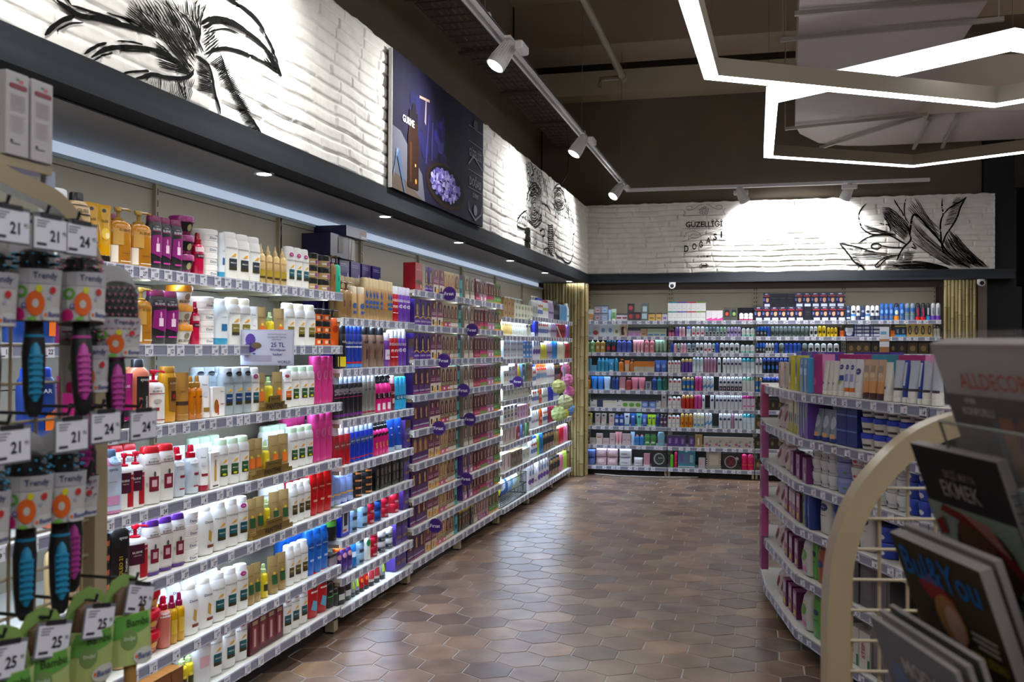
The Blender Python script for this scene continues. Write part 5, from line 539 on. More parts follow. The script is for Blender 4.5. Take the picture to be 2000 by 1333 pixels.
FLOWER_MIDDLE = '''5 8628 2801 -4 -14 -15 -11 -16 -6 -15 -5 -16 -1 -16 1 -16 4 -9 12 1 14 9 11 14 6 16 5 16 3 18 1 14 -5 15 -4 -1 -12;5 8660 2805 -9 -14 -8 -16 -11 -13 -13 -6 -16 -4 -18 -4 -17 -3 -16 0 -14 1 -15 1 -14 6 -10 12 -9 13 -6 14 9 15 14 9 13 7 19 8 17 4 18 5 18 4 14 1 16 -6 17 -10 9 -13 -1 -13;5 8681 2808 -5 -19 -3 -15 -3 -14 -12 -12 -23 -9 -24 -8 -23 -9 -21 -5 -21 -1 -22 2 -24 4 -17 7 -7 17 -7 21 -5 14 -4 14 4 15 13 14 16 12 17 9 19 6 23 6 22 3 20 1 22 0 24 1 18 -6 9 -12 10 -13 17 -11 14 -8;5 8721 2814 -2 -15 -3 -19 -13 -18 -20 -17 -12 -9 -13 -9 -14 -9 -13 -7 -14 -5 -25 -6 -14 -1 -29 0 -16 1 -15 1 -14 1 -14 1 -23 3 -19 10 -13 15 -4 18 5 19 4 20 5 19 9 17 12 16 16 16 18 14 27 9 17 3 16 3 15 2 15 2 15 1 27 -2 26 -8 22 -11 16 -12 12 -15 7 -16 4 -12;5 8782 2823 -14 -19 -10 -12 -10 -13 -12 -11 -13 -12 -13 -11 -13 -11 -12 -10 -11 -11 -10 -10 -12 -9 -15 -8 -16 -6 -20 -4 -19 -3 -19 -2 -18 -1 -19 0 -18 1 -17 3 -16 3 -14 4 -13 6 -20 14 -13 19 -8 20 -5 22 -5 23 -1 22 16 24 14 13 14 11 13 10 12 8 26 14 15 6 16 5 19 5 17 4 18 3 17 2 16 1 16 -1 17 -1 16 -2 16 -4 16 -5 14 -6 14 -7 12 -8 16 -20 4 -23 0 -15 0 -3;5 8806 2826 -15 -24 -9 -16 -9 -15 -8 -14 -7 -13 -15 -25 -12 -12 -16 -12 -19 -12 -20 -10 -21 -7 -23 -6 -23 -3 -23 -3 -21 -2 -20 -2 -18 -1 -20 0 -21 3 -23 4 -23 7 -20 7 -17 7 -13 9 -18 19 -13 23 -8 26 0 27 9 27 8 13 11 13 13 12 14 13 16 12 16 12 18 12 19 11 19 9 20 7 21 6 21 4 20 1 18 -1 19 -3 18 -3 20 -2 19 -3 20 -1 18 -4 14 -6 12 -9 19 -21 10 -11 10 -12 11 -13 13 -16 3 -3;5 8823 2829 -9 -13 -8 -12 -12 -17 -10 -15 -11 -15 -9 -15 -9 -14 -11 -13 -15 -12 -17 -11 -21 -10 -20 -9 -21 -9 -22 -9 -22 -8 -22 -7 -23 -4 -24 -4 -24 -1 -22 0 -20 2 -18 3 -16 6 -14 7 -13 9 -10 12 -9 14 -8 14 -9 14 -9 14 -9 13 -5 15 -1 15 3 16 6 17 7 15 7 14 8 13 9 11 10 10 13 11 15 11 17 11 19 11 20 9 23 9 24 9 24 8 24 6 24 6 25 6 24 1 25 -1 24 -5 25 -9 22 -9 20 -10 18 -9 15 -11 11 -11 7 -14 2 -15 -2 -17 -3 -20 0 -4;5 8867 2835 1 -15 1 -14 2 -20 -5 -19 -11 -17 -17 -17 -22 -16 -23 -14 -22 -13 -22 -12 -22 -10 -24 -10 -26 -11 -28 -11 -30 -12 -29 -8 -29 -4 -28 0 -28 3 -26 3 -25 3 -24 2 -23 2 -20 5 -17 9 -14 12 -11 16 -9 16 -6 16 -5 16 -3 16 -4 17 -5 16 -7 15 -8 16 -2 16 4 18 10 19 16 19 19 18 21 14 24 13 27 10 27 10 28 9 27 10 27 10 26 7 27 5 27 2 27 -1 27 -1 29 -3 30 -3 31 -3 25 -7 18 -9 12 -12 6 -14 4 -16 4 -16 3 -17 3 -17 3 -22 0 -5;5 8888 2838 1 -16 1 -16 2 -22 -7 -21 -15 -21 -24 -20 -31 -21 -28 -19 -26 -19 -23 -18 -20 -18 -22 -13 -24 -9 -27 -6 -28 -1 -28 0 -28 -1 -28 1 -28 1 -29 2 -31 3 -32 5 -33 5 -28 7 -22 9 -17 12 -11 13 -11 15 -9 16 -8 16 -7 18 -4 18 -1 19 1 18 3 18 7 18 10 19 13 18 16 19 20 18 22 17 24 16 28 16 28 14 29 13 29 11 29 11 30 8 30 5 30 2 30 0 30 -2 30 -2 31 -4 30 -5 25 -8 17 -11 12 -14 4 -18 8 -18 10 -18 12 -17 16 -17 12 -13 11 -13;5 8288 3132 -8 -12 -11 -16 -15 -17 -12 -16 15 -11 16 -4 17 -11 -5 -15 -3 -14 7 -13 9 -13 8 -12 6 -13 1 -14 -1 -14 -2 -15 6 -13 17 -11 7 -13 -13 -16 -10 -15 1 -14 2 -10;5 8345 3142 -18 -13 -11 -9 -12 -17 10 -19 18 -11 18 -10 -8 -16 -13 -9 -5 -15 27 -9 21 -11 2 -14 -4 -15 -7 -15 -6 -15 -3 -14 7 -13 21 -11 17 -11 11 -13 -5 -15 -23 -18 -18 -11 -3 -2;6 8375 3148 8 -16 6 -20 0 -21 -3 -15 -4 -15 -3 -15 12 -18 20 -11 16 -12 8 -13 -12 -16 -14 -9 -13 -16 5 -14 17 -11 25 -10 18 -12 6 -13 1 -14 -2 -15 -1 -10;6 8399 3153 24 -6 16 -5 14 -4 21 -11 13 -12 8 -12 3 -14 -4 -15 -11 -16 -18 -18 -12 -9 -1 -14 28 -10 15 -12 -15 -16 -6 -16 15 -11 20 -12 17 -11 7 -13 -4 -15 -11 -16 -19 -18 -13 -11 -3 -2;6 8483 3168 22 -6 15 -5 8 -13 -21 -18 -10 -16 16 -11 13 -12 -1 -15 -6 -15 -7 -16 12 -19 17 -12 -4 -15 -11 -9 -10 -16 2 -14 10 -12 14 -13 4 -21 -8 -15 -2 -15 3 -15 0 -2;6 8570 3185 13 -16 10 -13 10 -12 -5 -16 -23 -18 -12 -17 11 -12 9 -13 1 -14 5 -14 14 -12 9 -13 1 -14 8 -14 19 -11 7 -13 -15 -17 -17 -17 -12 -17 6 -13 26 -11 19 -6 4 -1;6 8598 3190 18 -8 21 -10 8 -13 1 -15 12 -12 17 -12 1 -14 -10 -16 0 -15 4 -14 -5 -15 -9 -16 6 -14 13 -12 0 -15 -5 -15 12 -13 21 -11 6 -14 -8 -16 -10 -16 -12 -14 -5 -7;6 8670 3203 11 -16 14 -12 18 -11 4 -14 -15 -18 -3 -15 21 -11 17 -11 4 -14 -7 -16 -19 -18 -2 -15 23 -11 10 -13 -15 -17 -12 -17 2 -14 12 -13 22 -11 11 -13 -8 -16 -9 -12;6 8792 3226 -11 -13 -12 -17 -8 -16 1 -15 14 -12 18 -12 -10 -16 -15 -10 -6 -16 26 -10 12 -13 -19 -18 -13 -17 4 -14 19 -11 16 -5 20 -4 14 -6 9 -13 -9 -16 -14 -17 -15 -17 -7 -16 -1 -17 0 -2;6 8868 3240 -8 -12 -7 -17 2 -14 6 -14 -12 -17 -14 -10 -7 -16 19 -11 13 -13 -5 -16 -6 -16 -2 -15 2 -14 7 -14 11 -13 16 -12 7 -14 -5 -16 -4 -15 4 -15 1 -15 -6 -15 -6 -12;7 8264 2702 -14 -4 -29 -8 -43 -11 -56 -16 -49 -16 -43 -17 -37 -18 -30 -19 -21 -17 -11 -14 6 -22 12 -8 15 -6 20 -3 23 -1 33 0 43 2 54 2 65 4 49 3 33 2 17 1;4 8011 2509 -7 19 -6 27 4 15 7 17 13 18 9 14 9 14;5 8061 2515 -5 20 -3 26 3 16 7 17 11 18 8 14 8 14;5 8112 2521 -3 20 -1 27 4 16 6 17 9 18 7 14 7 14;5 8163 2528 0 20 1 27 4 16 5 17 8 18 6 14 6 14;5 8215 2534 2 20 1 14 3 15 4 15 5 17 6 19 8 22 1 5;5 8267 2540 5 21 3 14 3 15 4 16 4 17 5 18 6 22 1 5;8 8894 3121 22 -15 21 -15 30 -20 32 -21 34 -22 38 -22 40 -24 30 -17 21 -12 10 -6;7 8862 2851 14 1 28 2 43 3 58 4 54 1 50 -3 45 -5 40 -10 31 -7 20 -4 11 -3;7 8575 2585 40 11 40 11 54 14 46 16 36 17 28 18 18 19 14 14 14 14;6 8202 2532 24 5 25 4 33 6 30 4 28 2 25 1 22 -1 16 -1 17 -1;6 8202 2520 25 4 24 5 33 5 30 5 28 2 25 0 22 -1 17 -1 16 -1;6 8202 2508 25 4 24 4 33 6 31 4 27 2 25 1 22 -1 17 -1 17 -1;6 8203 2495 24 5 25 4 33 6 30 4 28 2 25 0 22 -1 16 -1 17 -1;6 8203 2483 24 4 25 5 33 5 30 4 28 2 25 1 22 -1 16 -2 17 -1;6 8203 2471 25 4 24 4 33 6 30 4 28 2 25 0 22 -1 17 -1 16 -1;6 8203 2459 25 4 24 4 33 6 31 3 27 3 25 0 22 -2 17 -1 17 -1;6 8204 2446 24 5 25 4 33 5 30 4 28 2 25 0 22 -1 16 -1 17 -1;6 8204 2434 24 4 25 4 33 6 30 4 28 2 25 0 22 -2 17 -1 16 -1;6 8204 2422 25 4 24 4 33 5 31 4 27 2 25 0 22 -1 17 -1 17 -1;6 8204 2410 25 4 24 4 33 5 31 4 27 2 25 0 22 -2 17 -1 17 -1;6 8205 2397 24 4 25 4 33 6 30 3 28 2 25 1 22 -2 16 -1 17 -2;6 8205 2385 24 4 25 4 33 5 30 4 28 2 25 0 22 -2 17 -1 16 -1;6 8205 2373 25 4 24 4 33 5 31 4 27 1 25 1 22 -2 17 -1 17 -2;5 8540 2549 5 -15 4 -14 6 -20 2 -19 0 -20 -4 -21 -6 -20 -5 -16 -5 -15;5 8583 2554 3 -15 3 -15 4 -19 1 -20 0 -20 -3 -21 -5 -20 -3 -16 -4 -15;5 8625 2559 2 -15 2 -15 2 -20 1 -20 -1 -20 -2 -21 -3 -20 -2 -15 -2 -16;5 8668 2564 1 -15 0 -16 0 -20 0 -20 0 -20 -1 -20 -1 -21 -1 -15 -1 -15;5 9730 3031 -10 -10 -14 -7 -19 -6 -15 -3 -14 -2 -17 0 -18 2 -17 3 4 15 17 7 17 4 20 3 18 1 15 0 14 -2 17 -4 3 -1;5 9757 3035 -12 -15 -15 -13 -15 -8 -19 -9 -20 -6 -20 -4 -22 -1 -23 0 -19 3 -17 7 -3 16 4 17 15 13 19 6 24 6 22 4 20 4 21 3 20 2 17 -3 13 -6 13 -10 5 -5;5 9823 3045 -16 -11 -20 -15 -14 -14 -13 -14 -23 -10 -16 -4 -16 -2 -18 -3 -17 -2 -18 -1 -16 -1 -14 -1 -22 -3 -21 2 -25 8 -19 9 -13 9 -2 16 10 12 19 13 14 5 24 12 21 11 27 8 16 2 19 1 17 1 15 1 25 -1 23 -3 23 -4 16 -7 7 -14 1 -4;5 9842 3048 -13 -16 -9 -11 -18 -18 -19 -15 -24 -14 -14 -6 -17 -6 -17 -5 -17 -4 -19 -3 -19 -2 -19 -1 -17 -1 -17 0 -17 0 -18 1 -20 2 -21 2 -24 3 -18 4 -14 6 -13 14 7 17 12 10 18 11 14 10 12 9 14 16 21 14 16 7 19 7 19 7 21 5 21 6 21 4 20 3 19 1 18 -1 17 -3 18 -4 18 -3 20 -4 21 -4 14 -5 8 -13 -13 -16 -5 -6;5 9864 3051 15 -13 9 -17 -28 -21 -28 -10 -25 -10 -24 -9 -22 -8 -20 -7 -21 -7 -23 -7 -23 -6 -24 -7 -24 -3 -22 -1 -21 1 -20 4 -21 4 -22 4 -22 4 -22 4 -16 6 -12 14 7 19 5 19 6 18 19 20 14 11 16 10 17 10 19 9 21 9 23 8 24 7 27 6 29 6 28 3 28 2 26 1 26 -1 22 -3 19 -3 16 -5 24 -13 23 -16 11 -10 13 -12 3 -2;5 9970 3067 -14 -12 -14 -13 -18 -16 -18 -15 -17 -12 -17 -11 -16 -10 -20 -9 -22 -9 -26 -10 -29 -9 -28 -9 -28 -8 -28 -8 -27 -8 -26 -4 -26 -1 -26 3 -26 5 -26 5 -26 5 -27 3 -27 3 -18 6 -8 19 10 14 8 13 7 13 7 25 8 25 9 27 11 11 19 10 25 8 31 6 32 6 31 6 32 6 31 6 29 4 29 1 27 -1 27 -3 26 -3 25 -3 25 -2 25 -3 22 -4 18 -7 15 -10 12 -12 14 -15 3 -3;5 9996 3071 -5 -23 -4 -15 -7 -16 -12 -16 -16 -16 -21 -17 -26 -15 -33 -13 -38 -12 -43 -9 -42 -8 -39 -7 -38 -7 -36 -6 -33 -4 -32 -2 -29 0 -28 3 -28 3 -29 4 -28 5 -29 5 -23 7 -15 11 -9 12 -2 16 2 29 9 27 9 14 11 14 15 14 18 15 23 16 28 16 34 17 39 17 37 13 35 9 32 6 30 2 31 1 33 1 34 2 36 1 32 -2 29 -5 24 -9 21 -12 17 -13 13 -12 9 -13 9 -23 4 -10;8 10298 2907 28 -4 29 -3 38 -5 32 -10 26 -16 20 -22 14 -27 4 -30 -6 -32 -15 -34 -25 -37 -15 -34 -6 -32 4 -30 14 -27 0 -27 -12 -27 -25 -26 -38 -25 -43 -20 -50 -17 -56 -13 -61 -8 -57 -5 -55 0 -50 5 -48 8 -52 6 -58 3 -63 1 -67 -2 -62 3 -55 7 -49 12 -44 15 -35 21 -27 24 -19 30 -12 33 0 31 9 27 21 24 32 22 23 16 16 10 8 6;5 9138 2687 15 -1 15 -1 20 -1 22 1 23 3 25 4 26 6 24 4 21 2 18 1 14 -2 19 -1 3 -1;5 9138 2666 15 0 15 -1 20 -1 22 1 23 2 25 4 27 6 24 4 20 2 18 1 15 -2 18 -1 4 0;5 9138 2646 15 -1 16 -1 20 -1 21 1 24 2 25 4 26 6 24 4 21 2 17 1 15 -1 19 -2 3 0;5 9139 2626 15 -1 15 -1 20 -1 22 1 23 2 25 4 27 6 24 4 20 2 18 0 15 -1 18 -2 4 0;5 9139 2605 15 -1 15 0 21 -1 21 0 24 2 25 4 26 6 24 4 21 2 17 0 15 -1 18 -2 4 0;5 9140 2585 15 -1 15 -1 20 -1 22 1 23 2 25 4 27 5 23 4 21 2 18 1 15 -2 18 -2 4 0;5 9140 2565 15 -1 15 -1 21 -1 21 0 24 2 25 4 26 6 24 3 21 2 17 1 15 -2 18 -1 4 -1;5 9141 2544 15 -1 15 -1 20 -1 22 1 23 2 25 3 27 6 23 4 21 2 18 0 15 -1 18 -2 4 -1;5 9141 2524 15 -1 15 -1 20 -1 22 0 24 2 25 4 26 5 24 4 21 2 17 0 15 -1 18 -2 4 -1;5 9142 2503 15 -1 15 0 20 -2 22 1 23 2 25 3 27 6 23 3 21 2 18 0 14 -1 19 -2 4 0;5 9142 2483 15 -1 15 -1 20 -1 22 0 24 2 25 4 26 5 24 4 21 1 17 1 15 -2 18 -2 4 0;5 9143 2463 15 -1 15 -1 20 -2 22 1 23 1 25 4 27 5 23 4 21 2 18 0 14 -2 19 -2 3 0;5 9143 2442 15 -1 15 -1 20 -1 22 0 23 2 25 3 27 6 24 3 20 2 18 0 15 -2 18 -2 4 0;5 9143 2422 15 -1 16 -1 20 -2 22 0 23 2 25 4 27 5 23 3 21 2 18 0 14 -1 19 -3 3 0;6 9905 3112 24 -20 23 -21 31 -27 27 -28 21 -27 15 -27 10 -26 8 -20 5 -14 3 -6;6 9962 3095 22 -20 22 -20 29 -27 24 -28 19 -27 13 -27 8 -27 6 -20 4 -14 2 -6;6 10020 3078 20 -20 20 -20 27 -27 22 -27 16 -27 11 -27 6 -28 4 -20 3 -14 1 -7;6 10077 3061 19 -20 19 -20 25 -26 19 -27 14 -27 9 -28 3 -28 2 -20 2 -14 1 -7;6 10136 3043 17 -19 17 -20 23 -26 17 -26 12 -28 6 -27 1 -29 0 -21 1 -14 0 -7;6 10195 3025 16 -19 15 -19 20 -25 15 -27 10 -27 4 -28 -2 -29 -2 -21 -1 -15 0 -7;6 10255 3007 14 -18 13 -19 19 -25 12 -26 7 -28 1 -28 -4 -29 -3 -22 -2 -14 -1 -8;6 10316 2989 12 -18 11 -19 16 -24 10 -26 5 -27 -1 -29 -7 -30 -5 -22 -4 -14 -2 -8;6 10377 2971 10 -18 10 -18 14 -25 7 -25 2 -27 -4 -29 -9 -30 -7 -23 -5 -15 -2 -7;6 9505 2979 7 -19 7 -18 9 -26 3 -25 -4 -25 -10 -24 -17 -24 -13 -19 -8 -12 -4 -6;6 9583 2991 5 -21 6 -20 7 -28 2 -26 -3 -25 -7 -23 -13 -22 -10 -17 -9 -17;6 9662 3003 4 -23 4 -22 5 -30 2 -27 -2 -25 -5 -22 -9 -20 -6 -15 -6 -15;6 9742 3015 3 -24 2 -24 3 -33 1 -28 0 -25 -3 -21 -4 -18 -5 -22 -1 -5;6 9824 3027 1 -26 0 -26 1 -34 1 -30 0 -25 1 -20 0 -16 1 -19 0 -4;6 9907 3039 -1 -28 -1 -27 -1 -37 0 -31 1 -25 4 -19 9 -23 3 -10;6 9992 3052 -3 -30 -3 -29 -4 -40 0 -32 3 -25 6 -18 10 -11 12 -13 2 -3;6 10077 3065 -4 -32 -5 -31 -6 -42 -1 -34 4 -25 9 -17 15 -8 19 -10 3 -2;6 10165 3077 -7 -33 -7 -33 -8 -45 -2 -34 6 -26 12 -15 20 -6 15 -4 15 -5;7 8948 2413 21 8 22 9 29 11 31 9 35 5 37 3 40 0 35 -3 31 -6 25 -8 21 -11 23 -9 26 -6 29 -4 32 -1 23 -1 16 -1 8 0;6 8947 2421 47 -28;6 9025 2424 48 -29;6 9103 2427 49 -30;6 9183 2429 50 -29;6 9265 2432 50 -30;7 8793 2578 28 10 28 9 37 13 33 6 29 -1 24 -7 20 -15 7 -13 -21 -20 -29 -7 -21 -6 -14 -3 -7 -2;2 8228 3145 3 -21 31 -19 10 -19 2 -18 25 -19;3 8351 3142 1 -21 19 -18 29 -17 14 -19 -7 -24;3 8467 3147 17 -22 21 -22 14 -22 28 -18 13 -20;3 8606 3145 16 -18 5 -22 26 -23 30 -19 5 -25;4 8746 3147 25 -21 12 -23 21 -19 4 -24 40 -16;3 8862 3146 26 -22 43 -20 13 -20 6 -27 35 -20;3 9014 3150 33 -25 8 -23 42 -17 1 -29 48 -21;3 9168 3148 18 -20 34 -26 12 -19 22 -28 42 -18;5 8267 2548 -8 -13 -9 -12 -11 -17 -6 -17 -2 -18 2 -18 7 -18 5 -14 5 -14;3 9518 2679 -3 -44 45 -45 0 -45 30 -44 4 -44;3 9578 2690 11 -46 33 -43 20 -50 17 -47 11 -47;2 9653 2700 9 -49 23 -48 22 -49 -11 -48 28 -46;3 9753 2709 18 -52 -25 -52 30 -44 -15 -54 16 -51;2 9827 2716 14 -50 -15 -52 24 -51 -26 -54 10 -53;2 9909 2724 1 -50 14 -50 -22 -61 -14 -55 12 -47;3 9993 2741 -16 -65 4 -51 -19 -56 28 -55 -22 -53;3 10081 2745 -7 -56 -33 -57 19 -58 -5 -60 -8 -55;2 10150 2754 -3 -61 8 -52 -36 -63 -11 -60 -7 -58;2 10246 2764 2 -55 -52 -71 18 -57 -50 -62 12 -65'''
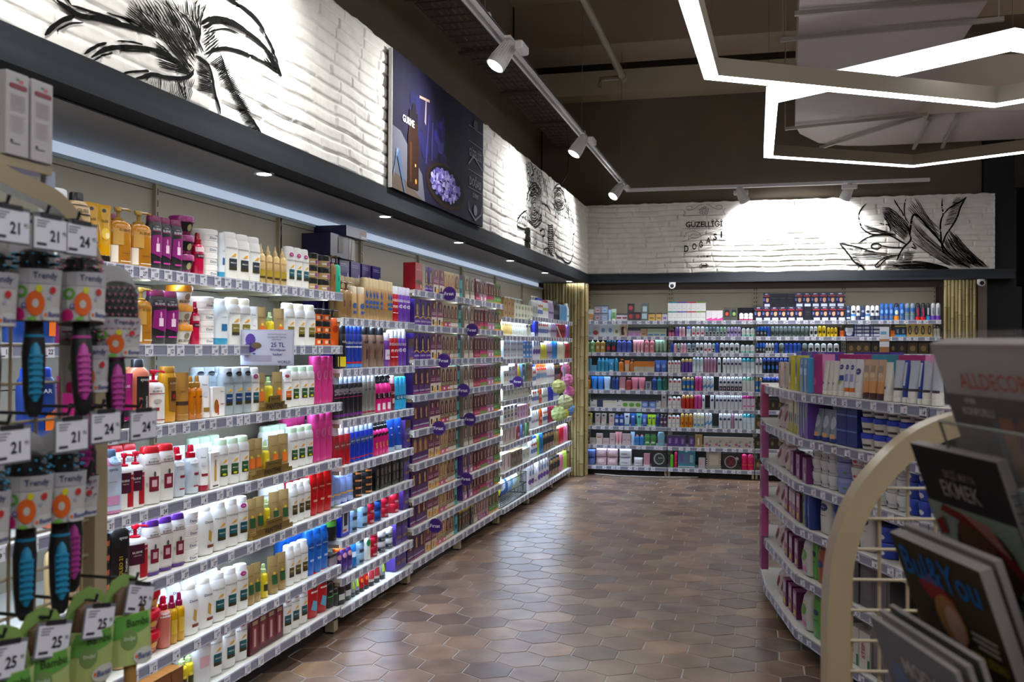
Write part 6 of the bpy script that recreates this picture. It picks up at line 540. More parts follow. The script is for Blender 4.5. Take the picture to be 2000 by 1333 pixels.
FLOWER_BACK = '''10 1128 3117 -10 -10 -10 -11 -13 -13 -12 -15 -11 -16 -10 -16 -8 -18 -6 -18 -2 -20 0 -20 4 -21 4 -22 6 -21 8 -22 8 -21 14 -20 19 -18 25 -17 30 -15 32 -10 33 -5 35 0 36 4 31 2 25 -1 19 -3 23 -10 10 -4;8 1400 3179 6 -14 7 -13 8 -18 10 -20 13 -21 14 -23 17 -25 13 -22 10 -18 6 -14 6 -19 3 -8;7 1538 3174 -3 -18 -4 -18 -5 -25 -3 -25 -3 -26 -1 -28 0 -28 3 -26 6 -25 8 -23 12 -21 9 -16 8 -16;4 1628 3184 26 -48 31 -50 24 -51 28 -49 30 -48 34 -40 37 -41 39 -45;5 1621 3168 27 -52 28 -49 29 -51 31 -50 32 -42 33 -48 40 -38;4 1637 3095 30 -49 34 -50 34 -46 31 -44 38 -46 36 -45 41 -41;4 1596 3128 33 -50 35 -52 30 -45 35 -49 40 -44 37 -46 35 -45;5 1585 3107 36 -48 33 -47 36 -50 38 -49 38 -46 42 -42 35 -44 41 -47;4 1572 3085 39 -48 36 -48 42 -48 38 -43 41 -48 35 -46 43 -44 39 -43;5 1563 3066 41 -46 39 -47 39 -46 42 -46 42 -50 41 -42 40 -48;4 1550 3049 45 -50 43 -42 42 -52 43 -47 44 -42 38 -49 46 -45 42 -49;13 1579 2752 1 21 1 21 2 28 2 29 3 30 4 30 5 32 8 21 10 12 14 3 16 -8 18 -14 20 -19 21 -26 23 -32 23 -32 25 -30 25 -29 26 -29 24 -30 23 -32 21 -33 19 -36 22 -33 24 -32 27 -30 29 -28 29 -26 31 -24 31 -22 32 -19 24 -15 16 -10 8 -5;11 1579 2752 5 -21 3 -14 -3 -15 -8 -16 -14 -16 -19 -17 -17 -17 -15 -17 -12 -18 -10 -17 -10 -18 -9 -19 -8 -20 -8 -21 -7 -16 -6 -16;8 1605 2667 10 -14 10 -15 13 -19 4 -18 -26 11 -20 11 -4 3;7 1436 2461 67 3 64 -2 69 4 62 -8 68 -11 65 -16 63 -18 61 -17;6 1425 2451 70 0 66 3 70 -1 65 -8 68 -6 67 -15 63 -18 67 -14;6 1488 2436 68 3 71 -3 69 -3 65 -6 70 -9 66 -17 69 -13;7 1409 2425 68 -2 75 3 69 -1 72 -3 69 -4 68 -9 69 -11 67 -12;8 1399 2412 75 3 69 0 72 -3 72 2 74 -9 72 -5 68 -10;7 1464 2401 73 -1 74 -1 76 0 72 -5 74 -4 74 -4 72 -4;7 1458 2390 77 -2 76 0 75 1 71 -3 77 -4 74 1 73 -2;4 1660 2863 60 -79 70 -73 74 -71 72 -68 72 -64 75 -60 78 -65;4 1659 2847 59 -78 68 -71 69 -64 70 -67 77 -58 68 -60 75 -61;4 1604 2904 55 -75 56 -76 64 -68 69 -62 70 -61 70 -57 73 -57 70 -58;5 1602 2887 52 -77 57 -71 66 -61 65 -61 69 -58 65 -54 72 -57 67 -59;3 1601 2866 55 -70 56 -68 61 -60 64 -59 64 -57 69 -54 67 -54 63 -49;3 1600 2844 53 -68 52 -64 59 -55 62 -58 67 -51 63 -53 64 -49 66 -50;4 1596 2820 55 -62 54 -58 57 -55 60 -52 60 -52 66 -49 63 -49 62 -46;4 1599 2800 48 -56 52 -59 58 -51 59 -51 57 -47 65 -44 56 -48;3 1647 2726 51 -54 54 -52 59 -44 56 -49 58 -40 57 -43;4 1645 2710 49 -51 52 -48 54 -44 58 -43 58 -43 54 -37 57 -43;3 1594 2738 48 -47 49 -48 50 -41 56 -44 52 -42 55 -36 55 -38 52 -35;3 1641 2673 46 -45 51 -40 51 -37 52 -36 51 -38 53 -33 50 -34;5 1592 2695 46 -40 45 -37 48 -39 51 -37 49 -34 49 -31 50 -35 52 -30;10 840 2684 21 -6 22 -5 29 -8 28 -7 28 -7 27 -7 27 -6 25 -6 24 -8 21 -8 21 -10 20 -8 22 -7 23 -7 23 -6 17 -4 18 -4;11 847 2677 10 -12 10 -13 13 -16 14 -17 14 -17 13 -17 14 -19 12 -18 12 -18 11 -17 10 -18 13 -17 15 -14 18 -13 20 -11 18 -11 15 -12 12 -12 10 -13 13 -15 2 -3;4 954 2611 61 -11 61 -9 60 -9 59 -5 58 -8 62 -8 60 -10;3 961 2590 59 -8 58 -10 62 -4 56 -11 62 -6 57 -7 59 -3 59 -11;4 959 2568 62 -5 61 -6 61 -9 57 -1 59 -9 59 -5 59 -10 59 0;4 967 2549 55 -8 59 -1 63 -6 59 -7 58 -2 55 -9 62 -5 57 -2;4 966 2526 59 -2 64 -7 58 0 57 -1 58 -9 59 -4 57 -1;10 1042 2673 11 9 12 9 15 12 17 11 19 12 21 10 24 10 24 8 25 6 26 3 26 1 25 0 23 0 22 -2 20 -2 21 -6 23 -10 25 -14 26 -19 24 -16 22 -13 19 -12 16 -9 21 -11 4 -2;10 1282 2639 -7 -13 -12 -9 -17 -6 -20 -1 -20 4 -16 7 -10 11 -1 15 11 14 16 7 20 2 20 -2 17 -6 12 -9 7 -13 0 -1;8 1276 2646 20 -4 19 -4 27 -6 27 -5 28 -3 29 -2 30 -1 22 0 15 0 7 0;8 1487 2537 -22 -1 -22 -1 -30 -1 -27 -3 -25 -5 -22 -7 -20 -8 -19 -11 -18 -12 -18 -13 -16 -16 -13 -14 -9 -11 -7 -16 15 -8 23 6 21 21 10 16 12 14 15 13 17 12 20 10 15 8 15 7;6 1290 3064 36 -3 40 -3 35 -26 31 -23 27 -32 30 -29 29 -31 24 -32 19 -40 13 -39 7 -41;6 1324 3054 41 -9 28 -26 34 -29 30 -27 26 -29 28 -32 21 -32 22 -33 14 -42 7 -37;6 1289 3047 38 -5 35 -12 31 -22 27 -28 31 -30 24 -31 30 -31 25 -31 22 -33 12 -36 9 -39;6 1325 3035 33 -20 31 -22 24 -30 31 -26 23 -32 29 -29 27 -32 20 -29 15 -39;5 1295 3036 30 -16 31 -12 25 -28 30 -27 28 -34 25 -29 27 -25 25 -29 23 -37 17 -33;7 1321 3013 32 -20 25 -26 28 -33 24 -24 27 -34 28 -24 23 -33 24 -29 21 -31;6 1294 3023 31 -19 24 -26 25 -25 23 -29 27 -33 27 -27 26 -27 30 -26 23 -31 18 -35;5 1296 3014 25 -21 25 -27 22 -25 26 -33 26 -26 22 -32 29 -26 27 -25 26 -30 20 -35;6 1297 3005 22 -25 23 -25 22 -28 23 -35 24 -29 28 -28 25 -25 30 -25 25 -31 21 -25;4 1318 2974 24 -34 18 -31 22 -28 23 -27 28 -33 27 -22 28 -25 25 -31 22 -26;5 1317 2961 22 -32 18 -34 19 -27 25 -31 24 -29 29 -24 28 -25 25 -28 23 -25;5 1302 2986 14 -35 18 -35 21 -34 18 -29 20 -30 27 -27 27 -28 27 -20 28 -29 23 -23;3 1086 2889 46 -18 40 -12 44 -19 44 -16 41 -16 44 -10 44 -14 43 -16;4 1096 2877 38 -16 45 -16 43 -13 43 -18 43 -12 39 -15 47 -15 41 -10;3 1101 2862 41 -13 42 -12 42 -14 39 -14 43 -13 44 -19 42 -8 40 -14;4 1104 2850 42 -12 42 -13 44 -13 36 -14 43 -12 44 -17 38 -9 43 -17;3 1110 2834 42 -8 43 -13 37 -12 39 -13 43 -10 38 -15 44 -12;3 1155 2811 44 -6 38 -10 39 -12 42 -16 40 -14 36 -13 38 -12;10 1903 3148 0 -23 0 -24 0 -31 1 -26 3 -21 3 -16 6 -24 -2 -15 -6 -18 -10 -21 -7 -25 -4 -30 -1 -33 2 -39 2 -38 3 -38 2 -39 4 -38 5 -33 9 -28 10 -23 13 -18 10 -13 9 -13;10 2172 3181 -12 -13 -12 -13 -16 -16 -20 -17 -24 -17 -28 -16 -32 -16 -27 -17 -24 -16 -19 -17 -14 -17 -11 -13 -11 -13;10 2159 3174 -14 -24 -15 -24 -19 -33 -16 -31 -12 -30 -10 -28 -6 -28 -9 -27 -11 -28 -14 -27 -16 -27 -15 -26 -16 -24 -14 -22 -15 -21 -13 -22 -11 -24 -9 -26 -8 -27 -6 -21 -4 -14 -2 -7;4 2004 3089 24 8 25 12 22 13 23 7 22 15;4 2000 3076 25 9 20 10 24 8 23 13 20 9;5 1996 3058 19 11 25 7 22 11 22 9 23 10;5 1991 3041 19 9 24 10 23 8 20 12 24 10;4 1985 3025 19 12 25 6 20 11 25 9 21 8;4 1979 3013 20 7 24 10 22 7 21 4 19 13;4 1972 2993 24 8 18 9 22 8 24 7 20 8;4 1965 2978 22 12 20 4 22 8 21 6 25 11;4 1964 2965 20 6 18 8 20 4 22 8 24 9;5 1957 2949 18 9 21 2 22 10 23 7 19 4;3 1949 2933 23 7 21 5 18 7 22 2 18 10;4 1945 2917 18 4 21 6 21 7 23 3 18 10;5 1941 2902 16 6 22 6 20 4 21 4 20 6;4 1936 2889 16 4 23 1 18 5 21 4 21 5;3 1931 2871 19 5 19 1 19 7 21 4 19 1;5 1921 2856 19 2 19 4 20 5 21 6 20 1;6 2035 2754 42 -57 44 -57 44 -52 48 -52 50 -49 52 -47 46 -52;6 2029 2741 37 -52 41 -53 49 -57 44 -46 47 -50 54 -44 46 -50;8 1982 2790 39 -56 38 -57 39 -51 42 -51 49 -48 45 -46 47 -48 51 -44;7 1976 2780 36 -59 33 -51 41 -55 44 -47 46 -47 43 -42 51 -48 47 -41;7 2001 2713 34 -52 40 -53 44 -45 42 -49 44 -39 48 -42 48 -40;7 1962 2757 29 -54 33 -54 38 -48 45 -48 41 -43 44 -40 48 -42 40 -38;5 1984 2692 30 -49 40 -50 39 -46 41 -41 46 -36 43 -43 46 -36;7 1951 2735 24 -51 31 -54 34 -48 42 -39 39 -41 41 -36 45 -38 42 -34;7 1970 2669 28 -45 32 -45 35 -44 41 -41 44 -31 42 -36;5 1937 2713 24 -53 25 -48 33 -42 35 -43 39 -37 44 -32 41 -31 39 -35;6 1927 2699 24 -46 22 -49 33 -44 35 -40 37 -34 43 -29 39 -32 44 -34;5 1922 2686 20 -43 20 -52 35 -41 32 -32 38 -34 39 -34 39 -29 39 -26;4 1344 2462 17 1 19 1 16 -1 19 -4 19 3;3 1335 2447 24 0 21 1 23 -5 23 5 21 -5;4 1327 2431 26 0 27 -1 26 1 27 -2 30 0;4 1317 2417 34 0 29 -3 32 4 29 -6 32 3;5 1310 2402 36 1 34 0 36 -2 35 0 35 -4;3 1301 2390 40 -2 39 -4 43 3 36 -3 41 -4;4 955 2537 18 1 16 -7 14 -3 14 -3 21 -4;4 965 2525 16 -2 15 -4 21 -2 13 -6 19 -6;3 974 2510 18 -3 16 -4 20 -6 30 -8;4 984 2497 18 -7 19 -1 15 -4 20 -7 16 -1;4 994 2480 17 -3 19 -6 18 -2 16 -5 16 -3;4 1006 2467 16 -4 19 -4 17 -7 17 -6 19 -1;4 1013 2451 19 -1 20 -8 18 -4 18 -8 18 -1;4 1024 2440 18 -7 19 -8 22 -5 17 -6 16 -3;3 1035 2423 17 -2 23 -7 18 -6 17 -10 22 -6;3 1513 2584 24 -3 23 -3 24 -3 22 -3 28 -1;5 1504 2565 23 0 23 -3 29 -5 23 -2 23 -2;4 1493 2546 24 -1 29 2 22 -2 30 -5 26 -1;5 1480 2529 26 2 29 -1 27 1 27 -1 29 -4;5 1469 2514 32 -4 26 3 29 2 27 -2 29 1;4 1457 2490 34 5 29 3 29 -2 32 4 27 0;5 1446 2472 35 6 31 0 30 4 32 2 31 3;8 1262 2894 20 -6 26 -7 24 -3 22 -6 15 -24 5 -20 3 -14 4 -15;3 2017 3129 15 18 16 17 8 8;3 2016 3117 22 17 10 16 24 19;3 2010 3103 18 11 16 15 13 9 18 14 15 13;4 2003 3090 26 15 17 16 20 10 23 17 21 14'''

# ---------------------------------------------------------------- setting
M_FLOOR = bpy.data.materials.new('terracotta_hex_tile'); M_FLOOR.use_nodes = True
def _floor():
    N = M_FLOOR.node_tree.nodes; L = M_FLOOR.node_tree.links; b = N['Principled BSDF']
    at = N.new('ShaderNodeAttribute'); at.attribute_name = 'tone'
    r = N.new('ShaderNodeValToRGB'); e = r.color_ramp.elements; e[0].color = lin('64524a'); e[1].color = lin('a08468')
    for p, c in ((.2, '7c6252'), (.4, '84705f'), (.55, '8c7462'), (.7, '967860'), (.85, '766a62')): k = e.new(p); k.color = lin(c)
    tc = N.new('ShaderNodeTexCoord'); n = N.new('ShaderNodeTexNoise'); n.inputs['Scale'].default_value = 5; n.inputs['Detail'].default_value = 5
    mx = N.new('ShaderNodeMix'); mx.data_type = 'RGBA'; mx.blend_type = 'MULTIPLY'; mx.inputs['Factor'].default_value = .8
    r2 = N.new('ShaderNodeValToRGB'); r2.color_ramp.elements[0].color = lin('a89c98'); r2.color_ramp.elements[1].color = lin('ffffff'); r2.color_ramp.elements[0].position = .32; r2.color_ramp.elements[1].position = .66
    L.new(at.outputs['Fac'], r.inputs['Fac']); L.new(tc.outputs['Object'], n.inputs['Vector']); L.new(n.outputs['Fac'], r2.inputs['Fac'])
    L.new(r.outputs['Color'], mx.inputs['A']); L.new(r2.outputs['Color'], mx.inputs['B']); L.new(mx.outputs['Result'], b.inputs['Base Color'])
    b.inputs['Roughness'].default_value = .31; bp = N.new('ShaderNodeBump'); bp.inputs['Strength'].default_value = .25; bp.inputs['Distance'].default_value = .01
    L.new(n.outputs['Fac'], bp.inputs['Height']); L.new(bp.outputs['Normal'], b.inputs['Normal'])
_floor()
fl = MB(); tone = []
hs, hw, g = .127, .219, .0032
for j in range(-8, 66):
    for i in range(-4, 38):
        cx = -1.88+i*hw+(hw/2 if j % 2 else 0); cy = 4.366+(j-22)*hs*1.5-.0; t = random.random(); o = len(fl.v)
        out = [(cx+math.sin(a)*k, cy+math.cos(a)*k, z) for k, z in ((hs-g, -.004), (hs-g-.0035, 0)) for a in [math.pi/3*q for q in range(6)]]
        fl.add(out, [(6, 7, 8, 9, 10, 11)[::-1]]+[(q, (q+1) % 6, 6+(q+1) % 6, 6+q)[::-1] for q in range(6)], M_FLOOR); tone += [t]*12
flo = fl.obj('floor', smooth=False); flo['kind'] = 'structure'
a_ = flo.data.attributes.new('tone', 'FLOAT', 'POINT'); a_.data.foreach_set('value', tone)
gr = MB(); gr.box(-4, 9, -4, 16, -.06, -.0025, noisy('grout', '8c8a88', 'a8a49e', 8, .8)); struct(gr, 'floor_grout')

M_BRICK = noisy('white_painted_brick', 'dcdad4', 'eceae5', 9, .72, .35)
from mathutils import noise as NZ
class Brick:
    def __init__(s, seed, z0=2.37, rh=.0615, L=14, soft=True):
        s.soft = soft; R = random.Random(seed); s.z0 = z0; s.rh = rh; s.rows = []
        for r in range(16):
            b = [-3+R.uniform(0, .3)]
            while b[-1] < L: b.append(b[-1]+R.uniform(.2, .34))
            s.rows.append((b, [R.uniform(-.004, .006) for _ in b], R.uniform(-.003, .003)))
    def h(s, u, z):
        w = .004*math.sin(u*5.1+z*3)+.003*math.sin(u*13.7); v = (z-s.z0+w)/s.rh; r = max(0, min(15, int(v))); fz = v-r
        b, off, rz = s.rows[r]; lo, hi = 0, len(b)-1
        while hi-lo > 1:
            m = (lo+hi)//2
            if b[m] <= u: lo = m
            else: hi = m
        uu = u+.006*NZ.noise((u*9, z*30, r)); d = min((uu-b[lo]), (b[lo+1]-uu), fz*s.rh+rz*.3, (1-fz)*s.rh)
        k = max(0, min(1, d/.0095)); k = k*k*(3-2*k)
        return k*(.012+off[lo]*.8)*(1.15 if not s.soft else .55 if u < 3.3 else min(1, .55+(u-3.3)*.6))+.0022*NZ.noise((u*7, z*16, 1.7))+.0016*NZ.noise((u*31, z*44, 4))
def brick_wall(name, br, u0, u1, z0, z1, du, dz, place, label):
    nu = int((u1-u0)/du)+1; nz = int((z1-z0)/dz)+1; vs = []
    for i in range(nu):
        u = u0+(u1-u0)*i/(nu-1)
        for j in range(nz):
            z = z0+(z1-z0)*j/(nz-1); e = .012*NZ.noise((u*11, 7, 3)) if j == nz-1 else 0; vs.append(place(u, z+e, br.h(u, z)))
    fs = [(i*nz+j, (i+1)*nz+j, (i+1)*nz+j+1, i*nz+j+1) for i in range(nu-1) for j in range(nz-1)]
    # closing edges back into the wall
    o = len(vs); top = [i*nz+nz-1 for i in range(nu)]; vs += [place(u0+(u1-u0)*i/(nu-1), z1, -.05) for i in range(nu)]
    fs += [(top[i], top[i+1], o+i+1, o+i) for i in range(nu-1)]
    o2 = len(vs); vs += [place(u1, z0+(z1-z0)*j/(nz-1), -.05) for j in range(nz)]; base = (nu-1)*nz
    fs += [(base+j, base+j+1, o2+j+1, o2+j) for j in range(nz-1)]
    mb = MB(); mb.add(vs, fs, M_BRICK); o = mb.obj(name, smooth=False); o.data.polygons.foreach_set('use_smooth', [True]*len(fs)); o['kind'] = 'structure'; o['label'] = label
BL = Brick(4); BB = Brick(9, soft=False)
XB, YB = -2.003, 11.402
PL = lambda u, z, h: (XB+h, u, z)
PB = lambda u, z, h: (u, YB-h, z)
brick_wall('wall_left', BL, -.5, 11.40, 2.372, 3.17, .0095, .0068, PL, 'white painted brick band above the left shelves')
brick_wall('wall_back', BB, -2.0, 2.43, 2.372, 3.19, .0085, .0066, PB, 'white painted brick band above the back shelves')
INK = pm('0a0a0a', .95)
def mural(data, br, place, name, label, wk=1.65):
    mb = MB(); k = 0
    for s_ in data.split(';'):
        q_ = [int(v)/1000 for v in s_.split()]; w = q_[0]/2*wk; P = [(q_[1], q_[2])]
        for i in range(3, len(q_), 2): P.append((P[-1][0]+q_[i], P[-1][1]+q_[i+1]))
        # subdivide
        Q = [P[0]]
        for a, b in zip(P, P[1:]):
            n = max(1, int(math.dist(a, b)/.014))
            for i in range(1, n+1): Q.append((a[0]+(b[0]-a[0])*i/n, a[1]+(b[1]-a[1])*i/n))
        Q = [q for q in Q if 2.374 < q[1] < 3.16]
        if len(Q) < 2: continue
        vs = []; k += 1; e = .0042+.00004*(k % 30); n = len(Q)
        for i, q in enumerate(Q):
            a = Q[max(0, i-1)]; b = Q[min(n-1, i+1)]; d = (b[0]-a[0], b[1]-a[1]); l = math.hypot(*d) or 1; t = min(1, .35+2*min(i, n-1-i)/max(3, n*.3)); t *= 1+.25*NZ.noise((q[0]*40, q[1]*40, k)); nx, nz = -d[1]/l*w*t, d[0]/l*w*t
            for sg in (-1, 1):
                u, z = q[0]+nx*sg, q[1]+nz*sg; vs.append(place(u, z, max(br.h(u, z), br.h(q[0], q[1]))+e))
        mb.add(vs, [(2*i, 2*i+1, 2*i+3, 2*i+2) for i in range(n-1) if math.dist(Q[i], Q[i+1]) < .05], INK)
    tag(mb.obj(name, smooth=False), label, 'mural')
mural(FLOWER_LEFT, BL, PL, 'wall_drawing', 'black engraved flower drawing printed on the brick nearest the camera', 2.1)
mural(FLOWER_MIDDLE, BL, PL, 'wall_drawing', 'black engraved root drawing on the left brick wall beside the corner', 2.3)
mural(FLOWER_BACK, BB, PB, 'wall_drawing', 'black engraved saffron flower drawing on the back brick wall')
# emblem lettering on the back wall
em = MB(); EX, EZ = -.637, 2.80
def epl(e):
    def f(x, z): return PB(EX+x, z, max(BB.h(EX+x, z), BB.h(EX+x+.006, z), BB.h(EX+x-.006, z), BB.h(EX+x, z+.005))+.003)
    return f
F = epl(0)
add_text(em, 'GÜZELLİĞİ', F, 0, 2.944, .088, .42, INK, .02)
vs, fs, asp = text_geo('DOĞASI', .02)
for ch, x, z in zip('DOĞASI', (-.2, -.11, -.03, .05, .125, .195), (2.655, 2.68, 2.71, 2.745, 2.785, 2.81)): add_text(em, ch, F, x, z, .075 if ch != 'Ğ' else .092, .05, INK, .02)
add_text(em, 'G U R M E', F, 0, 2.562, .026, .2, INK, .01); add_text(em, 'SERBEST GÜZEL', F, 0, 2.515, .012, .2, pm('777777', .7), 0)
def eline(pts, w=.004):
    P = [Vector((a, b)) for a, b in pts]; Q = [P[0]]
    for a, b in zip(P, P[1:]):
        n = max(1, int((b-a).length/.02)); Q += [a.lerp(b, i/n) for i in range(1, n+1)]
    vs = []
    for i, q in enumerate(Q):
        d = (Q[min(len(Q)-1, i+1)]-Q[max(0, i-1)]); d = d.normalized() if d.length else Vector((1, 0))
        for sg in (-1, 1): vs.append(F(q.x-d.y*w/2*sg, q.y+d.x*w/2*sg))
    em.add(vs, [(2*i, 2*i+1, 2*i+3, 2*i+2) for i in range(len(Q)-1)], INK)
for z0, z1 in ((3.035, 3.035), (2.888, 2.888)): eline([(-.24, z0), (.24, z1)])
eline([(-.24, 2.74), (.24, 2.885)], .003); eline([(-.24, 2.6), (0, 2.64), (.22, 2.72)], .003); eline([(-.22, 2.57), (-.06, 2.57)], .003)
for sg in (-1, 1):
    eline([(sg*.02, 3.165), (sg*.06, 3.15), (sg*.1, 3.12), (sg*.16, 3.1), (sg*.2, 3.11), (sg*.2, 3.14), (sg*.16, 3.15), (sg*.13, 3.13)], .004); eline([(sg*.24, 3.11), (sg*.21, 3.07), (sg*.24, 3.04)], .004)
    eline([(sg*.24, 2.57), (sg*.2, 2.49), (sg*.1, 2.42)], .003); eline([(sg*.02, 2.43), (sg*.05, 2.455), (sg*.02, 2.48)], .009)
eline([(-.23, 2.78), (-.2, 2.84), (-.12, 2.86), (-.05, 2.83), (-.03, 2.79), (-.1, 2.77), (-.16, 2.79), (-.14, 2.82), (-.08, 2.82)], .004); eline([(-.1, 2.8), (0, 2.84), (.1, 2.82), (.2, 2.86)], .003)
eline([(-.03, 2.455), (.0, 2.455), (.035, 2.455)], .016)
for k in range(26):
    a = k*2.4; r0 = .012+.0018*k; eline([(r0*math.cos(a), 3.09+r0*.8*math.sin(a)), (r0*math.cos(a+.6)*1.15, 3.09+r0*.9*math.sin(a+.6))], .005)
tag(em.obj('wall_lettering', smooth=False), 'black ornamental slogan lettering printed on the back brick wall', 'lettering')

M_DARK = noisy('dark_brown_plaster', '6e6258', '786c60', 1.5, .9); M_BEAM = noisy('charcoal_wood_board', '22262b', '31353b', 6, .92, .15, stretch=(1, .12, 3)); M_BEAM2 = noisy('charcoal_wood_board_back', '30343a', '40444a', 6, .92, .15, stretch=(.12, 1, 3))
M_SOF = pm('84848a', .55); M_PANEL = noisy('beige_panel', 'a09884', 'aaa28e', 1.5, .45)
b = MB(); b.box(-2.105, -1.975, -.6, 11.5, 2.266, 2.372, M_BEAM); b.box(-2.105, -2.09, -.6, 11.5, 2.262, 2.30, M_BEAM); struct(b, 'trim_1', 'dark wooden board along the foot of the left brick wall')
b = MB(); b.box(-1.975, 2.62, 11.37, 11.5, 2.266, 2.372, M_BEAM2); struct(b, 'trim_2', 'dark wooden board along the foot of the back brick wall')
b = MB(); b.box(-2.62, -2.105, -.6, 11.9, 2.27, 2.3, M_SOF); b.box(-2.105, 2.43, 11.5, 11.95, 2.29, 2.31, pm('6c6a66', .6)); struct(b, 'ceiling_soffit')
b = MB(); b.box(-2.6, -2.03, -.6, 11.9, 2.3, 3.165, M_DARK); b.box(-2.03, 2.42, 11.43, 11.9, 2.31, 3.185, M_DARK); struct(b, 'wall_bulkhead')
b = MB(); b.box(-2.72, -2.62, -4, 16, 0, 5.2, M_DARK); struct(b, 'wall_left_upper')
b = MB(); b.box(-2.7, 2.36, 11.9, 12.0, 0, 5.2, M_DARK); b.box(-2.6, 2.345, 11.62, 11.9, 3.185, 4.48, M_DARK); b.box(-2.0, 2.42, 11.435, 11.62, 3.0, 3.19, M_DARK); struct(b, 'wall_back_upper')
b = MB(); b.box(-2.6, 6, 11.3, 11.9, 4.48, 4.76, pm('c4baa0', .8)); struct(b, 'ceiling_beam_pale')
b = MB(); b.box(-2.6, 6, 10.2, 10.9, 4.72, 5.2, pm('8a7a6c', .9)); b.box(-2.6, 6, 4.6, 5.0, 4.8, 5.2, pm('8a7a6c', .9)); struct(b, 'ceiling_beam_dark')
b = MB(); b.box(-2.7, 9, -4, 16, 5.2, 5.3, noisy('ceiling_paint', 'a89e86', 'b8ae96', 1, .9)); struct(b, 'ceiling')
b = MB(); b.box(-2.7, 9, -4.1, -4, 0, 5.2, M_DARK); struct(b, 'wall_front')
b = MB(); b.box(8.9, 9, -4, 16, 0, 5.2, pm('2c3038', .8)); struct(b, 'wall_right')
b = MB(); b.box(2.3, 9, 15, 15.1, 0, 5.2, pm('20242c', .8)); struct(b, 'wall_far')
b = MB(); b.box(2.36, 2.66, 11.55, 12.1, 0, 5.2, pm('17181b', .7)); struct(b, 'wall_column')
b = MB(); b.box(2.27, 2.36, 11.42, 11.9, 0, 2.29, pm('6a5a50', .7)); struct(b, 'trim_3', 'brown end board beside the bamboo')
t = MB(); t.box(2.86, 3.06, 13.2, 13.4, 0, 3.5, pm('4c5c78', .5)); t.box(2.80, 3.12, 13.1, 13.5, 3.5, 4.2, pm('5a5348', .7)); tag(t.obj('store_pillar'), 'slate blue pillar with beige head beyond the back shelves', 'pillar')
t = MB(); t.box(2.68, 2.98, 12.6, 12.63, 0, 2.25, pm('31343e', .5)); t.box(2.68, 2.75, 12.585, 12.6, 1.2, 2.0, pm('7c7898', .5)); tag(t.obj('display_board'), 'dark grey display board standing beyond the back corner', 'board')

# led profile in the cove
b = MB(); b.box(-2.615, -2.545, -.4, 11.2, 2.205, 2.262, pm('c4d4ea', .5, emit=.62)); b.box(-2.545, -2.50, -.4, 11.2, 2.186, 2.2, pm('9aa8b4', .5)); b.box(-2.6, -2.49, -.4, 11.2, 2.19, 2.204, pm('8a98a4', .5, emit=.12)); tag(b.obj('cove_light'), 'long cool white cove light above the left shelves', 'light')
for i, y in enumerate((2.45, 3.89, 5.32, 6.75, 8.25, 9.66, 10.95)):
    b = MB(); b.se([(2.262, .045, .045), (2.272, .045, .045)], pm('c8ccd0', .3), 18, cx=-2.13, cy=y)
    d = thing('downlight', f'small round recessed downlight in the soffit, {ORD[i+1]} from the near end', 'light', (-2.13, y, 2.262), 0, 'downlights in the left soffit')
    r = MB(); r.se([(0, .046, .046), (.01, .046, .046)], pm('c8ccd0', .3), 18); r.obj('ring', d); r = MB(); r.se([(-.002, .032, .032), (.004, .032, .032)], pm('eef4ff', .3, emit=6), 16); r.obj('lens', d)

# ---------------------------------------------------------------- pendants, track, services
M_WH = pm('d8d8da', .4); M_GLOW = pm('f4f6ff', .4, emit=9)
def pendant(z, poly, label):
    t = thing('pendant_light', label, 'pendant light', (sum(p[0] for p in poly)/len(poly), sum(p[1] for p in poly)/len(poly), z)); cx, cy = t.location[:2]
    n = len(poly); prof = MB(); dif = MB(); w = .04; h = .105
    cen = Vector((cx, cy)); P = [Vector(p) for p in poly]
    def off(k):
        out = []
        for i in range(n):
            a, b, c = P[i-1], P[i], P[(i+1) % n]; d1 = (b-a).normalized(); d2 = (c-b).normalized(); n1 = Vector((-d1.y, d1.x)); n2 = Vector((-d2.y, d2.x))
            if n1.dot(cen-b) < 0: n1 = -n1
            if n2.dot(cen-b) < 0: n2 = -n2
            m = (n1+n2).normalized(); out.append(b+m*(k/max(.3, m.dot(n1))))
        return out
    I, O = off(w), off(-w); col = pm('756b5a', .5)
    for (A, B_, z0, z1, mb, mt) in ((I, O, .006, h, prof, col), (off(w*.96), off(-w*.96), 0, .006, dif, M_GLOW)):
        vs = [(p.x-cx, p.y-cy, zz) for L_ in (A, B_) for zz in (z0, z1) for p in L_]
        fs = []
        for i in range(n):
            j = (i+1) % n; fs += [(i, j, n+j, n+i), (2*n+i, 3*n+i, 3*n+j, 2*n+j), (i, 2*n+i, 2*n+j, j), (n+i, n+j, 3*n+j, 3*n+i)]
        mb.add(vs, fs, mt)
    # outer faces glow too, as in the photo
    gl = MB(); O2 = off(-w*1.01); gl.add([(p.x-cx, p.y-cy, zz) for zz in (0.0, h) for p in O2], [(i, (i+1) % n, n+(i+1) % n, n+i) for i in range(n)], pm('f4f6ff', .4, emit=2.2))
    prof.obj('profile', t, False); dif.obj('diffuser', t, False); gl.obj('side_diffuser', t, False)
    for i in range(0, n, 2):
        w_ = MB(); w_.tube([(P[i].x-cx, P[i].y-cy, h), (P[i].x-cx, P[i].y-cy, 5.2-z)], .0015, pm('333333'), 4); w_.obj('wire', t)
pendant(3.2, [(1.37, 6.0), (.07, 6.92), (.06, 8.89), (1.36, 9.66), (2.66, 8.9), (2.66, 6.9)], 'hexagonal glowing pendant ring hanging nearer the back wall')
pendant(3.0, [(-.27, 5.48), (1.39, 6.51), (3.0, 5.48), (3.0, 3.5), (1.39, 2.5), (-.33, 3.45)], 'hexagonal glowing pendant ring whose near half is out of view')
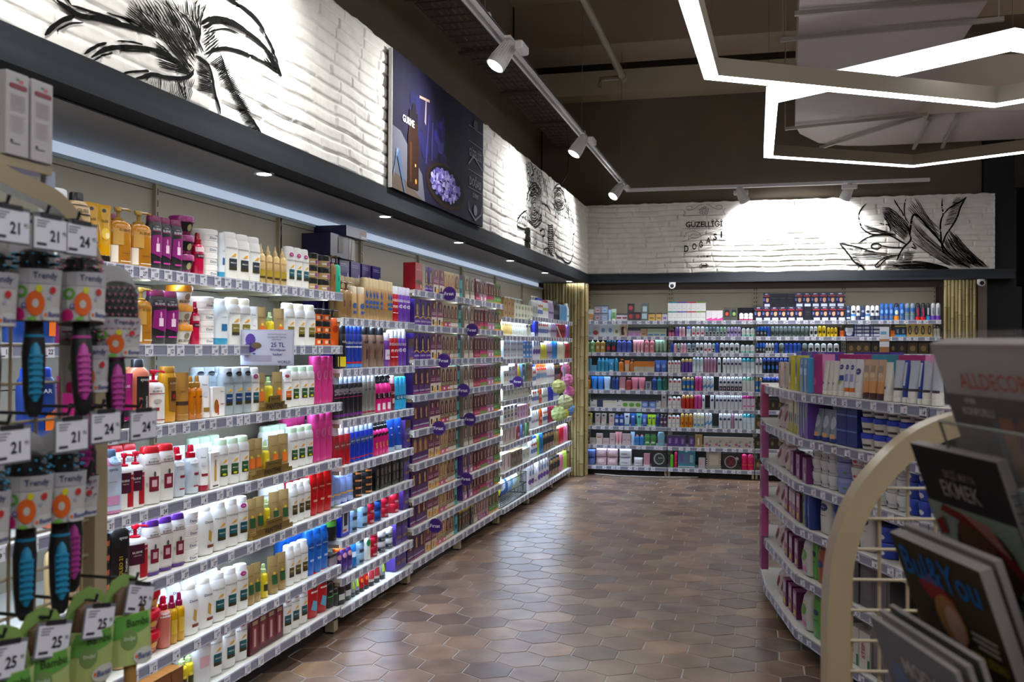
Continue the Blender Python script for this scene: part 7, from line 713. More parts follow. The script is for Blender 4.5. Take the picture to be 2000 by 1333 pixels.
t = thing('light_track', 'white ceiling light track with a corner by the back wall', 'light track', (-1.48, 11.15, 3.3))
b = MB()
for x0 in (-.028, .012): b.box(x0, x0+.016, -11.0, .0, 0, .032, M_WH)
b.box(-.028, .028, -11.0, 0, .022, .034, M_WH); b.obj('rail', t)
b = MB(); b.box(-.028, 3.22, -.028, .028, 0, .034, M_WH); b.obj('rail', t)
b = MB()
for y in (-9, -6, -3, -.6): b.tube([(0, y, .03), (0, y, 1.9)], .002, pm('555555'), 4); b.box(-.03, .03, y-.02, y+.02, .03, .045, M_WH)
b.obj('suspension', t)
def spot(x, y, ax, ay, az, power, label, ang=0):
    t = thing('track_spotlight', label, 'spotlight', (x, y, 3.3), ang, 'white track spotlights')
    b = MB(); b.box(-.02, .02, -.06, .06, -.012, 0, M_WH); b.tube([(0, 0, 0), (0, 0, -.055)], .012, M_WH); b.obj('adapter', t)
    b = MB(); b.box(.05, .1, -.09, .07, -.09, -.04, M_WH, bev=.008); b.obj('driver_box', t)
    aim = Vector((ax, ay, az)).normalized(); aim_l = Matrix.Rotation(-ang, 3, 'Z') @ aim; q = (-aim_l).to_track_quat('Z', 'Y').to_matrix(); base = Vector((-.01, 0, -.055))+aim_l*.04
    hd = MB(); hd.se([(-.1, .058, .058), (-.07, .058, .058), (-.05, .052, .052), (.06, .034, .034), (.075, .03, .03)], M_WH, 24)
    for k in range(20):
        a = 2*math.pi*k/20; c, s_ = math.cos(a), math.sin(a)
        hd.tube([(c*.056, s_*.056, -.055), (c*.043, s_*.043, .055)], .0025, pm('f0f0f0'), 4)
    h = hd.obj('head', t); h.location = base; h.rotation_euler = q.to_euler()
    le = MB(); le.se([(-.104, .046, .046), (-.1, .05, .05)], pm('ffffff', .3, emit=14), 20); l = le.obj('lens', t); l.location = base; l.rotation_euler = q.to_euler()
    ld = bpy.data.lights.new('spot', 'SPOT'); ld.energy = power; ld.spot_size = math.radians(160); ld.spot_blend = 1; ld.shadow_soft_size = .07; ld.color = (1, .99, .97)
    lo = bpy.data.objects.new('spot_beam', ld); C.objects.link(lo); w = Matrix.Rotation(ang, 3, 'Z'); lo.location = Vector((x, y, 3.3))+w @ (base+aim_l*.115); lo.rotation_euler = (-aim).to_track_quat('Z', 'Y').to_euler()
spot(-1.42, 5.46, -.42, -.3, -.75, 82, 'white finned spotlight on the left track, nearest in view')
spot(-1.45, 8.06, -.42, -.25, -.75, 85, 'white finned spotlight on the left track, middle one in view')
spot(-1.48, 10.5, -.42, -.45, -.7, 80, 'white finned spotlight on the left track, next to the corner')
spot(-1.46, 3.6, -.42, -.1, -.75, 68, 'white finned spotlight on the left track, above the near shelves')
spot(-1.46, 1.9, -.42, .1, -.75, 80, 'white finned spotlight on the left track, above the brush stand')
spot(-.23, 11.0, .35, .42, -.72, 150, 'grey finned spotlight on the back track, left one', math.pi/2)
spot(.92, 11.0, -.3, .42, -.72, 150, 'grey finned spotlight on the back track, right one', -math.pi/2)
t = MB()
for x in (-2.3, -1.99): t.box(x, x+.012, 3, 11.2, 3.85, 3.94, pm('5c544e', .6))
for k in range(6): t.box(-2.28+k*.05, -2.245+k*.05, 3, 11.2, 3.855, 3.858, pm('645a52', .6))
for k in range(56):
    t.box(-2.3, -1.98, 3+k*.148, 3.012+k*.148, 3.85, 3.862, pm('544c46', .6))
for k in range(7): t.box(-2.33, -1.95, 3.6+k*1.25, 3.66+k*1.25, 3.83, 3.85, pm('4c4640', .6))
tag(t.obj('cable_tray'), 'perforated cable tray under the ceiling along the left wall', 'cable tray')
t = MB(); P = pm('857c70', .5); t.tube([(-1.39, 3.5, 4.3), (-1.39, 9.97, 4.3)], .035, P, 12); t.tube([(-1.39, 9.99, 4.3), (-1.62, 10.02, 4.3), (-1.64, 10.02, 4.22)], .026, P, 10); t.tube([(-1.39, 9.93, 4.3), (-1.39, 10.03, 4.3)], .045, P, 12); tag(t.obj('sprinkler_pipe'), 'beige sprinkler pipe with an elbow below the ceiling', 'pipe')
t = MB(); t.tube([(-2.0, 10.1, 3.86), (-1.97, 10.15, 3.6), (-2.01, 10.2, 3.35), (-2.08, 10.1, 3.2)], .009, pm('1c1a18')); tag(t.obj('hanging_cable'), 'black cable hanging from the tray to the brick wall', 'cable')
duct = thing('air_duct', 'wide grey air duct with a rounded elbow under the ceiling', 'air duct', (.8, 8, 3.65))
t = MB(); poly = [(.2, 5.3), (.31, 9.7), (.37, 10.1), (.58, 10.6), (.85, 10.8), (1.11, 10.86), (1.46, 10.86), (5.5, 10.8), (5.5, 9.6), (1.35, 9.5), (1.345, 5.3)]
t.prism([(a-.8, b-8) for a, b in poly], 0, .5, noisy('duct_sheet', 'aca2a0', 'b8aeac', 1, .6)); t.obj('duct_body', duct, False)
RL = pm('8e8682', .5)
for a, b_ in (((.12, 6.9), (1.5, 6.79)), ((.2, 6.38), (1.45, 6.36)), ((.22, 9.7), (1.45, 9.38)), ((.6, 10.7), (1.4, 9.44)), ((1.55, 10.95), (1.5, 9.55)), ((1.83, 10.95), (1.72, 9.5))):
    t = MB(); t.tube([(a[0]-.8, a[1]-8, -.03), (b_[0]-.8, b_[1]-8, -.03)], .014, RL, square=(0, 0, 1)); t.obj('support_rail', duct)
for x, y in ((.14, 6.9), (.22, 9.7), (1.47, 6.8)): t = MB(); t.tube([(x-.8, y-8, -.03), (x-.8, y-8, 1.5)], .006, RL, 6); t.obj('hanger_rod', duct)

# ---------------------------------------------------------------- lavender poster
po = thing('advert_poster', 'dark advertising poster with bottle and violet salt in a bowl on the brick', 'poster', (-1.955, 4.98, 2.374))
b = MB(); b.box(-.02, 0, 0, 1.79, 0, .765, noisy('poster_print', '0c0c16', '1e1a3c', 2.2, .92, stretch=(1, 1.2, .7))); b.box(-.021, -.0005, -.006, 0, 0, .765, pm('e0e0de')); b.obj('panel', po, False)
PW, PH = 1.79, .765; rnd = random.Random(2); D = []
D += [('p', [(0, 0), (.0, .45), (.07, .44), (.17, .32), (.27, .2), (.3, .0)], '62626e'), ('p', [(0, 0), (.0, .12), (.1, .1), (.28, .0)], '5c5048')]
for k in range(26):
    x = .18+rnd.random()*.32; z = .4+rnd.random()*.35; D.append(('e', x, z, .012+rnd.random()*.03, .03+rnd.random()*.06, rnd.choice(['1f1f4c', '2a2570', '1c1c3c', '2e2e60', '242048'])))
D += [('p', [(.29, .62), (.3, .8), (.31, .8), (.305, .6)], '8c7c88'), ('p', [(.24, .78), (.34, .8), (.34, .82), (.24, .8)], 'a08878'), ('p', [(.3, .3), (.315, .3), (.34, .7), (.33, .7)], '34306c'), ('p', [(.36, .35), (.37, .35), (.38, .66), (.37, .66)], '34306c')]
D += [('e', .53, .2, .225, .185, '2c201c'), ('e', .54, .21, .205, .16, '15121c')]
for k in range(170):
    a = rnd.random()*6.28; q = rnd.random()**.5; D.append(('e', .52+.165*q*math.cos(a), .205+.125*q*math.sin(a), .008+rnd.random()*.01, .012+rnd.random()*.014, rnd.choice(['8c84cc', '6c64b0', 'a8a0dc', '5c54a0', 'b8b4e4'])))
D += [('p', [(.13, .06), (.13, .44), (.145, .48), (.145, .56), (.215, .56), (.215, .48), (.23, .44), (.23, .06)], '2c1810'), ('p', [(.14, .56), (.14, .64), (.22, .64), (.22, .56)], '17131a'), ('p', [(.15, .1), (.15, .4), (.165, .4), (.165, .1)], '4c2a14'), ('e', .185, .66, .02, .05, '17131a'), ('e', .205, .12, .008, .02, 'e88c3c'), ('e', .2, .24, .006, .012, 'e8a860')]
for k in range(6): D.append(('p', [(.0, .02+k*.015), (.03+k*.004, .3), (.036+k*.004, .3), (.11, .0), (.1, .0), (.03, .27)], '4c6488' if k % 2 else '8c9cb8'))
D += [('t', 'GURME', .135, .545, .055, .17, 'f4f4f4')]
EMB = '8a8a94'
for z in (.86, .72, .46, .3): D.append(('r', .79, z, .98, z+.006, EMB))
D += [('e', .885, .9, .03, .05, '4a4a54'), ('t', 'GÜZELLİĞİ', .885, .64, .1, .17, EMB), ('t', 'DOĞASI', .885, .38, .1, .17, EMB), ('t', 'GURME', .885, .25, .04, .08, EMB), ('e', .885, .12, .025, .05, EMB), ('p', [(.79, .2), (.8, .1), (.885, .02), (.97, .1), (.98, .2), (.965, .11), (.885, .04), (.805, .11)], EMB), ('p', [(.79, .5), (.86, .6), (.98, .52), (.98, .53), (.86, .62), (.79, .52)], EMB)]
b = MB(); decals(b, D, lambda x, z, e: (.001+e*.05, x, z), PW, PH, .92); b.obj('print', po, False)

# ---------------------------------------------------------------- shelving
FL = Frame((-2.15, 0), math.pi/2); FB = Frame((0, 11.45), 0)
def fl_(P, Q): return Frame(P, math.atan2(Q[1]-P[1], Q[0]-P[0]))
F2 = fl_((.06, 5.85), (.2, 5.0)); F3 = fl_((.2, 5.0), (.64, 3.93))
M_SH = pm('d6d6ce', .4); M_STRIP = pm('84889e', .25); M_STRIPL = pm('aeb2c0', .25); M_TAGW = pm('d6d8e6', .5); M_UP = pm('a89c80', .45)
TAGS = {}
def tagmesh(num):
    if num in TAGS: return TAGS[num]
    mb = MB(); mb.box(-.024, .024, -.0015, 0, .0, .042, M_TAGW); pl = lambda x, z: (x, -.0021, z); K = pm('26262e', .6)
    add_text(mb, num, pl, .006, .018, .0155, .024, K, .02); add_text(mb, '95', pl, .0195, .023, .005, .006, K, 0)
    for z, x1 in ((.036, .01), (.032, .004)): mb.add([pl(-.021, z), pl(x1, z), pl(x1, z+.0018), pl(-.021, z+.0018)], [(0, 1, 2, 3)], pm('7c7c88'))
    mb.add([pl(-.021, .004), pl(-.006, .004), pl(-.006, .0075), pl(-.021, .0075)], [(0, 1, 2, 3)], pm('5c5c66')); TAGS[num] = mb.mesh('price_tag', False); return TAGS[num]
NUMS = ['15', '22', '24', '12', '9', '19', '17', '25', '21', '16', '11', '13', '4', '8', '18', '14', '27', '7']
def shelf_unit(name, label, fr, levels, posts, top, depth=.36, led=0, front=-.03, ntag=7, back=True, seed=1, panel=M_PANEL, stripm=M_STRIP, low=None):
    R_ = random.Random(seed); a0 = min(l[1] for l in levels); a1 = max(l[2] for l in levels); o = fr.at((a0+a1)/2, depth, 0)
    t = thing(name, label, 'shelving', o, fr.a); cx = (a0+a1)/2
    def L(s): return s-cx
    yb = depth  # local y: 0 is back
    if back:
        b = MB()
        for p, q in zip(posts, posts[1:]):
            z = .12
            while z < top-.02: b.box(L(p)+.008, L(q)-.008, -.012, .0, z, min(top, z+.405), low if low and z < 1.7 else panel); z += .409
        b.obj('back_panel', t, False)
        for p in posts:
            b = MB(); b.box(L(p)-.012, L(p)+.012, -.03, 0, .02, top, M_UP)
            for k in range(int(top/.05)): b.box(L(p)-.004, L(p)+.004, -.0305, -.029, .04+k*.05, .068+k*.05, pm('1c1a18'))
            b.obj('upright', t, False)
        b = MB(); b.box(L(a0), L(a1), -depth+.06, -depth+.08, .004, levels[-1][0]-.02, pm('2a2826', .7)); b.obj('plinth', t)
        for p in posts:
            b = MB(); b.box(L(p)-.02, L(p)+.02, -depth+.0, -depth+.05, .012, .07, M_UP); b.box(L(p)-.012, L(p)+.012, -depth+.01, -depth+.035, .0, .014, pm('2a2826')); b.obj('foot', t)
    for i, lv in enumerate(levels):
        z, s0, s1 = lv[:3]; nt = lv[3] if len(lv) > 3 else ntag; yf = -depth+front
        b = MB(); b.box(L(s0)+.003, L(s1)-.003, yf+.012, -.012, z-.024, z-.003, M_SH)
        for k in range(int((s1-s0)/.5)+1): b.box(L(s0)+.01+k*.5, L(s0)+.013+k*.5, yf+.02, -.02, z-.045, z-.024, M_UP)
        sh = b.obj('shelf', t); b = MB(); e = .001
        b.box(L(s0)+.004, L(s1)-.004, yf, yf+.012, z-.044, z, M_SH); b.box(L(s0)+.006, L(s1)-.006, yf-.004, yf, z-.04, z-.003, stripm); b.box(L(s0)+.006, L(s1)-.006, yf-.005, yf, z-.0075, z-.001, M_STRIPL); b.box(L(s0)+.006, L(s1)-.006, yf-.005, yf, z-.044, z-.038, M_STRIPL); b.obj('price_strip', sh, False)
        n = max(1, int(nt*(s1-s0))); us = []
        for k in range(n):
            u = s0+(s1-s0)*(k+R_.uniform(.25, .75))/n
            if us and u-us[-1] < .052: continue
            if s0+.03 < u < s1-.03: us.append(u)
        for u in us:
            c = bpy.data.objects.new('price_tag', tagmesh(R_.choice(NUMS))); C.objects.link(c); c.parent = sh; c.location = (L(u), yf-.0055, z-.0445)
        if led and i < len(levels)-(0 if lv is not levels[-1] else 1) and lv is not levels[-1]:
            b = MB(); b.box(L(s0)+.04, L(s1)-.04, yf+.03, yf+.05, z-.032, z-.024, pm('e0e8ff', .3, emit=1.5)); b.obj('light_bar', sh)
            pw = led*(s1-s0)*(lv[4] if len(lv) > 4 else 1)
            if pw: p = fr.at((s0+s1)/2, -front-.0+.0, z-.036); lo = area('shelf_light', fr.at((s0+s1)/2, front*1+.05, z-.036), s1-s0-.1, .018, pw, (math.radians(24), 0, fr.a), (.58, .75, 1))
    return t
lvA = [(1.782, 1.6, 4.71, 12), (1.507, 1.6, 4.71, 10), (1.212, 1.6, 4.71, 11), (.92, 1.6, 4.71, 9), (.657, 1.6, 4.71, 9), (.365, 1.6, 4.71, 8), (.147, 1.6, 4.71, 7)]
shelf_unit('wall_shelving', 'white gondola shelving of shampoo bottles beside the brush stand', FL, lvA, [1.44, 2.53, 3.62, 4.71], 2.187, led=1.9, seed=2)
lvB = [(1.655, 4.715, 5.797), (1.385, 4.715, 5.797), (1.117, 4.715, 5.797), (.869, 4.715, 5.797), (.668, 4.715, 5.797), (.486, 4.715, 5.797), (.288, 4.715, 5.797), (.128, 4.715, 5.797)]
shelf_unit('wall_shelving', 'white gondola shelving of hair spray cans and styling products', FL, lvB, [4.72, 5.8], 2.187, led=2.6, ntag=11, seed=3)
lvC = [(z, a, b_, 7, q) for z in (1.868, 1.645, 1.422, 1.196, .972, .757, .542, .353, .137) for a, b_, q in ((5.803, 6.888, 0 if z < 1.4 else .5), (6.892, 7.975, 0 if z < 1.4 else .5))]
shelf_unit('wall_shelving', 'white gondola shelving filled with hair dye boxes', FL, lvC, [5.81, 6.89, 7.97], 2.187, led=2.4, ntag=8, seed=4)
lvD = [(z, 7.985, 9.065) for z in (1.605, 1.405, 1.178, 1.046, .845, .66, .425, .125)]
shelf_unit('wall_shelving', 'white gondola shelving of soap boxes', FL, [(1.765, 7.985, 9.065)]+lvD, [7.985, 9.065], 2.187, led=3.4, ntag=8, seed=5)
lvE = [(z, 9.075, 11.1, 8, q) for z, q in ((1.803, 1), (1.612, 1), (1.382, 1), (1.138, 1.2), (.938, 1.4), (.712, 1.4), (.428, 1.2), (.12, 1))]
shelf_unit('wall_shelving', 'white gondola shelving of body wash beside the bamboo corner', FL, lvE, [9.075, 10.16, 11.1], 2.187, led=3.2, seed=6)
ZB = (1.826, 1.642, 1.452, 1.222, 1.008, .8, .583, .36, .113)
M_PD = noisy('grey_mesh_panel', '3c3a36', '46443e', 2, .7)
for (a, b_, nm) in ((-2.05, -1.055, 'face care'), (-1.052, -.066, 'deodorants'), (-.063, .923, 'men hair dye'), (.926, 1.91, 'shaving products')):
    shelf_unit('wall_shelving', f'back wall shelving bay of {nm}', FB, [(z, a, b_) for z in ZB], [a+.012, b_-.012], 2.208, depth=.4, led=.75 if a < -1.5 else .5, low=M_PD, ntag=11, seed=int(a*10)+40, panel=M_PANEL)


# ---------------------------------------------------------------- goods on the shelves
row(FL, 1.782, 'top shampoo shelf', [(2.59, 2.691, 'cl', 1), (2.691, 2.785, 'gb', 1), (2.785, 2.904, 'gy', 2), (2.904, 3.12, 'ap', 2), (3.12, 3.322, 'ek', 3), (3.322, 3.418, 'kj', 1, 3), (3.418, 3.473, 'rs', 1), (3.473, 3.599, 'dj', 1, 4), (3.599, 3.635, 'bw', 1), (3.635, 3.919, 'pn', 3), (3.919, 4.186, 'ga', 4), (4.186, 4.402, 'pb', 3), (4.402, 4.681, 'gj', 2, 3), (4.681, 4.726, 'bp', 1), (4.726, 4.777, 'tp', 1)])
row(FL, 1.782, 'top shampoo shelf, rear row', [(2.848, 3.12, 'ek', 4, 1, 1, 0.13)])
row(FL, 1.507, 'second shampoo shelf', [(2.439, 2.636, 'cm', 2), (2.66, 2.835, 'mg', 3), (2.866, 3.047, 'gp', 2), (3.047, 3.126, 'ap', 1), (3.126, 3.298, 'ek', 2), (3.298, 3.414, 'oy', 1, 3), (3.414, 3.454, 'rs', 1), (3.454, 3.564, 'dj', 1, 4), (3.564, 3.659, 'bw', 1), (3.659, 3.846, 'po', 2), (3.846, 3.91, 'dt', 1), (3.91, 3.984, 'gt', 1), (3.984, 4.08, 'ys', 1), (4.08, 4.161, 'gt', 1), (4.161, 4.488, 'po', 3), (4.488, 4.675, 'oj', 2, 3), (4.675, 4.751, 'bo', 1)])
row(FL, 1.212, 'third shampoo shelf', [(2.502, 2.636, 'cm', 1), (2.636, 2.899, 'mt', 2), (2.899, 2.96, 'mg', 1), (2.96, 3.029, 'mt', 1), (3.029, 3.12, 'cs', 1), (3.12, 3.215, 'wp', 1), (3.215, 3.292, 'eo', 1), (3.292, 3.378, 'bz', 1), (3.378, 3.469, 'as', 2), (3.469, 3.529, 'dt', 1), (3.529, 3.623, 'wr', 1), (3.623, 3.851, 'pu', 3), (3.851, 3.919, 'pb', 1), (3.919, 3.979, 'gt', 1), (3.979, 4.08, 'ys', 1), (4.08, 4.155, 'gt', 1), (4.155, 4.228, 'pr', 1), (4.228, 4.476, 'pg', 3), (4.476, 4.7, 'pk', 3)])
row(FL, 1.212, 'third shampoo shelf, rear row', [(2.957, 3.089, 'cs', 2, 1, 1, 0.14), (3.12, 3.288, 'eo', 2, 1, 1, 0.14), (3.315, 3.533, 'dt', 3, 1, 1, 0.15), (3.611, 3.864, 'pu', 3, 1, 1, 0.14)])
row(FL, 0.92, 'fourth shampoo shelf', [(2.613, 2.875, 'cs', 2), (2.877, 2.963, 'sb', 1), (2.963, 3.095, 'rp', 2), (3.095, 3.278, 'ew', 2), (3.278, 3.458, 'wt', 2), (3.458, 3.518, 'dr', 1), (3.518, 3.587, 'wb', 1), (3.587, 3.829, 'pg', 3), (3.829, 3.96, 'gt', 2), (3.96, 4.036, 'ys', 1), (4.036, 4.212, 'gt', 2), (4.212, 4.464, 'pg', 3), (4.464, 4.694, 'pk', 3)])
row(FL, 0.92, 'fourth shampoo shelf, rear row', [(2.932, 3.248, 'ew', 4, 1, 1, 0.15), (3.281, 3.439, 'wt', 3, 1, 1, 0.14), (3.45, 3.572, 'dr', 2, 1, 1, 0.15), (3.587, 3.82, 'pg', 3, 1, 1, 0.14), (4.222, 4.464, 'pg', 3, 1, 1, 0.15), (4.43, 4.656, 'pk', 3, 1, 1, 0.15)])
row(FL, 0.657, 'fifth shampoo shelf', [(2.613, 2.875, 'gb', 2), (2.877, 2.921, 'kc', 1, 4), (2.921, 3.012, 'so', 1), (3.012, 3.111, 'rp', 1), (3.111, 3.35, 'ev', 3), (3.35, 3.458, 'dj', 1, 4), (3.458, 3.564, 'dw', 1), (3.564, 3.742, 'pt', 2), (3.742, 3.838, 'pb', 1), (3.838, 3.984, 'gg', 2), (3.984, 4.046, 'ys', 1), (4.046, 4.228, 'gg', 2), (4.228, 4.441, 'pd', 3), (4.441, 4.675, 'rd', 3)])
row(FL, 0.657, 'fifth shampoo shelf, rear row', [(3.151, 3.35, 'ev', 2, 1, 1, 0.15), (3.564, 3.82, 'pt', 3, 1, 1, 0.15), (4.222, 4.43, 'pd', 3, 1, 1, 0.15), (4.441, 4.656, 'rd', 3, 1, 1, 0.15)])
row(FL, 0.365, 'sixth shampoo shelf', [(2.613, 3.089, 'gb', 3), (3.114, 3.215, 'rj', 1, 3), (3.209, 3.268, 'ps', 1), (3.268, 3.357, 'sy', 2), (3.357, 3.556, 'dw', 2), (3.556, 3.742, 'pt', 2), (3.742, 3.838, 'pb', 1), (3.838, 3.96, 'gg', 2), (3.96, 4.036, 'ys', 1), (4.036, 4.196, 'gg', 2), (4.196, 4.407, 'pd', 3), (4.407, 4.638, 'bl', 3)])
row(FL, 0.365, 'sixth shampoo shelf, rear row', [(3.357, 3.548, 'dw', 2, 1, 1, 0.15), (3.248, 3.357, 'sy', 2, 1, 1, 0.12), (3.556, 3.82, 'pt', 3, 1, 1, 0.15), (4.396, 4.625, 'bl', 3, 1, 1, 0.15)])
row(FL, 0.147, 'bottom shampoo shelf', [(3.029, 3.333, 'bx', 4), (3.333, 3.429, 'ys', 2), (3.429, 3.537, 'hs', 1), (3.537, 3.742, 'pt', 2), (3.742, 3.838, 'pb', 1), (3.838, 4.15, 'ht', 4), (4.15, 4.419, 'pb', 3), (4.419, 4.638, 'rb', 2)])
row(FL, 0.147, 'bottom shampoo shelf, rear row', [(3.537, 3.82, 'pt', 3, 1, 1, 0.15), (3.838, 4.15, 'ht', 4, 1, 1, 0.12), (4.419, 4.625, 'rb', 2, 1, 1, 0.16)])
row(FL, 1.655, 'top styling shelf', [(4.784, 4.918, 'bp', 2), (4.918, 5.117, 'ws', 2), (5.117, 5.38, 'wf', 5), (5.38, 5.462, 'wo', 2), (5.462, 5.554, 'wf', 2), (5.554, 5.641, 're', 2), (5.641, 5.841, 'vi', 3)])
row(FL, 1.655, 'top styling shelf, rear row', [(4.877, 5.512, 'wf', 9, 1, 1, 0.085)])
row(FL, 1.655, 'top styling shelf, far back', [(4.823, 5.795, 'hx', 6, 2, 1, 0.2)])
row(FL, 2.007, 'top styling shelf, above the kits', [(4.988, 5.324, 'hb', 1, 1, 1, 0.19)])
row(FL, 2.138, 'top styling shelf, uppermost', [(5.147, 5.445, 'hc', 1, 1, 1, 0.16)])
row(FL, 1.385, 'second styling shelf', [(4.791, 4.857, 'yk', 1), (4.857, 5.073, 'tb', 4), (5.073, 5.421, 'tt', 3), (5.421, 5.504, 'vc', 1), (5.504, 5.633, 're', 2), (5.633, 5.776, 'vi', 2), (5.776, 5.889, 'hv', 1)])
row(FL, 1.385, 'second styling shelf, rear row', [(4.797, 5.023, 'tb', 4, 1, 1, 0.09), (5.073, 5.38, 'tt', 3, 1, 1, 0.09)])
row(FL, 1.117, 'third styling shelf', [(4.719, 5.088, 'gk', 6), (5.088, 5.277, 'sc', 3), (5.277, 5.52, 'pz', 3), (5.52, 5.589, 'dk', 1), (5.589, 5.776, 'lb', 3)])
row(FL, 1.117, 'third styling shelf, rear row', [(4.656, 5.03, 'gk', 6, 1, 1, 0.09), (5.044, 5.207, 'sc', 2, 1, 1, 0.09), (5.023, 5.841, 'hx', 6, 1, 1, 0.25)])
row(FL, 0.869, 'fourth styling shelf', [(4.713, 4.925, 'rg', 3), (4.925, 5.253, 'bg', 5), (5.253, 5.478, 'pq', 4), (5.478, 5.722, 'ut', 2), (5.722, 5.851, 'hv', 1)])
row(FL, 0.869, 'fourth styling shelf, rear row', [(4.669, 4.884, 'rg', 3, 1, 1, 0.09), (4.891, 5.207, 'bg', 5, 1, 1, 0.09), (5.253, 5.478, 'pz', 2, 1, 1, 0.1)])
row(FL, 0.668, 'fifth styling shelf', [(4.656, 4.966, 'lt', 4), (4.966, 5.261, 'tj', 2, 4), (5.261, 5.713, 'kt', 7), (5.713, 5.823, 'hv', 1)])
row(FL, 0.486, 'sixth styling shelf', [(4.656, 4.777, 'gn', 1), (4.777, 4.911, 'bb', 1), (4.911, 5.192, 'lj', 2, 3), (5.192, 5.277, 'rt', 1, 3), (5.277, 5.38, 'ct', 1, 3), (5.38, 5.704, 'rt', 2, 3), (5.704, 5.813, 'hv', 1)])
row(FL, 0.288, 'seventh styling shelf', [(4.625, 4.751, 'cx', 1), (4.751, 4.953, 'pv', 3), (4.953, 5.016, 'ub', 1), (5.016, 5.147, 'lj', 1, 3), (5.147, 5.215, 'wn', 1), (5.215, 5.348, 'rt', 1, 3), (5.348, 5.58, 'st', 2, 2), (5.58, 5.795, 'hv', 2)])
row(FL, 0.128, 'bottom styling shelf', [(4.644, 4.771, 'nk', 2), (4.771, 4.946, 'bt', 2), (4.946, 5.066, 'gr', 2), (5.066, 5.2, 'rk', 2), (5.2, 5.364, 'tr', 2), (5.364, 5.462, 'gr', 1), (5.58, 5.776, 'hv', 2)])
row(FL, 1.868, 'top hair dye shelf', [(5.908, 6.095, 'hr', 1), (6.095, 6.251, 'ka', 2), (6.251, 6.493, 'pa', 2), (6.493, 6.728, 'bd', 3), (6.728, 6.84, 'bc', 1), (6.84, 6.941, 'te', 1), (6.967, 7.25, 'za', 2), (7.25, 7.378, 'zb', 1), (7.378, 7.57, 'ze', 2), (7.57, 7.804, 'zc', 3), (7.804, 8.035, 'zd', 3)])
row(FL, 1.645, 'second hair dye shelf', [(5.898, 6.219, 'ka', 3), (6.219, 6.459, 'pa', 2), (6.459, 6.644, 'ba', 2), (6.644, 6.827, 'bc', 2), (6.827, 6.903, 'te', 1), (6.954, 7.236, 'za', 2), (7.236, 7.407, 'zb', 2), (7.407, 7.616, 'zc', 2), (7.616, 7.82, 'ze', 2), (7.82, 8.035, 'zd', 2)])
row(FL, 1.422, 'third hair dye shelf', [(5.889, 6.209, 'ka', 3), (6.209, 6.448, 'pa', 2), (6.448, 6.632, 'ba', 2), (6.632, 6.815, 'bc', 2), (6.815, 6.89, 'te', 1), (6.954, 7.236, 'za', 2), (7.236, 7.407, 'zb', 2), (7.407, 7.616, 'zc', 2), (7.616, 7.82, 'ze', 2), (7.82, 8.035, 'zd', 2)])
row(FL, 1.196, 'fourth hair dye shelf', [(5.879, 6.198, 'kb', 3), (6.198, 6.436, 'pa', 2), (6.436, 6.621, 'ba', 2), (6.621, 6.802, 'bc', 2), (6.802, 6.877, 'te', 1), (6.954, 7.236, 'za', 2), (7.236, 7.407, 'zb', 2), (7.407, 7.616, 'zc', 2), (7.616, 7.82, 'ze', 2), (7.82, 8.035, 'zd', 2)])
row(FL, 0.972, 'fifth hair dye shelf', [(5.87, 6.188, 'kb', 3), (6.188, 6.425, 'pa', 2), (6.425, 6.609, 'ba', 2), (6.609, 6.79, 'bc', 2), (6.79, 6.865, 'te', 1), (6.954, 7.236, 'za', 2), (7.236, 7.407, 'zb', 2), (7.407, 7.616, 'zc', 2), (7.616, 7.82, 'ze', 2), (7.82, 8.035, 'zd', 2)])
row(FL, 0.757, 'sixth hair dye shelf', [(5.86, 6.177, 'kd', 3), (6.177, 6.414, 'ph', 2), (6.414, 6.597, 'bd', 2), (6.597, 6.777, 'bc', 2), (6.777, 6.852, 'te', 1), (6.954, 7.236, 'za', 2), (7.236, 7.407, 'zb', 2), (7.407, 7.616, 'zc', 2), (7.616, 7.82, 'zp', 2), (7.82, 8.035, 'zd', 2)])
row(FL, 0.542, 'seventh hair dye shelf', [(5.851, 6.167, 'kb', 3), (6.167, 6.403, 'ph', 2), (6.403, 6.585, 'bd', 2), (6.585, 6.765, 'bc', 2), (6.765, 6.84, 'te', 1), (6.954, 7.236, 'ze', 2), (7.236, 7.407, 'zb', 2), (7.407, 7.616, 'zc', 2), (7.616, 7.82, 'zp', 2), (7.82, 8.035, 'zd', 2)])
row(FL, 0.353, 'eighth hair dye shelf', [(5.841, 6.156, 'kb', 3), (6.156, 6.392, 'ph', 2), (6.392, 6.574, 'bd', 2), (6.574, 6.753, 'bc', 2), (6.753, 6.827, 'te', 1), (6.954, 7.236, 'ze', 2), (7.236, 7.407, 'zb', 2), (7.407, 7.616, 'zc', 2), (7.616, 7.82, 'zp', 2), (7.82, 8.035, 'zd', 2)])
row(FL, 0.137, 'bottom hair dye shelf', [(5.795, 6.115, 'kb', 3), (6.115, 6.359, 'ph', 2), (6.359, 6.55, 'bd', 2), (6.55, 6.753, 'bc', 2), (6.753, 6.84, 'te', 1), (6.877, 7.25, 'zk', 5), (7.25, 7.364, 'za', 1), (7.364, 7.678, 'zp', 4), (7.678, 7.984, 'zd', 3)])
row(FL, 1.765, 'tray on the soap bay', [(8.12, 8.518, 'xk', 3, 2), (8.518, 9.253, 'xw', 6, 2)])
row(FL, 1.765, 'tray on the soap bay, rear row', [(8.632, 9.297, 'xp', 5, 1, 1, 0.12), (8.12, 8.594, 'wl', 3, 1, 1, 0.16)])
row(FL, 1.605, 'second soap shelf', [(8.138, 8.48, 'xt', 5), (8.48, 9.209, 'xu', 10)])
row(FL, 1.405, 'third soap shelf', [(8.138, 8.83, 'xs', 6, 3), (8.83, 9.209, 'xb', 3, 3)])
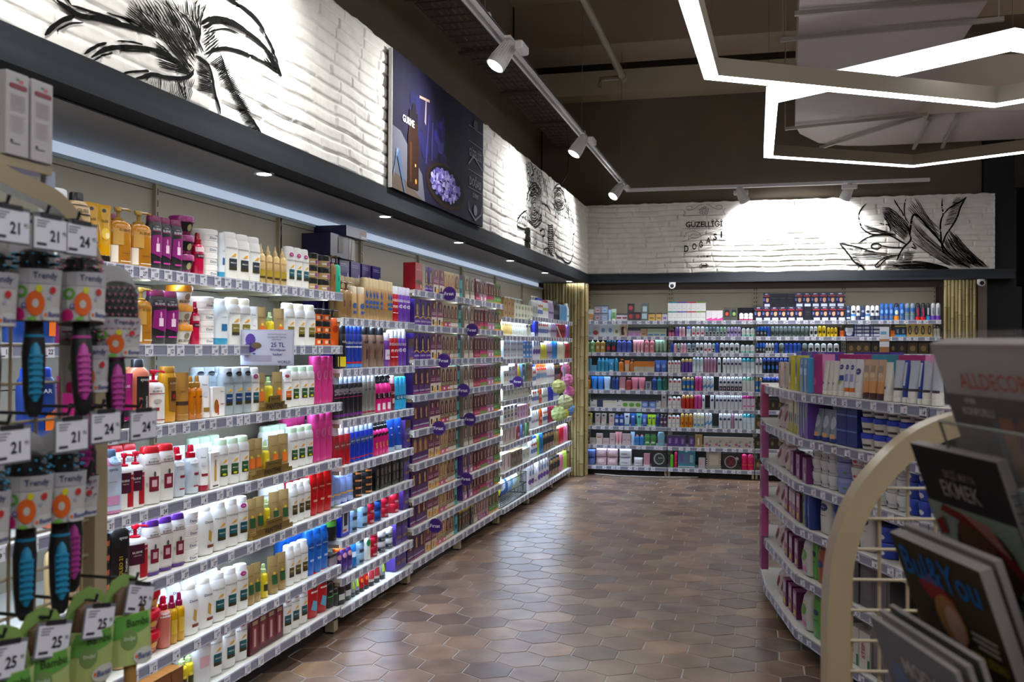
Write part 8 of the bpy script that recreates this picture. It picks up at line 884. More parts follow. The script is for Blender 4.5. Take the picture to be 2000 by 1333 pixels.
row(FL, 1.178, 'fourth soap shelf', [(8.138, 8.315, 'xd', 2), (8.315, 8.518, 'xs', 2, 3), (8.518, 8.632, 'xl', 1, 3), (8.632, 8.79, 'yc', 1), (8.79, 8.953, 'xn', 1, 2), (8.953, 9.058, 'xv', 1, 2), (9.058, 9.231, 'xk', 2, 2)])
row(FL, 1.046, 'fifth soap shelf', [(8.12, 8.518, 'xc', 3), (8.518, 9.209, 'xd', 7)])
row(FL, 0.845, 'sixth soap shelf', [(8.12, 8.632, 'xj', 4, 2), (8.632, 9.037, 'xl', 4, 2), (9.037, 9.187, 'xo', 1, 2)])
row(FL, 0.66, 'seventh soap shelf', [(8.12, 8.594, 'xg', 3), (8.594, 8.79, 'xr', 1, 2), (8.79, 8.974, 'xn', 1, 2), (8.974, 9.165, 'xv', 1, 2)])
row(FL, 0.425, 'eighth soap shelf', [(8.086, 8.406, 'xg', 2), (8.406, 8.83, 'xq', 4), (8.83, 9.122, 'xc', 2)])
row(FL, 1.803, 'top body wash shelf', [(9.253, 9.479, 'xp', 2), (9.479, 9.715, 'wl', 3), (9.715, 9.989, 'wm', 4), (9.989, 10.25, 'lv', 3), (10.25, 10.553, 'bk', 3), (10.553, 10.965, 'lw', 4), (10.965, 11.119, 'ww', 1), (11.119, 11.17, 'aq', 2)])
row(FL, 1.612, 'second body wash shelf', [(9.365, 9.502, 'nn', 2), (9.502, 9.963, 'wl', 5), (9.963, 10.118, 'ww', 2), (10.118, 10.386, 'lv', 3), (10.386, 10.904, 'rr', 6), (10.904, 11.17, 'vv', 6)])
row(FL, 1.382, 'third body wash shelf', [(9.275, 9.596, 'wh', 3), (9.596, 9.913, 'yc', 4), (9.913, 10.17, 'lv', 3), (10.17, 10.441, 'bu', 3), (10.441, 10.874, 'cr', 5), (10.874, 11.17, 'rr', 5)])
row(FL, 1.138, 'fourth body wash shelf', [(9.253, 9.433, 'wl', 2), (9.433, 9.913, 'oc', 5), (9.913, 10.304, 'ww', 4), (10.304, 10.61, 'br', 3), (10.61, 10.965, 'rr', 3), (10.965, 11.17, 'pp', 4)])
row(FL, 0.938, 'fifth body wash shelf', [(9.253, 9.549, 'wl', 3), (9.549, 9.715, 'om', 1), (9.715, 9.963, 'ww', 3), (9.963, 10.277, 'nn', 3), (10.277, 10.582, 'wl', 3), (10.582, 10.965, 'bk', 3), (10.965, 11.17, 'pp', 3)])
row(FL, 0.712, 'sixth body wash shelf', [(9.231, 9.572, 'ww', 4), (9.572, 9.74, 'om', 1), (9.74, 9.963, 'wl', 3), (9.963, 10.277, 'mm', 5), (10.277, 10.61, 'sg', 3), (10.61, 11.088, 'yy', 5), (11.088, 11.17, 'lw', 2)])
row(FL, 0.428, 'seventh body wash shelf', [(9.209, 9.479, 'wl', 3), (9.479, 9.572, 'lg', 1), (9.572, 9.74, 'bu', 2), (9.74, 10.304, 'br', 4), (10.304, 10.582, 'sg', 2), (10.582, 10.844, 'rc', 3), (10.844, 11.088, 'pp', 2), (11.088, 11.17, 'bk', 1)])
row(FL, 0.12, 'bottom body wash shelf', [(9.122, 9.342, 'wh', 2), (9.342, 9.502, 'ww', 1), (9.502, 10.014, 'wh', 4), (10.014, 10.61, 'br', 4), (10.61, 10.814, 'pp', 2), (10.814, 11.026, 'lg', 2), (11.026, 11.17, 'sg', 2)])
row(FB, 1.826, 'top face care shelf', [(-2.04, -1.929, 'b1', 1), (-1.923, -1.837, 'b2', 1, 2), (-1.837, -1.758, 'b3', 1, 2), (-1.758, -1.721, 'b4', 1), (-1.721, -1.66, 'b5', 1), (-1.66, -1.527, 'b6', 2), (-1.527, -1.448, 'b7', 1, 2), (-1.442, -1.37, 'b7', 1), (-1.364, -1.28, 'b8', 1), (-1.28, -1.202, 'b9', 1), (-1.19, -1.125, 'b9', 1), (-1.119, -1.06, 'ba2', 1)])
row(FB, 1.826, 'top deodorant shelf', [(-1.054, -0.947, 'c1', 2, 2), (-0.947, -0.835, 'c2', 2, 2), (-0.835, -0.73, 'c3', 2, 2), (-0.73, -0.619, 'c4', 2, 2), (-0.613, -0.428, 'c5', 3), (-0.417, -0.342, 'c7', 1), (-0.336, -0.262, 'c6', 1), (-0.245, -0.085, 'd1', 3)])
row(FB, 1.826, 'top deodorant shelf, rear row', [(-0.262, -0.079, 'm2', 2, 1, 1, 0.1)])
row(FB, 1.826, 'top men grooming shelf', [(-0.074, 0.465, 'm1', 6), (0.47, 0.553, 'm2', 1), (0.559, 0.914, 'm1', 4)])
row(FB, 1.983, 'upper layer, top grooming shelf', [(0.023, 0.102, 'm1', 1), (0.102, 0.37, 'm2', 3), (0.37, 0.903, 'm1', 6)])
row(FB, 1.826, 'top shaving shelf', [(0.92, 0.974, 'e1', 1), (0.974, 1.028, 'e2', 1), (1.028, 1.076, 'e3', 1), (1.076, 1.125, 'e1', 1), (1.125, 1.179, 'e2', 1), (1.179, 1.275, 'e3', 2), (1.275, 1.424, 'e4', 3), (1.424, 1.482, 'e5', 1), (1.482, 1.535, 'e4', 1), (1.535, 1.645, 'e6', 2), (1.645, 1.755, 'e7', 2), (1.755, 1.802, 'e8', 1), (1.802, 1.906, 'e9', 2)])
row(FB, 1.642, 'second face care shelf', [(-2.04, -1.948, 'f1', 2), (-1.948, -1.862, 'f2', 1), (-1.862, -1.69, 'f3', 2), (-1.69, -1.617, 'f4', 1), (-1.617, -1.527, 'f5', 1), (-1.521, -1.37, 'f6', 2), (-1.37, -1.298, 'f7', 1), (-1.292, -1.071, 'f8', 3)])
row(FB, 1.642, 'second deodorant shelf', [(-1.048, -0.977, 'g1', 2), (-0.971, -0.93, 'g2', 1), (-0.93, -0.853, 'g3', 2), (-0.841, -0.789, 'g4', 1), (-0.783, -0.631, 'g5', 3), (-0.631, -0.584, 'h1', 1), (-0.584, -0.503, 'h2', 2), (-0.503, -0.463, 'h1', 1), (-0.463, -0.382, 'h3', 2), (-0.382, -0.222, 'h4', 4), (-0.216, -0.068, 'h5', 3)])
row(FB, 1.642, 'second men grooming shelf', [(-0.051, 0.068, 'h6', 3), (0.068, 0.102, 'h7', 1), (0.107, 0.525, 'h8', 9), (0.531, 0.619, 'h9', 2), (0.619, 0.712, 'i1', 2), (0.718, 0.833, 'i2', 3), (0.854, 0.909, 'i3', 1)])
row(FB, 1.642, 'second shaving shelf', [(0.914, 1.001, 'i4', 1), (1.006, 1.168, 'i5', 2, 4), (1.173, 1.275, 'i5', 1, 3), (1.392, 1.434, 'i6', 1), (1.434, 1.551, 'i7', 2), (1.556, 1.823, 'i8', 4), (1.828, 1.901, 'i9', 2)])
row(FB, 1.452, 'third face care shelf', [(-2.04, -1.911, 'j1', 2), (-1.911, -1.788, 'j2', 2), (-1.782, -1.66, 'j3', 2), (-1.654, -1.478, 'j4', 3), (-1.46, -1.334, 'j5', 3), (-1.328, -1.208, 'j6', 2), (-1.202, -1.065, 'j7', 3)])
row(FB, 1.452, 'third deodorant shelf', [(-1.024, -0.989, 'h7', 1), (-0.989, -0.947, 'g3', 1), (-0.947, -0.912, 'h3', 1), (-0.912, -0.835, 'g3', 2), (-0.835, -0.783, 'h1', 1), (-0.783, -0.736, 'h2', 1), (-0.736, -0.643, 'h9', 2), (-0.643, -0.55, 'g5', 2), (-0.55, -0.509, 'h1', 1), (-0.509, -0.469, 'h7', 1), (-0.463, -0.239, 'h9', 4), (-0.227, -0.068, 'h5', 3)])
row(FB, 1.452, 'third men grooming shelf', [(-0.057, 0.051, 'h6', 3), (0.051, 0.147, 'h9', 3), (0.147, 0.191, 'h7', 1), (0.197, 0.259, 'h8', 1), (0.259, 0.442, 'h7', 4), (0.448, 0.514, 'h8', 1), (0.514, 0.854, 'h9', 5)])
row(FB, 1.452, 'third shaving shelf', [(0.936, 1.179, 'v3', 3), (1.189, 1.551, 'v2', 4), (1.561, 1.896, 'v3', 3)])
row(FB, 1.222, 'fourth face care shelf', [(-2.034, -1.96, 'k1', 1, 2), (-1.96, -1.892, 'k1', 1), (-1.886, -1.751, 'k2', 3), (-1.751, -1.684, 'k3', 1), (-1.678, -1.636, 'k2', 1), (-1.63, -1.569, 'k4', 1), (-1.563, -1.496, 'k5', 1), (-1.496, -1.448, 'k4', 1), (-1.448, -1.208, 'k6', 4), (-1.202, -1.065, 'k7', 2)])
row(FB, 1.222, 'fourth deodorant shelf', [(-1.054, -0.906, 'l1', 4), (-0.9, -0.771, 'l2', 3), (-0.771, -0.643, 'l3', 3), (-0.637, -0.498, 'l4', 4), (-0.486, -0.446, 'l5', 1), (-0.428, -0.21, 'l5', 5), (-0.21, -0.068, 'l6', 3)])
row(FB, 1.222, 'fourth men grooming shelf', [(-0.062, 0.017, 'l5', 2), (0.017, 0.854, 'o6', 18)])
row(FB, 1.008, 'fifth face care shelf', [(-2.028, -1.966, 'k4', 1), (-1.96, -1.806, 'n1', 2), (-1.806, -1.727, 'n2', 1), (-1.709, -1.624, 'n3', 2), (-1.617, -1.551, 'n4', 1), (-1.545, -1.478, 'n5', 1), (-1.478, -1.316, 'n6', 2), (-1.31, -1.244, 'n7', 1), (-1.238, -1.178, 'n3', 1), (-1.178, -1.119, 'n8', 1), (-1.113, -1.06, 'n9', 1)])
row(FB, 1.008, 'fifth deodorant shelf', [(-1.048, -0.894, 'l1', 3), (-0.888, -0.748, 'o1', 3), (-0.742, -0.66, 'o2', 2), (-0.654, -0.526, 'o3', 3), (-0.469, -0.205, 'o4', 6), (-0.205, -0.068, 'o5', 3)])
row(FB, 1.008, 'fifth men grooming shelf', [(-0.062, 0.017, 'o1', 2), (0.023, 0.247, 'o6', 5)])
row(FB, 0.8, 'sixth face care shelf', [(-1.966, -1.886, 'q1', 1), (-1.886, -1.813, 'q2', 1), (-1.813, -1.66, 'q3', 2), (-1.66, -1.587, 'q1', 1), (-1.587, -1.358, 'q4', 3), (-1.358, -1.28, 'q5', 1), (-1.268, -1.19, 'q5', 1), (-1.184, -1.131, 'q1', 1), (-1.125, -1.065, 'q6', 1)])
row(FB, 0.8, 'sixth deodorant shelf', [(-1.054, -0.9, 'l1', 3), (-0.894, -0.753, 'q7', 3), (-0.748, -0.666, 'o2', 2), (-0.66, -0.625, 'l5', 1), (-0.567, -0.521, 'l5', 1), (-0.509, -0.205, 'l5', 7), (-0.205, -0.062, 'q8', 3)])
row(FB, 0.8, 'sixth men grooming shelf', [(-0.045, 0.247, 'v2', 4)])
row(FB, 0.583, 'seventh face care shelf', [(-2.009, -1.948, 'r2', 1), (-1.905, -1.849, 'r3', 1), (-1.831, -1.776, 'r3', 1), (-1.739, -1.678, 'r3', 1), (-1.678, -1.563, 'r4', 2), (-1.563, -1.496, 'r5', 1), (-1.49, -1.424, 'r6', 1), (-1.418, -1.352, 'r7', 1), (-1.352, -1.292, 'k7', 1), (-1.286, -1.19, 'r8', 2), (-1.19, -1.149, 'n3', 1), (-1.143, -1.06, 'r9', 2)])
row(FB, 0.583, 'seventh deodorant shelf', [(-1.054, -0.912, 'l1', 3), (-0.906, -0.765, 'q9', 3), (-0.759, -0.631, 'r1', 3), (-0.625, -0.544, 'o3', 2), (-0.469, -0.376, 'l5', 2), (-0.376, -0.33, 'l5', 1), (-0.33, -0.296, 'l4', 1), (-0.296, -0.199, 'l5', 2), (-0.199, -0.062, 'l6', 3)])
row(FB, 0.583, 'seventh men grooming shelf', [(-0.057, 0.247, 'v3', 4)])
row(FB, 0.36, 'eighth face care shelf', [(-2.04, -1.972, 's1', 1), (-1.972, -1.898, 's2', 1), (-1.892, -1.819, 's3', 1), (-1.813, -1.739, 's4', 1), (-1.733, -1.666, 's5', 1), (-1.666, -1.587, 'j5', 2), (-1.581, -1.484, 's5', 2), (-1.484, -1.436, 'n2', 1), (-1.436, -1.322, 's6', 2), (-1.322, -1.184, 's7', 2), (-1.172, -1.083, 's8', 1)])
row(FB, 0.36, 'eighth deodorant shelf', [(-1.06, -0.841, 's9', 3), (-0.812, -0.742, 's9', 1), (-0.736, -0.654, 't1', 1), (-0.637, -0.079, 't2', 5)])
row(FB, 0.36, 'eighth men grooming shelf', [(-0.068, 0.247, 'v2', 4)])
row(FB, 0.113, 'bottom face care shelf', [(-2.028, -1.905, 'u1', 1, 2), (-1.898, -1.636, 'u2', 2, 2), (-1.63, -1.466, 'u3', 1, 2), (-1.448, -1.34, 'u3', 1), (-1.334, -1.25, 'n4', 1), (-1.238, -1.06, 'u4', 1)])
row(FB, 0.113, 'bottom deodorant shelf', [(-1.024, -0.983, 'u9', 1), (-0.977, -0.935, 'u8', 1), (-0.93, -0.736, 'u5', 1), (-0.695, -0.619, 'v1', 1), (-0.608, -0.44, 'u6', 1), (-0.428, -0.227, 'u7', 1), (-0.216, -0.074, 'u8', 2)])
row(FB, 0.113, 'bottom men grooming shelf', [(-0.062, 0.079, 'v3', 2), (0.079, 0.247, 'v2', 2)])
row(F2, 1.287, 'top island corner shelf', [(0.149, 0.462, 'y2', 2), (0.462, 0.741, 'y3', 2), (0.741, 0.946, 'y4', 2)])
row(F2, 1.287, 'top island corner shelf, rear row', [(0.085, 0.888, 'y1', 3, 1, 1, 0.12)])
row(F3, 1.287, 'top island side shelf', [(0.07, 0.169, 'y5', 1), (0.18, 0.326, 'y7', 3), (0.326, 0.385, 'y8', 1), (0.385, 0.481, 'y9', 2), (0.481, 0.546, 'z1', 1), (0.546, 0.738, 'z2', 3), (0.738, 0.804, 'y7', 1), (0.804, 0.875, 'z3', 1), (0.875, 0.913, 'z4', 1), (0.913, 0.988, 'z3', 1), (0.988, 1.018, 'z4', 1), (1.018, 1.13, 'z3', 2)])
row(F3, 1.287, 'top island side shelf, rear row', [(0.114, 0.434, 'y5', 3, 1, 1, 0.12), (0.434, 0.662, 'y6', 2, 1, 1, 0.12), (0.662, 0.867, 'y5', 2, 1, 1, 0.12), (0.887, 1.157, 'X8', 7, 1, 1, 0.14)])
row(F3, 1.287, 'top island side shelf, middle', [(0.041, 0.385, 'y1', 4, 1, 1, 0.24), (0.434, 1.157, 'X9', 9, 1, 1, 0.3)])
row(F2, 1.067, 'second island corner shelf', [(0.149, 0.476, 'z5', 2, 2), (0.476, 0.766, 'z6', 4), (0.766, 0.969, 'z7', 2)])
row(F3, 1.067, 'second island side shelf', [(0.081, 0.326, 'z8', 3), (0.336, 0.528, 'z9', 2, 3), (0.532, 1.053, 'Z1', 5, 3)])
row(F2, 0.847, 'third island corner shelf', [(0.117, 0.49, 'z5', 2, 2), (0.49, 0.969, 'Z2', 3)])
row(F3, 0.847, 'third island side shelf', [(0.058, 0.3, 'Z3', 3, 3), (0.305, 0.443, 'Z4', 1, 3), (0.448, 0.662, 'Z5', 2, 3), (0.662, 0.906, 'Z3', 3, 3), (0.906, 1.157, 'X4', 3, 3)])
row(F2, 0.632, 'fourth island corner shelf', [(0.085, 0.39, 'z5', 2), (0.39, 0.791, 'X3', 4), (0.791, 0.864, 'Z8', 1), (0.864, 0.98, 'Z7', 2)])
row(F3, 0.632, 'fourth island side shelf', [(0.064, 0.125, 'Z7', 1), (0.131, 0.285, 'Z6', 1), (0.29, 0.385, 'Z7', 2), (0.385, 0.662, 'Z6', 2), (0.662, 0.828, 'X4', 1, 2), (0.848, 1.053, 'X5', 3)])
row(F2, 0.392, 'fifth island corner shelf', [(0.085, 0.361, 'z5', 2), (0.361, 0.766, 'X3', 3), (0.766, 0.98, 'X2', 1)])
row(F3, 0.392, 'fifth island side shelf', [(0.064, 0.136, 'Z8', 1), (0.142, 0.31, 'Z9', 2), (0.434, 0.828, 'X6', 3)])
row(F2, 0.122, 'bottom island corner shelf', [(0.085, 0.332, 'z5', 2), (0.332, 0.716, 'X3', 3), (0.716, 0.98, 'X2', 1)])
row(F3, 0.122, 'bottom island side shelf', [(0.07, 0.212, 'Z8', 1), (0.212, 0.385, 'Z9', 2), (0.458, 0.662, 'X7', 2), (0.662, 0.867, 'X6', 2)])

# ---------------------------------------------------------------- island of shelves
ISL = [(.03, 6.35), (.06, 5.85), (.2, 5.0), (.64, 3.93), (1.18, 2.62), (2.1, 3.0), (1.15, 6.5)]
t = thing('island_shelving', 'low white island shelving with angled end in the aisle', 'shelving', (.7, 4.9, 0)); ox, oy = .7, 4.9
def inset(poly, k):
    c = Vector((sum(p[0] for p in poly)/len(poly), sum(p[1] for p in poly)/len(poly))); n = len(poly); out = []
    for i in range(n):
        a, b, d = Vector(poly[i-1]), Vector(poly[i]), Vector(poly[(i+1) % n]); d1 = (b-a).normalized(); d2 = (d-b).normalized(); n1 = Vector((-d1.y, d1.x)); n2 = Vector((-d2.y, d2.x))
        if n1.dot(c-b) < 0: n1 = -n1
        if n2.dot(c-b) < 0: n2 = -n2
        m = (n1+n2).normalized(); q = b+m*k/max(.4, m.dot(n1)); out.append((q.x, q.y))
    return out
loc = lambda P: [(a-ox, b-oy) for a, b in P]
b = MB(); b.prism(loc(inset(ISL, .44)), .1, 1.262, pm('3a3836', .7)); b.obj('spine', t, False)
b = MB(); b.prism(loc(inset(ISL, .06)), .0, .09, pm('2a2826', .7)); b.obj('plinth', t, False)
Ri = random.Random(8)
for z in (1.287, 1.067, .847, .632, .392, .122):
    b = MB(); b.prism(loc(inset(ISL, -.018)), z-.024, z-.003, M_SH); sh = b.obj('shelf', t, False); b = MB(); A = inset(ISL, -.02); B2 = inset(ISL, -.03)
    n = len(A)
    for i in range(n):
        j = (i+1) % n; P, Q = Vector(A[i]), Vector(A[j]); d = (Q-P).normalized(); nn = Vector((Q.y-P.y, P.x-Q.x)).normalized()
        if nn.dot(P-Vector((.9, 4.9))) < 0: nn = -nn
        P = P+d*.006; Q = Q-d*.006
        for (z0, z1, e, m) in ((z-.044, z, .0, M_SH), (z-.04, z-.003, .004, M_STRIP), (z-.007, z-.001, .006, M_STRIPL), (z-.044, z-.038, .006, M_STRIPL)):
            p1, p2, p3, p4 = P, Q, Q+nn*(.008+e), P+nn*(.008+e)
            b.add([(v.x-ox, v.y-oy, zz) for zz in (z0, z1) for v in (p1, p2, p3, p4)], [(0, 1, 2, 3), (4, 5, 6, 7), (0, 1, 5, 4), (1, 2, 6, 5), (2, 3, 7, 6), (3, 0, 4, 7)], m)
        if i in (0, 1, 2, 3):
            Lg = (Q-P).length; k = max(1, int(Lg*9)); ang = math.atan2(d.y, d.x)
            for q in range(k):
                u = Lg*(q+Ri.uniform(.25, .75))/k
                if .03 < u < Lg-.03:
                    c = bpy.data.objects.new('price_tag', tagmesh(Ri.choice(NUMS))); C.objects.link(c); c.parent = sh; w = P+d*u+nn*.0125; c.location = (w.x-ox, w.y-oy, z-.0445); c.rotation_euler = (0, 0, ang)
    b.obj('price_strip', sh, False)
# goods hanging on the far corner of the island
for i, (z, c, s_) in enumerate(((1.1, 'b04c78', 'pink'), (.86, 'a85890', 'mauve pink'), (.62, 'a85890', 'magenta pink'), (.4, 'b84c8c', 'hot pink'), (.2, 'a04c84', 'deep pink'))):
    PR['H%d' % i] = dict(PR['X1'], t='box', s=(.11, .05, .19), c=c, l=f'{s_} hanging pack on the far island corner', cat='pack'); PR['H%d' % i].pop('_o', None)
    place_item('H%d' % i, (.022, 5.98-.02*(i % 2), z), -1.45, PR['H%d' % i]['l'], 'packs hanging on the island corner', .8)

# ---------------------------------------------------------------- bamboo
M_BAM = noisy('bamboo', '8c7c50', 'b4a676', 5, .45, .1, stretch=(1, 1, .15)); M_NODE = pm('6e5a32', .6)
def bamboo(label, canes, zt):
    t = thing('bamboo_screen', label, 'bamboo screen', (canes[0][0], canes[0][1], 0)); R_ = random.Random(len(canes))
    for x, y, r in canes:
        b = MB(); z = 0; pr = [(.004, r, r)]; z = R_.uniform(.12, .4)
        while z < zt-.05: pr += [(z-.012, r*.97, r*.97), (z-.004, r*1.1, r*1.1), (z+.003, r*.96, r*.96), (z+.008, r*1.06, r*1.06), (z+.02, r*.98, r*.98)]; z += R_.uniform(.22, .36)
        pr.append((zt, r, r)); bands = [(p[0]-.001, p[0]+.008, M_NODE) for p in pr[2::5]]
        b.se(pr, M_BAM, 14, cx=x-canes[0][0], cy=y-canes[0][1], bands=bands); b.obj('cane', t)
bamboo('screen of upright bamboo canes in the left corner', [(-2.47+k*.0365, 11.22+(k % 2)*.008, .0178) for k in range(12)]+[(-2.03, 11.235, .027), (-1.995, 11.30, .019), (-2.005, 11.34, .017), (-1.995, 11.38, .018), (-2.075, 11.3, .02)], 2.262)
bamboo('screen of upright bamboo canes right of the back shelves', [(1.945+k*.0365, 11.42+(k % 2)*.008, .0178) for k in range(9)], 2.262)

# ---------------------------------------------------------------- signs
def disc(x, y, z, label):
    t = thing('promo_disc', label, 'sign', (x, y, z), 0, 'purple round promo discs'); b = MB(); R_ = .048; n = 28
    v = [(R_*(1+.04*(k % 2))*math.cos(2*math.pi*k/n), R_*(1+.04*(k % 2))*math.sin(2*math.pi*k/n)) for k in range(n)]
    b.add([(a, -.0015, c) for a, c in v]+[(a, .0015, c) for a, c in v], [tuple(range(n))[::-1], tuple(range(n, 2*n))]+[(k, (k+1) % n, n+(k+1) % n, n+k) for k in range(n)], pm('3c1470', .4))
    b.box(-.07, -.03, -.0012, .0012, -.012, .012, pm('3c1470', .4)); b.obj('card', t, False)
    b = MB(); add_text(b, 'Fırsat', lambda x, z: (x, -.0024, z), 0, 0, .023, .066, pm('eee8f4'), .01)
    for k in range(30):
        a = 2*math.pi*k/30; a2 = a+.11; r0, r1 = R_*.9, R_*.925; b.add([(r*math.cos(q), -.002, r*math.sin(q)) for r, q in ((r0, a), (r0, a2), (r1, a2), (r1, a))], [(0, 1, 2, 3)], pm('9c88b8'))
    b.obj('lettering', t, False)
for x, y, z, l in ((-2.08, 6.38, 1.87, 'on the top hair dye shelf'), (-2.08, 6.93, 1.63, 'on the second hair dye shelf'), (-2.08, 6.27, 1.41, 'on the third hair dye shelf'), (-2.08, 6.72, 1.19, 'on the fourth hair dye shelf'), (-2.08, 6.17, .96, 'on the fifth hair dye shelf, nearer one'), (-2.08, 6.88, .97, 'on the fifth hair dye shelf, farther one'), (-2.08, 6.8, .54, 'on the seventh hair dye shelf'), (-2.08, 6.11, .32, 'on the eighth hair dye shelf'), (-2.08, 8.34, 1.2, 'on a soap shelf')):
    disc(x, y, z, 'round purple promo disc '+l)
t = thing('promo_sign', 'white promotional card sticking out from the second shampoo shelf', 'sign', (-2.035, 3.75, 1.42), .0)
b = MB(); b.box(-.125, .125, 0, .003, 0, .152, pm('b4b8cc', .4)); b.box(-.118, .118, -.001, 0, .006, .146, pm('c4c6d8', .45)); b.obj('card', t, False)
b = MB(); pl = lambda x, z, e=0: (x, -.0018-e, z); V = '3a2470'
decals(b, [('e', -.32, .72, .1, .18, '5c3c98'), ('e', -.33, .5, .13, .14, '4c3084'), ('e', -.2, .56, .1, .09, '6c5c3c'), ('r', -.44, .12, .1, .28, 'a8a4bc'), ('t', '25 TL', .22, .58, .13, .34, V), ('t', 'Worldpuan', .22, .43, .1, .36, V), ('t', 'hediye!', .22, .3, .1, .26, V), ('t', 'WORLD', .34, .1, .08, .25, V), ('t', 'Yapı Kredi Worldcard\'ınızla', .2, .88, .05, .42, '5c5884'), ('t', 'CarrefourSA Gurme', .2, .8, .05, .42, '5c5884'), ('t', 'alışverişinize', .2, .73, .05, .42, '5c5884'), ('r', -.42, .33, -.3, .34, '7c78a4'), ('e', -.24, .33, .03, .02, '2c50b0')], pl, .24, .15); b.obj('print', t, False)
b = MB(); b.box(-.125, -.08, .003, .006, .06, .12, pm('a8b4c0', .2)); b.obj('clip', t, False)
t = thing('shelf_card', 'upright product card clipped to the shaving shelf', 'sign', (1.32, 11.4105, 1.47)); b = MB(); b.box(-.05, .05, 0, .003, 0, .28, pm('b8bcc4')); b.box(-.05, .05, -.001, 0, 0, .06, pm('8c6038')); b.box(-.05, .05, -.001, 0, .12, .145, pm('9c6c44')); b.box(-.04, .02, -.001, 0, .2, .23, pm('5c8cb0')); b.obj('card', t, False)
# display trays with gold steps
def tray(y0, y1, z, label):
    t = thing('display_tray', label, 'display tray', (-2.128, (y0+y1)/2, z), math.pi/2, 'stepped gold display trays'); w = (y1-y0)/2; G = pm('8c7238', .35, .5)
    b = MB(); P = [(-w, 0), (w, 0), (w, .02), (w*.82, .02), (w*.82, .038), (w*.45, .038), (w*.45, .066), (-w*.35, .066), (-w*.35, .038), (-w*.8, .038), (-w*.8, .02), (-w, .02)]
    n = len(P); b.add([(a, 0, c) for a, c in P]+[(a, .004, c) for a, c in P], [tuple(range(n)), tuple(range(n, 2*n))[::-1]]+[(i, (i+1) % n, n+(i+1) % n, n+i) for i in range(n)], G); b.obj('front_board', t, False)
    b = MB(); add_text(b, 'PANTENE', lambda x, z: (x, -.001, z), 0, .019, .026, w*1.5, pm('2c2210'), .02); add_text(b, 'Dünyanın 1 numarası', lambda x, z: (x, -.001, z), w*.05, .052, .012, w*.7, pm('2c2210'), .0); b.obj('lettering', t, False)
    b = MB(); b.box(-w, w, .004, .1, .0, .0015, G); b.obj('tray_floor', t, False)
Y = lambda x: x
tray(3.885, 4.115, 1.2125, 'stepped gold display tray on the third shampoo shelf'); tray(3.80, 4.17, .9205, 'stepped gold display tray on the fourth shampoo shelf'); tray(3.81, 4.18, .6575, 'stepped gold display tray on the fifth shampoo shelf')
# wire basket with round packs
t = thing('wire_basket', 'dark wire basket on the bottom soap shelf', 'basket', (-2.3, 8.5, .127)); WM = pm('1c1a1a', .5)
b = MB()
for z in (.0, .1, .2): b.tube([(-.16, -.48, z), (.15, -.48, z), (.15, .48, z), (-.16, .48, z)], .004, WM, 5, closed=True)
for k in range(34): y = -.48+k*.96/33; b.tube([(.15, y, 0), (.15, y, .2)], .0022, WM, 4)
for k in range(12): x = -.16+k*.31/11; b.tube([(x, -.48, .2), (x, -.48, 0), (x, .48, 0), (x, .48, .2)], .0022, WM, 4)
b.obj('wire_frame', t)
for i, (y, c, l, s_) in enumerate(((8.12, 'c4c02c', 'yellow', .09), (8.32, '28508c', 'dark blue', .1), (8.52, '6c94b0', 'pale blue', .095), (8.72, 'a8ac7c', 'olive white', .1))):
    b = MB(); b.se([(-.05, s_*.9, s_*.9), (-.045, s_, s_), (.045, s_, s_), (.05, s_*.9, s_*.9)], pm(c, .25), 24); b.se([(.05, s_*.7, s_*.7), (.052, s_*.7, s_*.7)], pm('a8b4bc', .3), 20)
    o = b.obj('round_pack'); o.location = (-2.27, y, .25+s_*.25); o.rotation_euler = (math.radians(60), .5, .6); tag(o, f'{l} round wrapped pack in the wire basket', 'pack', 'round packs in the wire basket')
# bath puffs on a hanging strip
def puff(x, y, z, r, c, label, sd):
    me = bpy.data.meshes.new('bath_puff'); b = MB(); R_ = random.Random(sd); n = 34; rr = 20
    vs = []
    for j in range(rr+1):
        th = math.pi*j/rr
        for i in range(n):
            ph = 2*math.pi*i/n; q = r*(1+.06*math.sin(7*ph+3*th+sd)*math.sin(th)+.05*math.sin(11*th+2*ph)+R_.uniform(-.08, .08)); vs.append((q*math.sin(th)*math.cos(ph), q*math.sin(th)*math.sin(ph), q*math.cos(th)))
    b.add(vs, [(j*n+i, j*n+(i+1) % n, (j+1)*n+(i+1) % n, (j+1)*n+i) for j in range(rr) for i in range(n)], pm(c, .8)); o = b.obj('bath_puff'); o.location = (x, y, z); tag(o, label, 'bath puff', 'bath puffs on the hanging strip')
for k, a in enumerate(((-2.02, 9.85, 1.1, .07, 'b8c078', 'pale lime bath puff, highest on the strip'), (-2.0, 10.1, .93, .075, 'c8cca0', 'cream green bath puff in the middle of the strip'), (-2.02, 9.85, .82, .075, 'b4c880', 'pale lime bath puff, lowest on the strip'), (-2.04, 10.2, .8, .055, 'd0c01c', 'bright yellow bath puff below the cream one'), (-2.04, 10.5, .83, .065, '6c94c0', 'light blue bath puff next to the yellow one'), (-2.04, 10.5, 1.02, .06, 'cc6c9c', 'pink bath puff, lower of the pink ones'), (-2.04, 10.42, 1.15, .065, 'd078a4', 'pink bath puff in the middle of the pink ones'), (-2.04, 10.32, 1.27, .05, 'c86c98', 'small pink bath puff, upper of the pink ones'))): puff(*a, k)
b = MB(); b.tube([(-2.03, 9.8, 1.72), (-1.99, 9.95, 1.55), (-2.0, 10.02, 1.3), (-2.0, 10.03, .95)], .007, pm('c8c4bc', .6), 6); b.box(-2.005, -1.995, 9.98, 10.08, 1.2, 1.3, pm('a8b0c0')); tag(b.obj('hanging_strip'), 'beige twisted hanging strip in front of the body wash shelves', 'hanging strip')
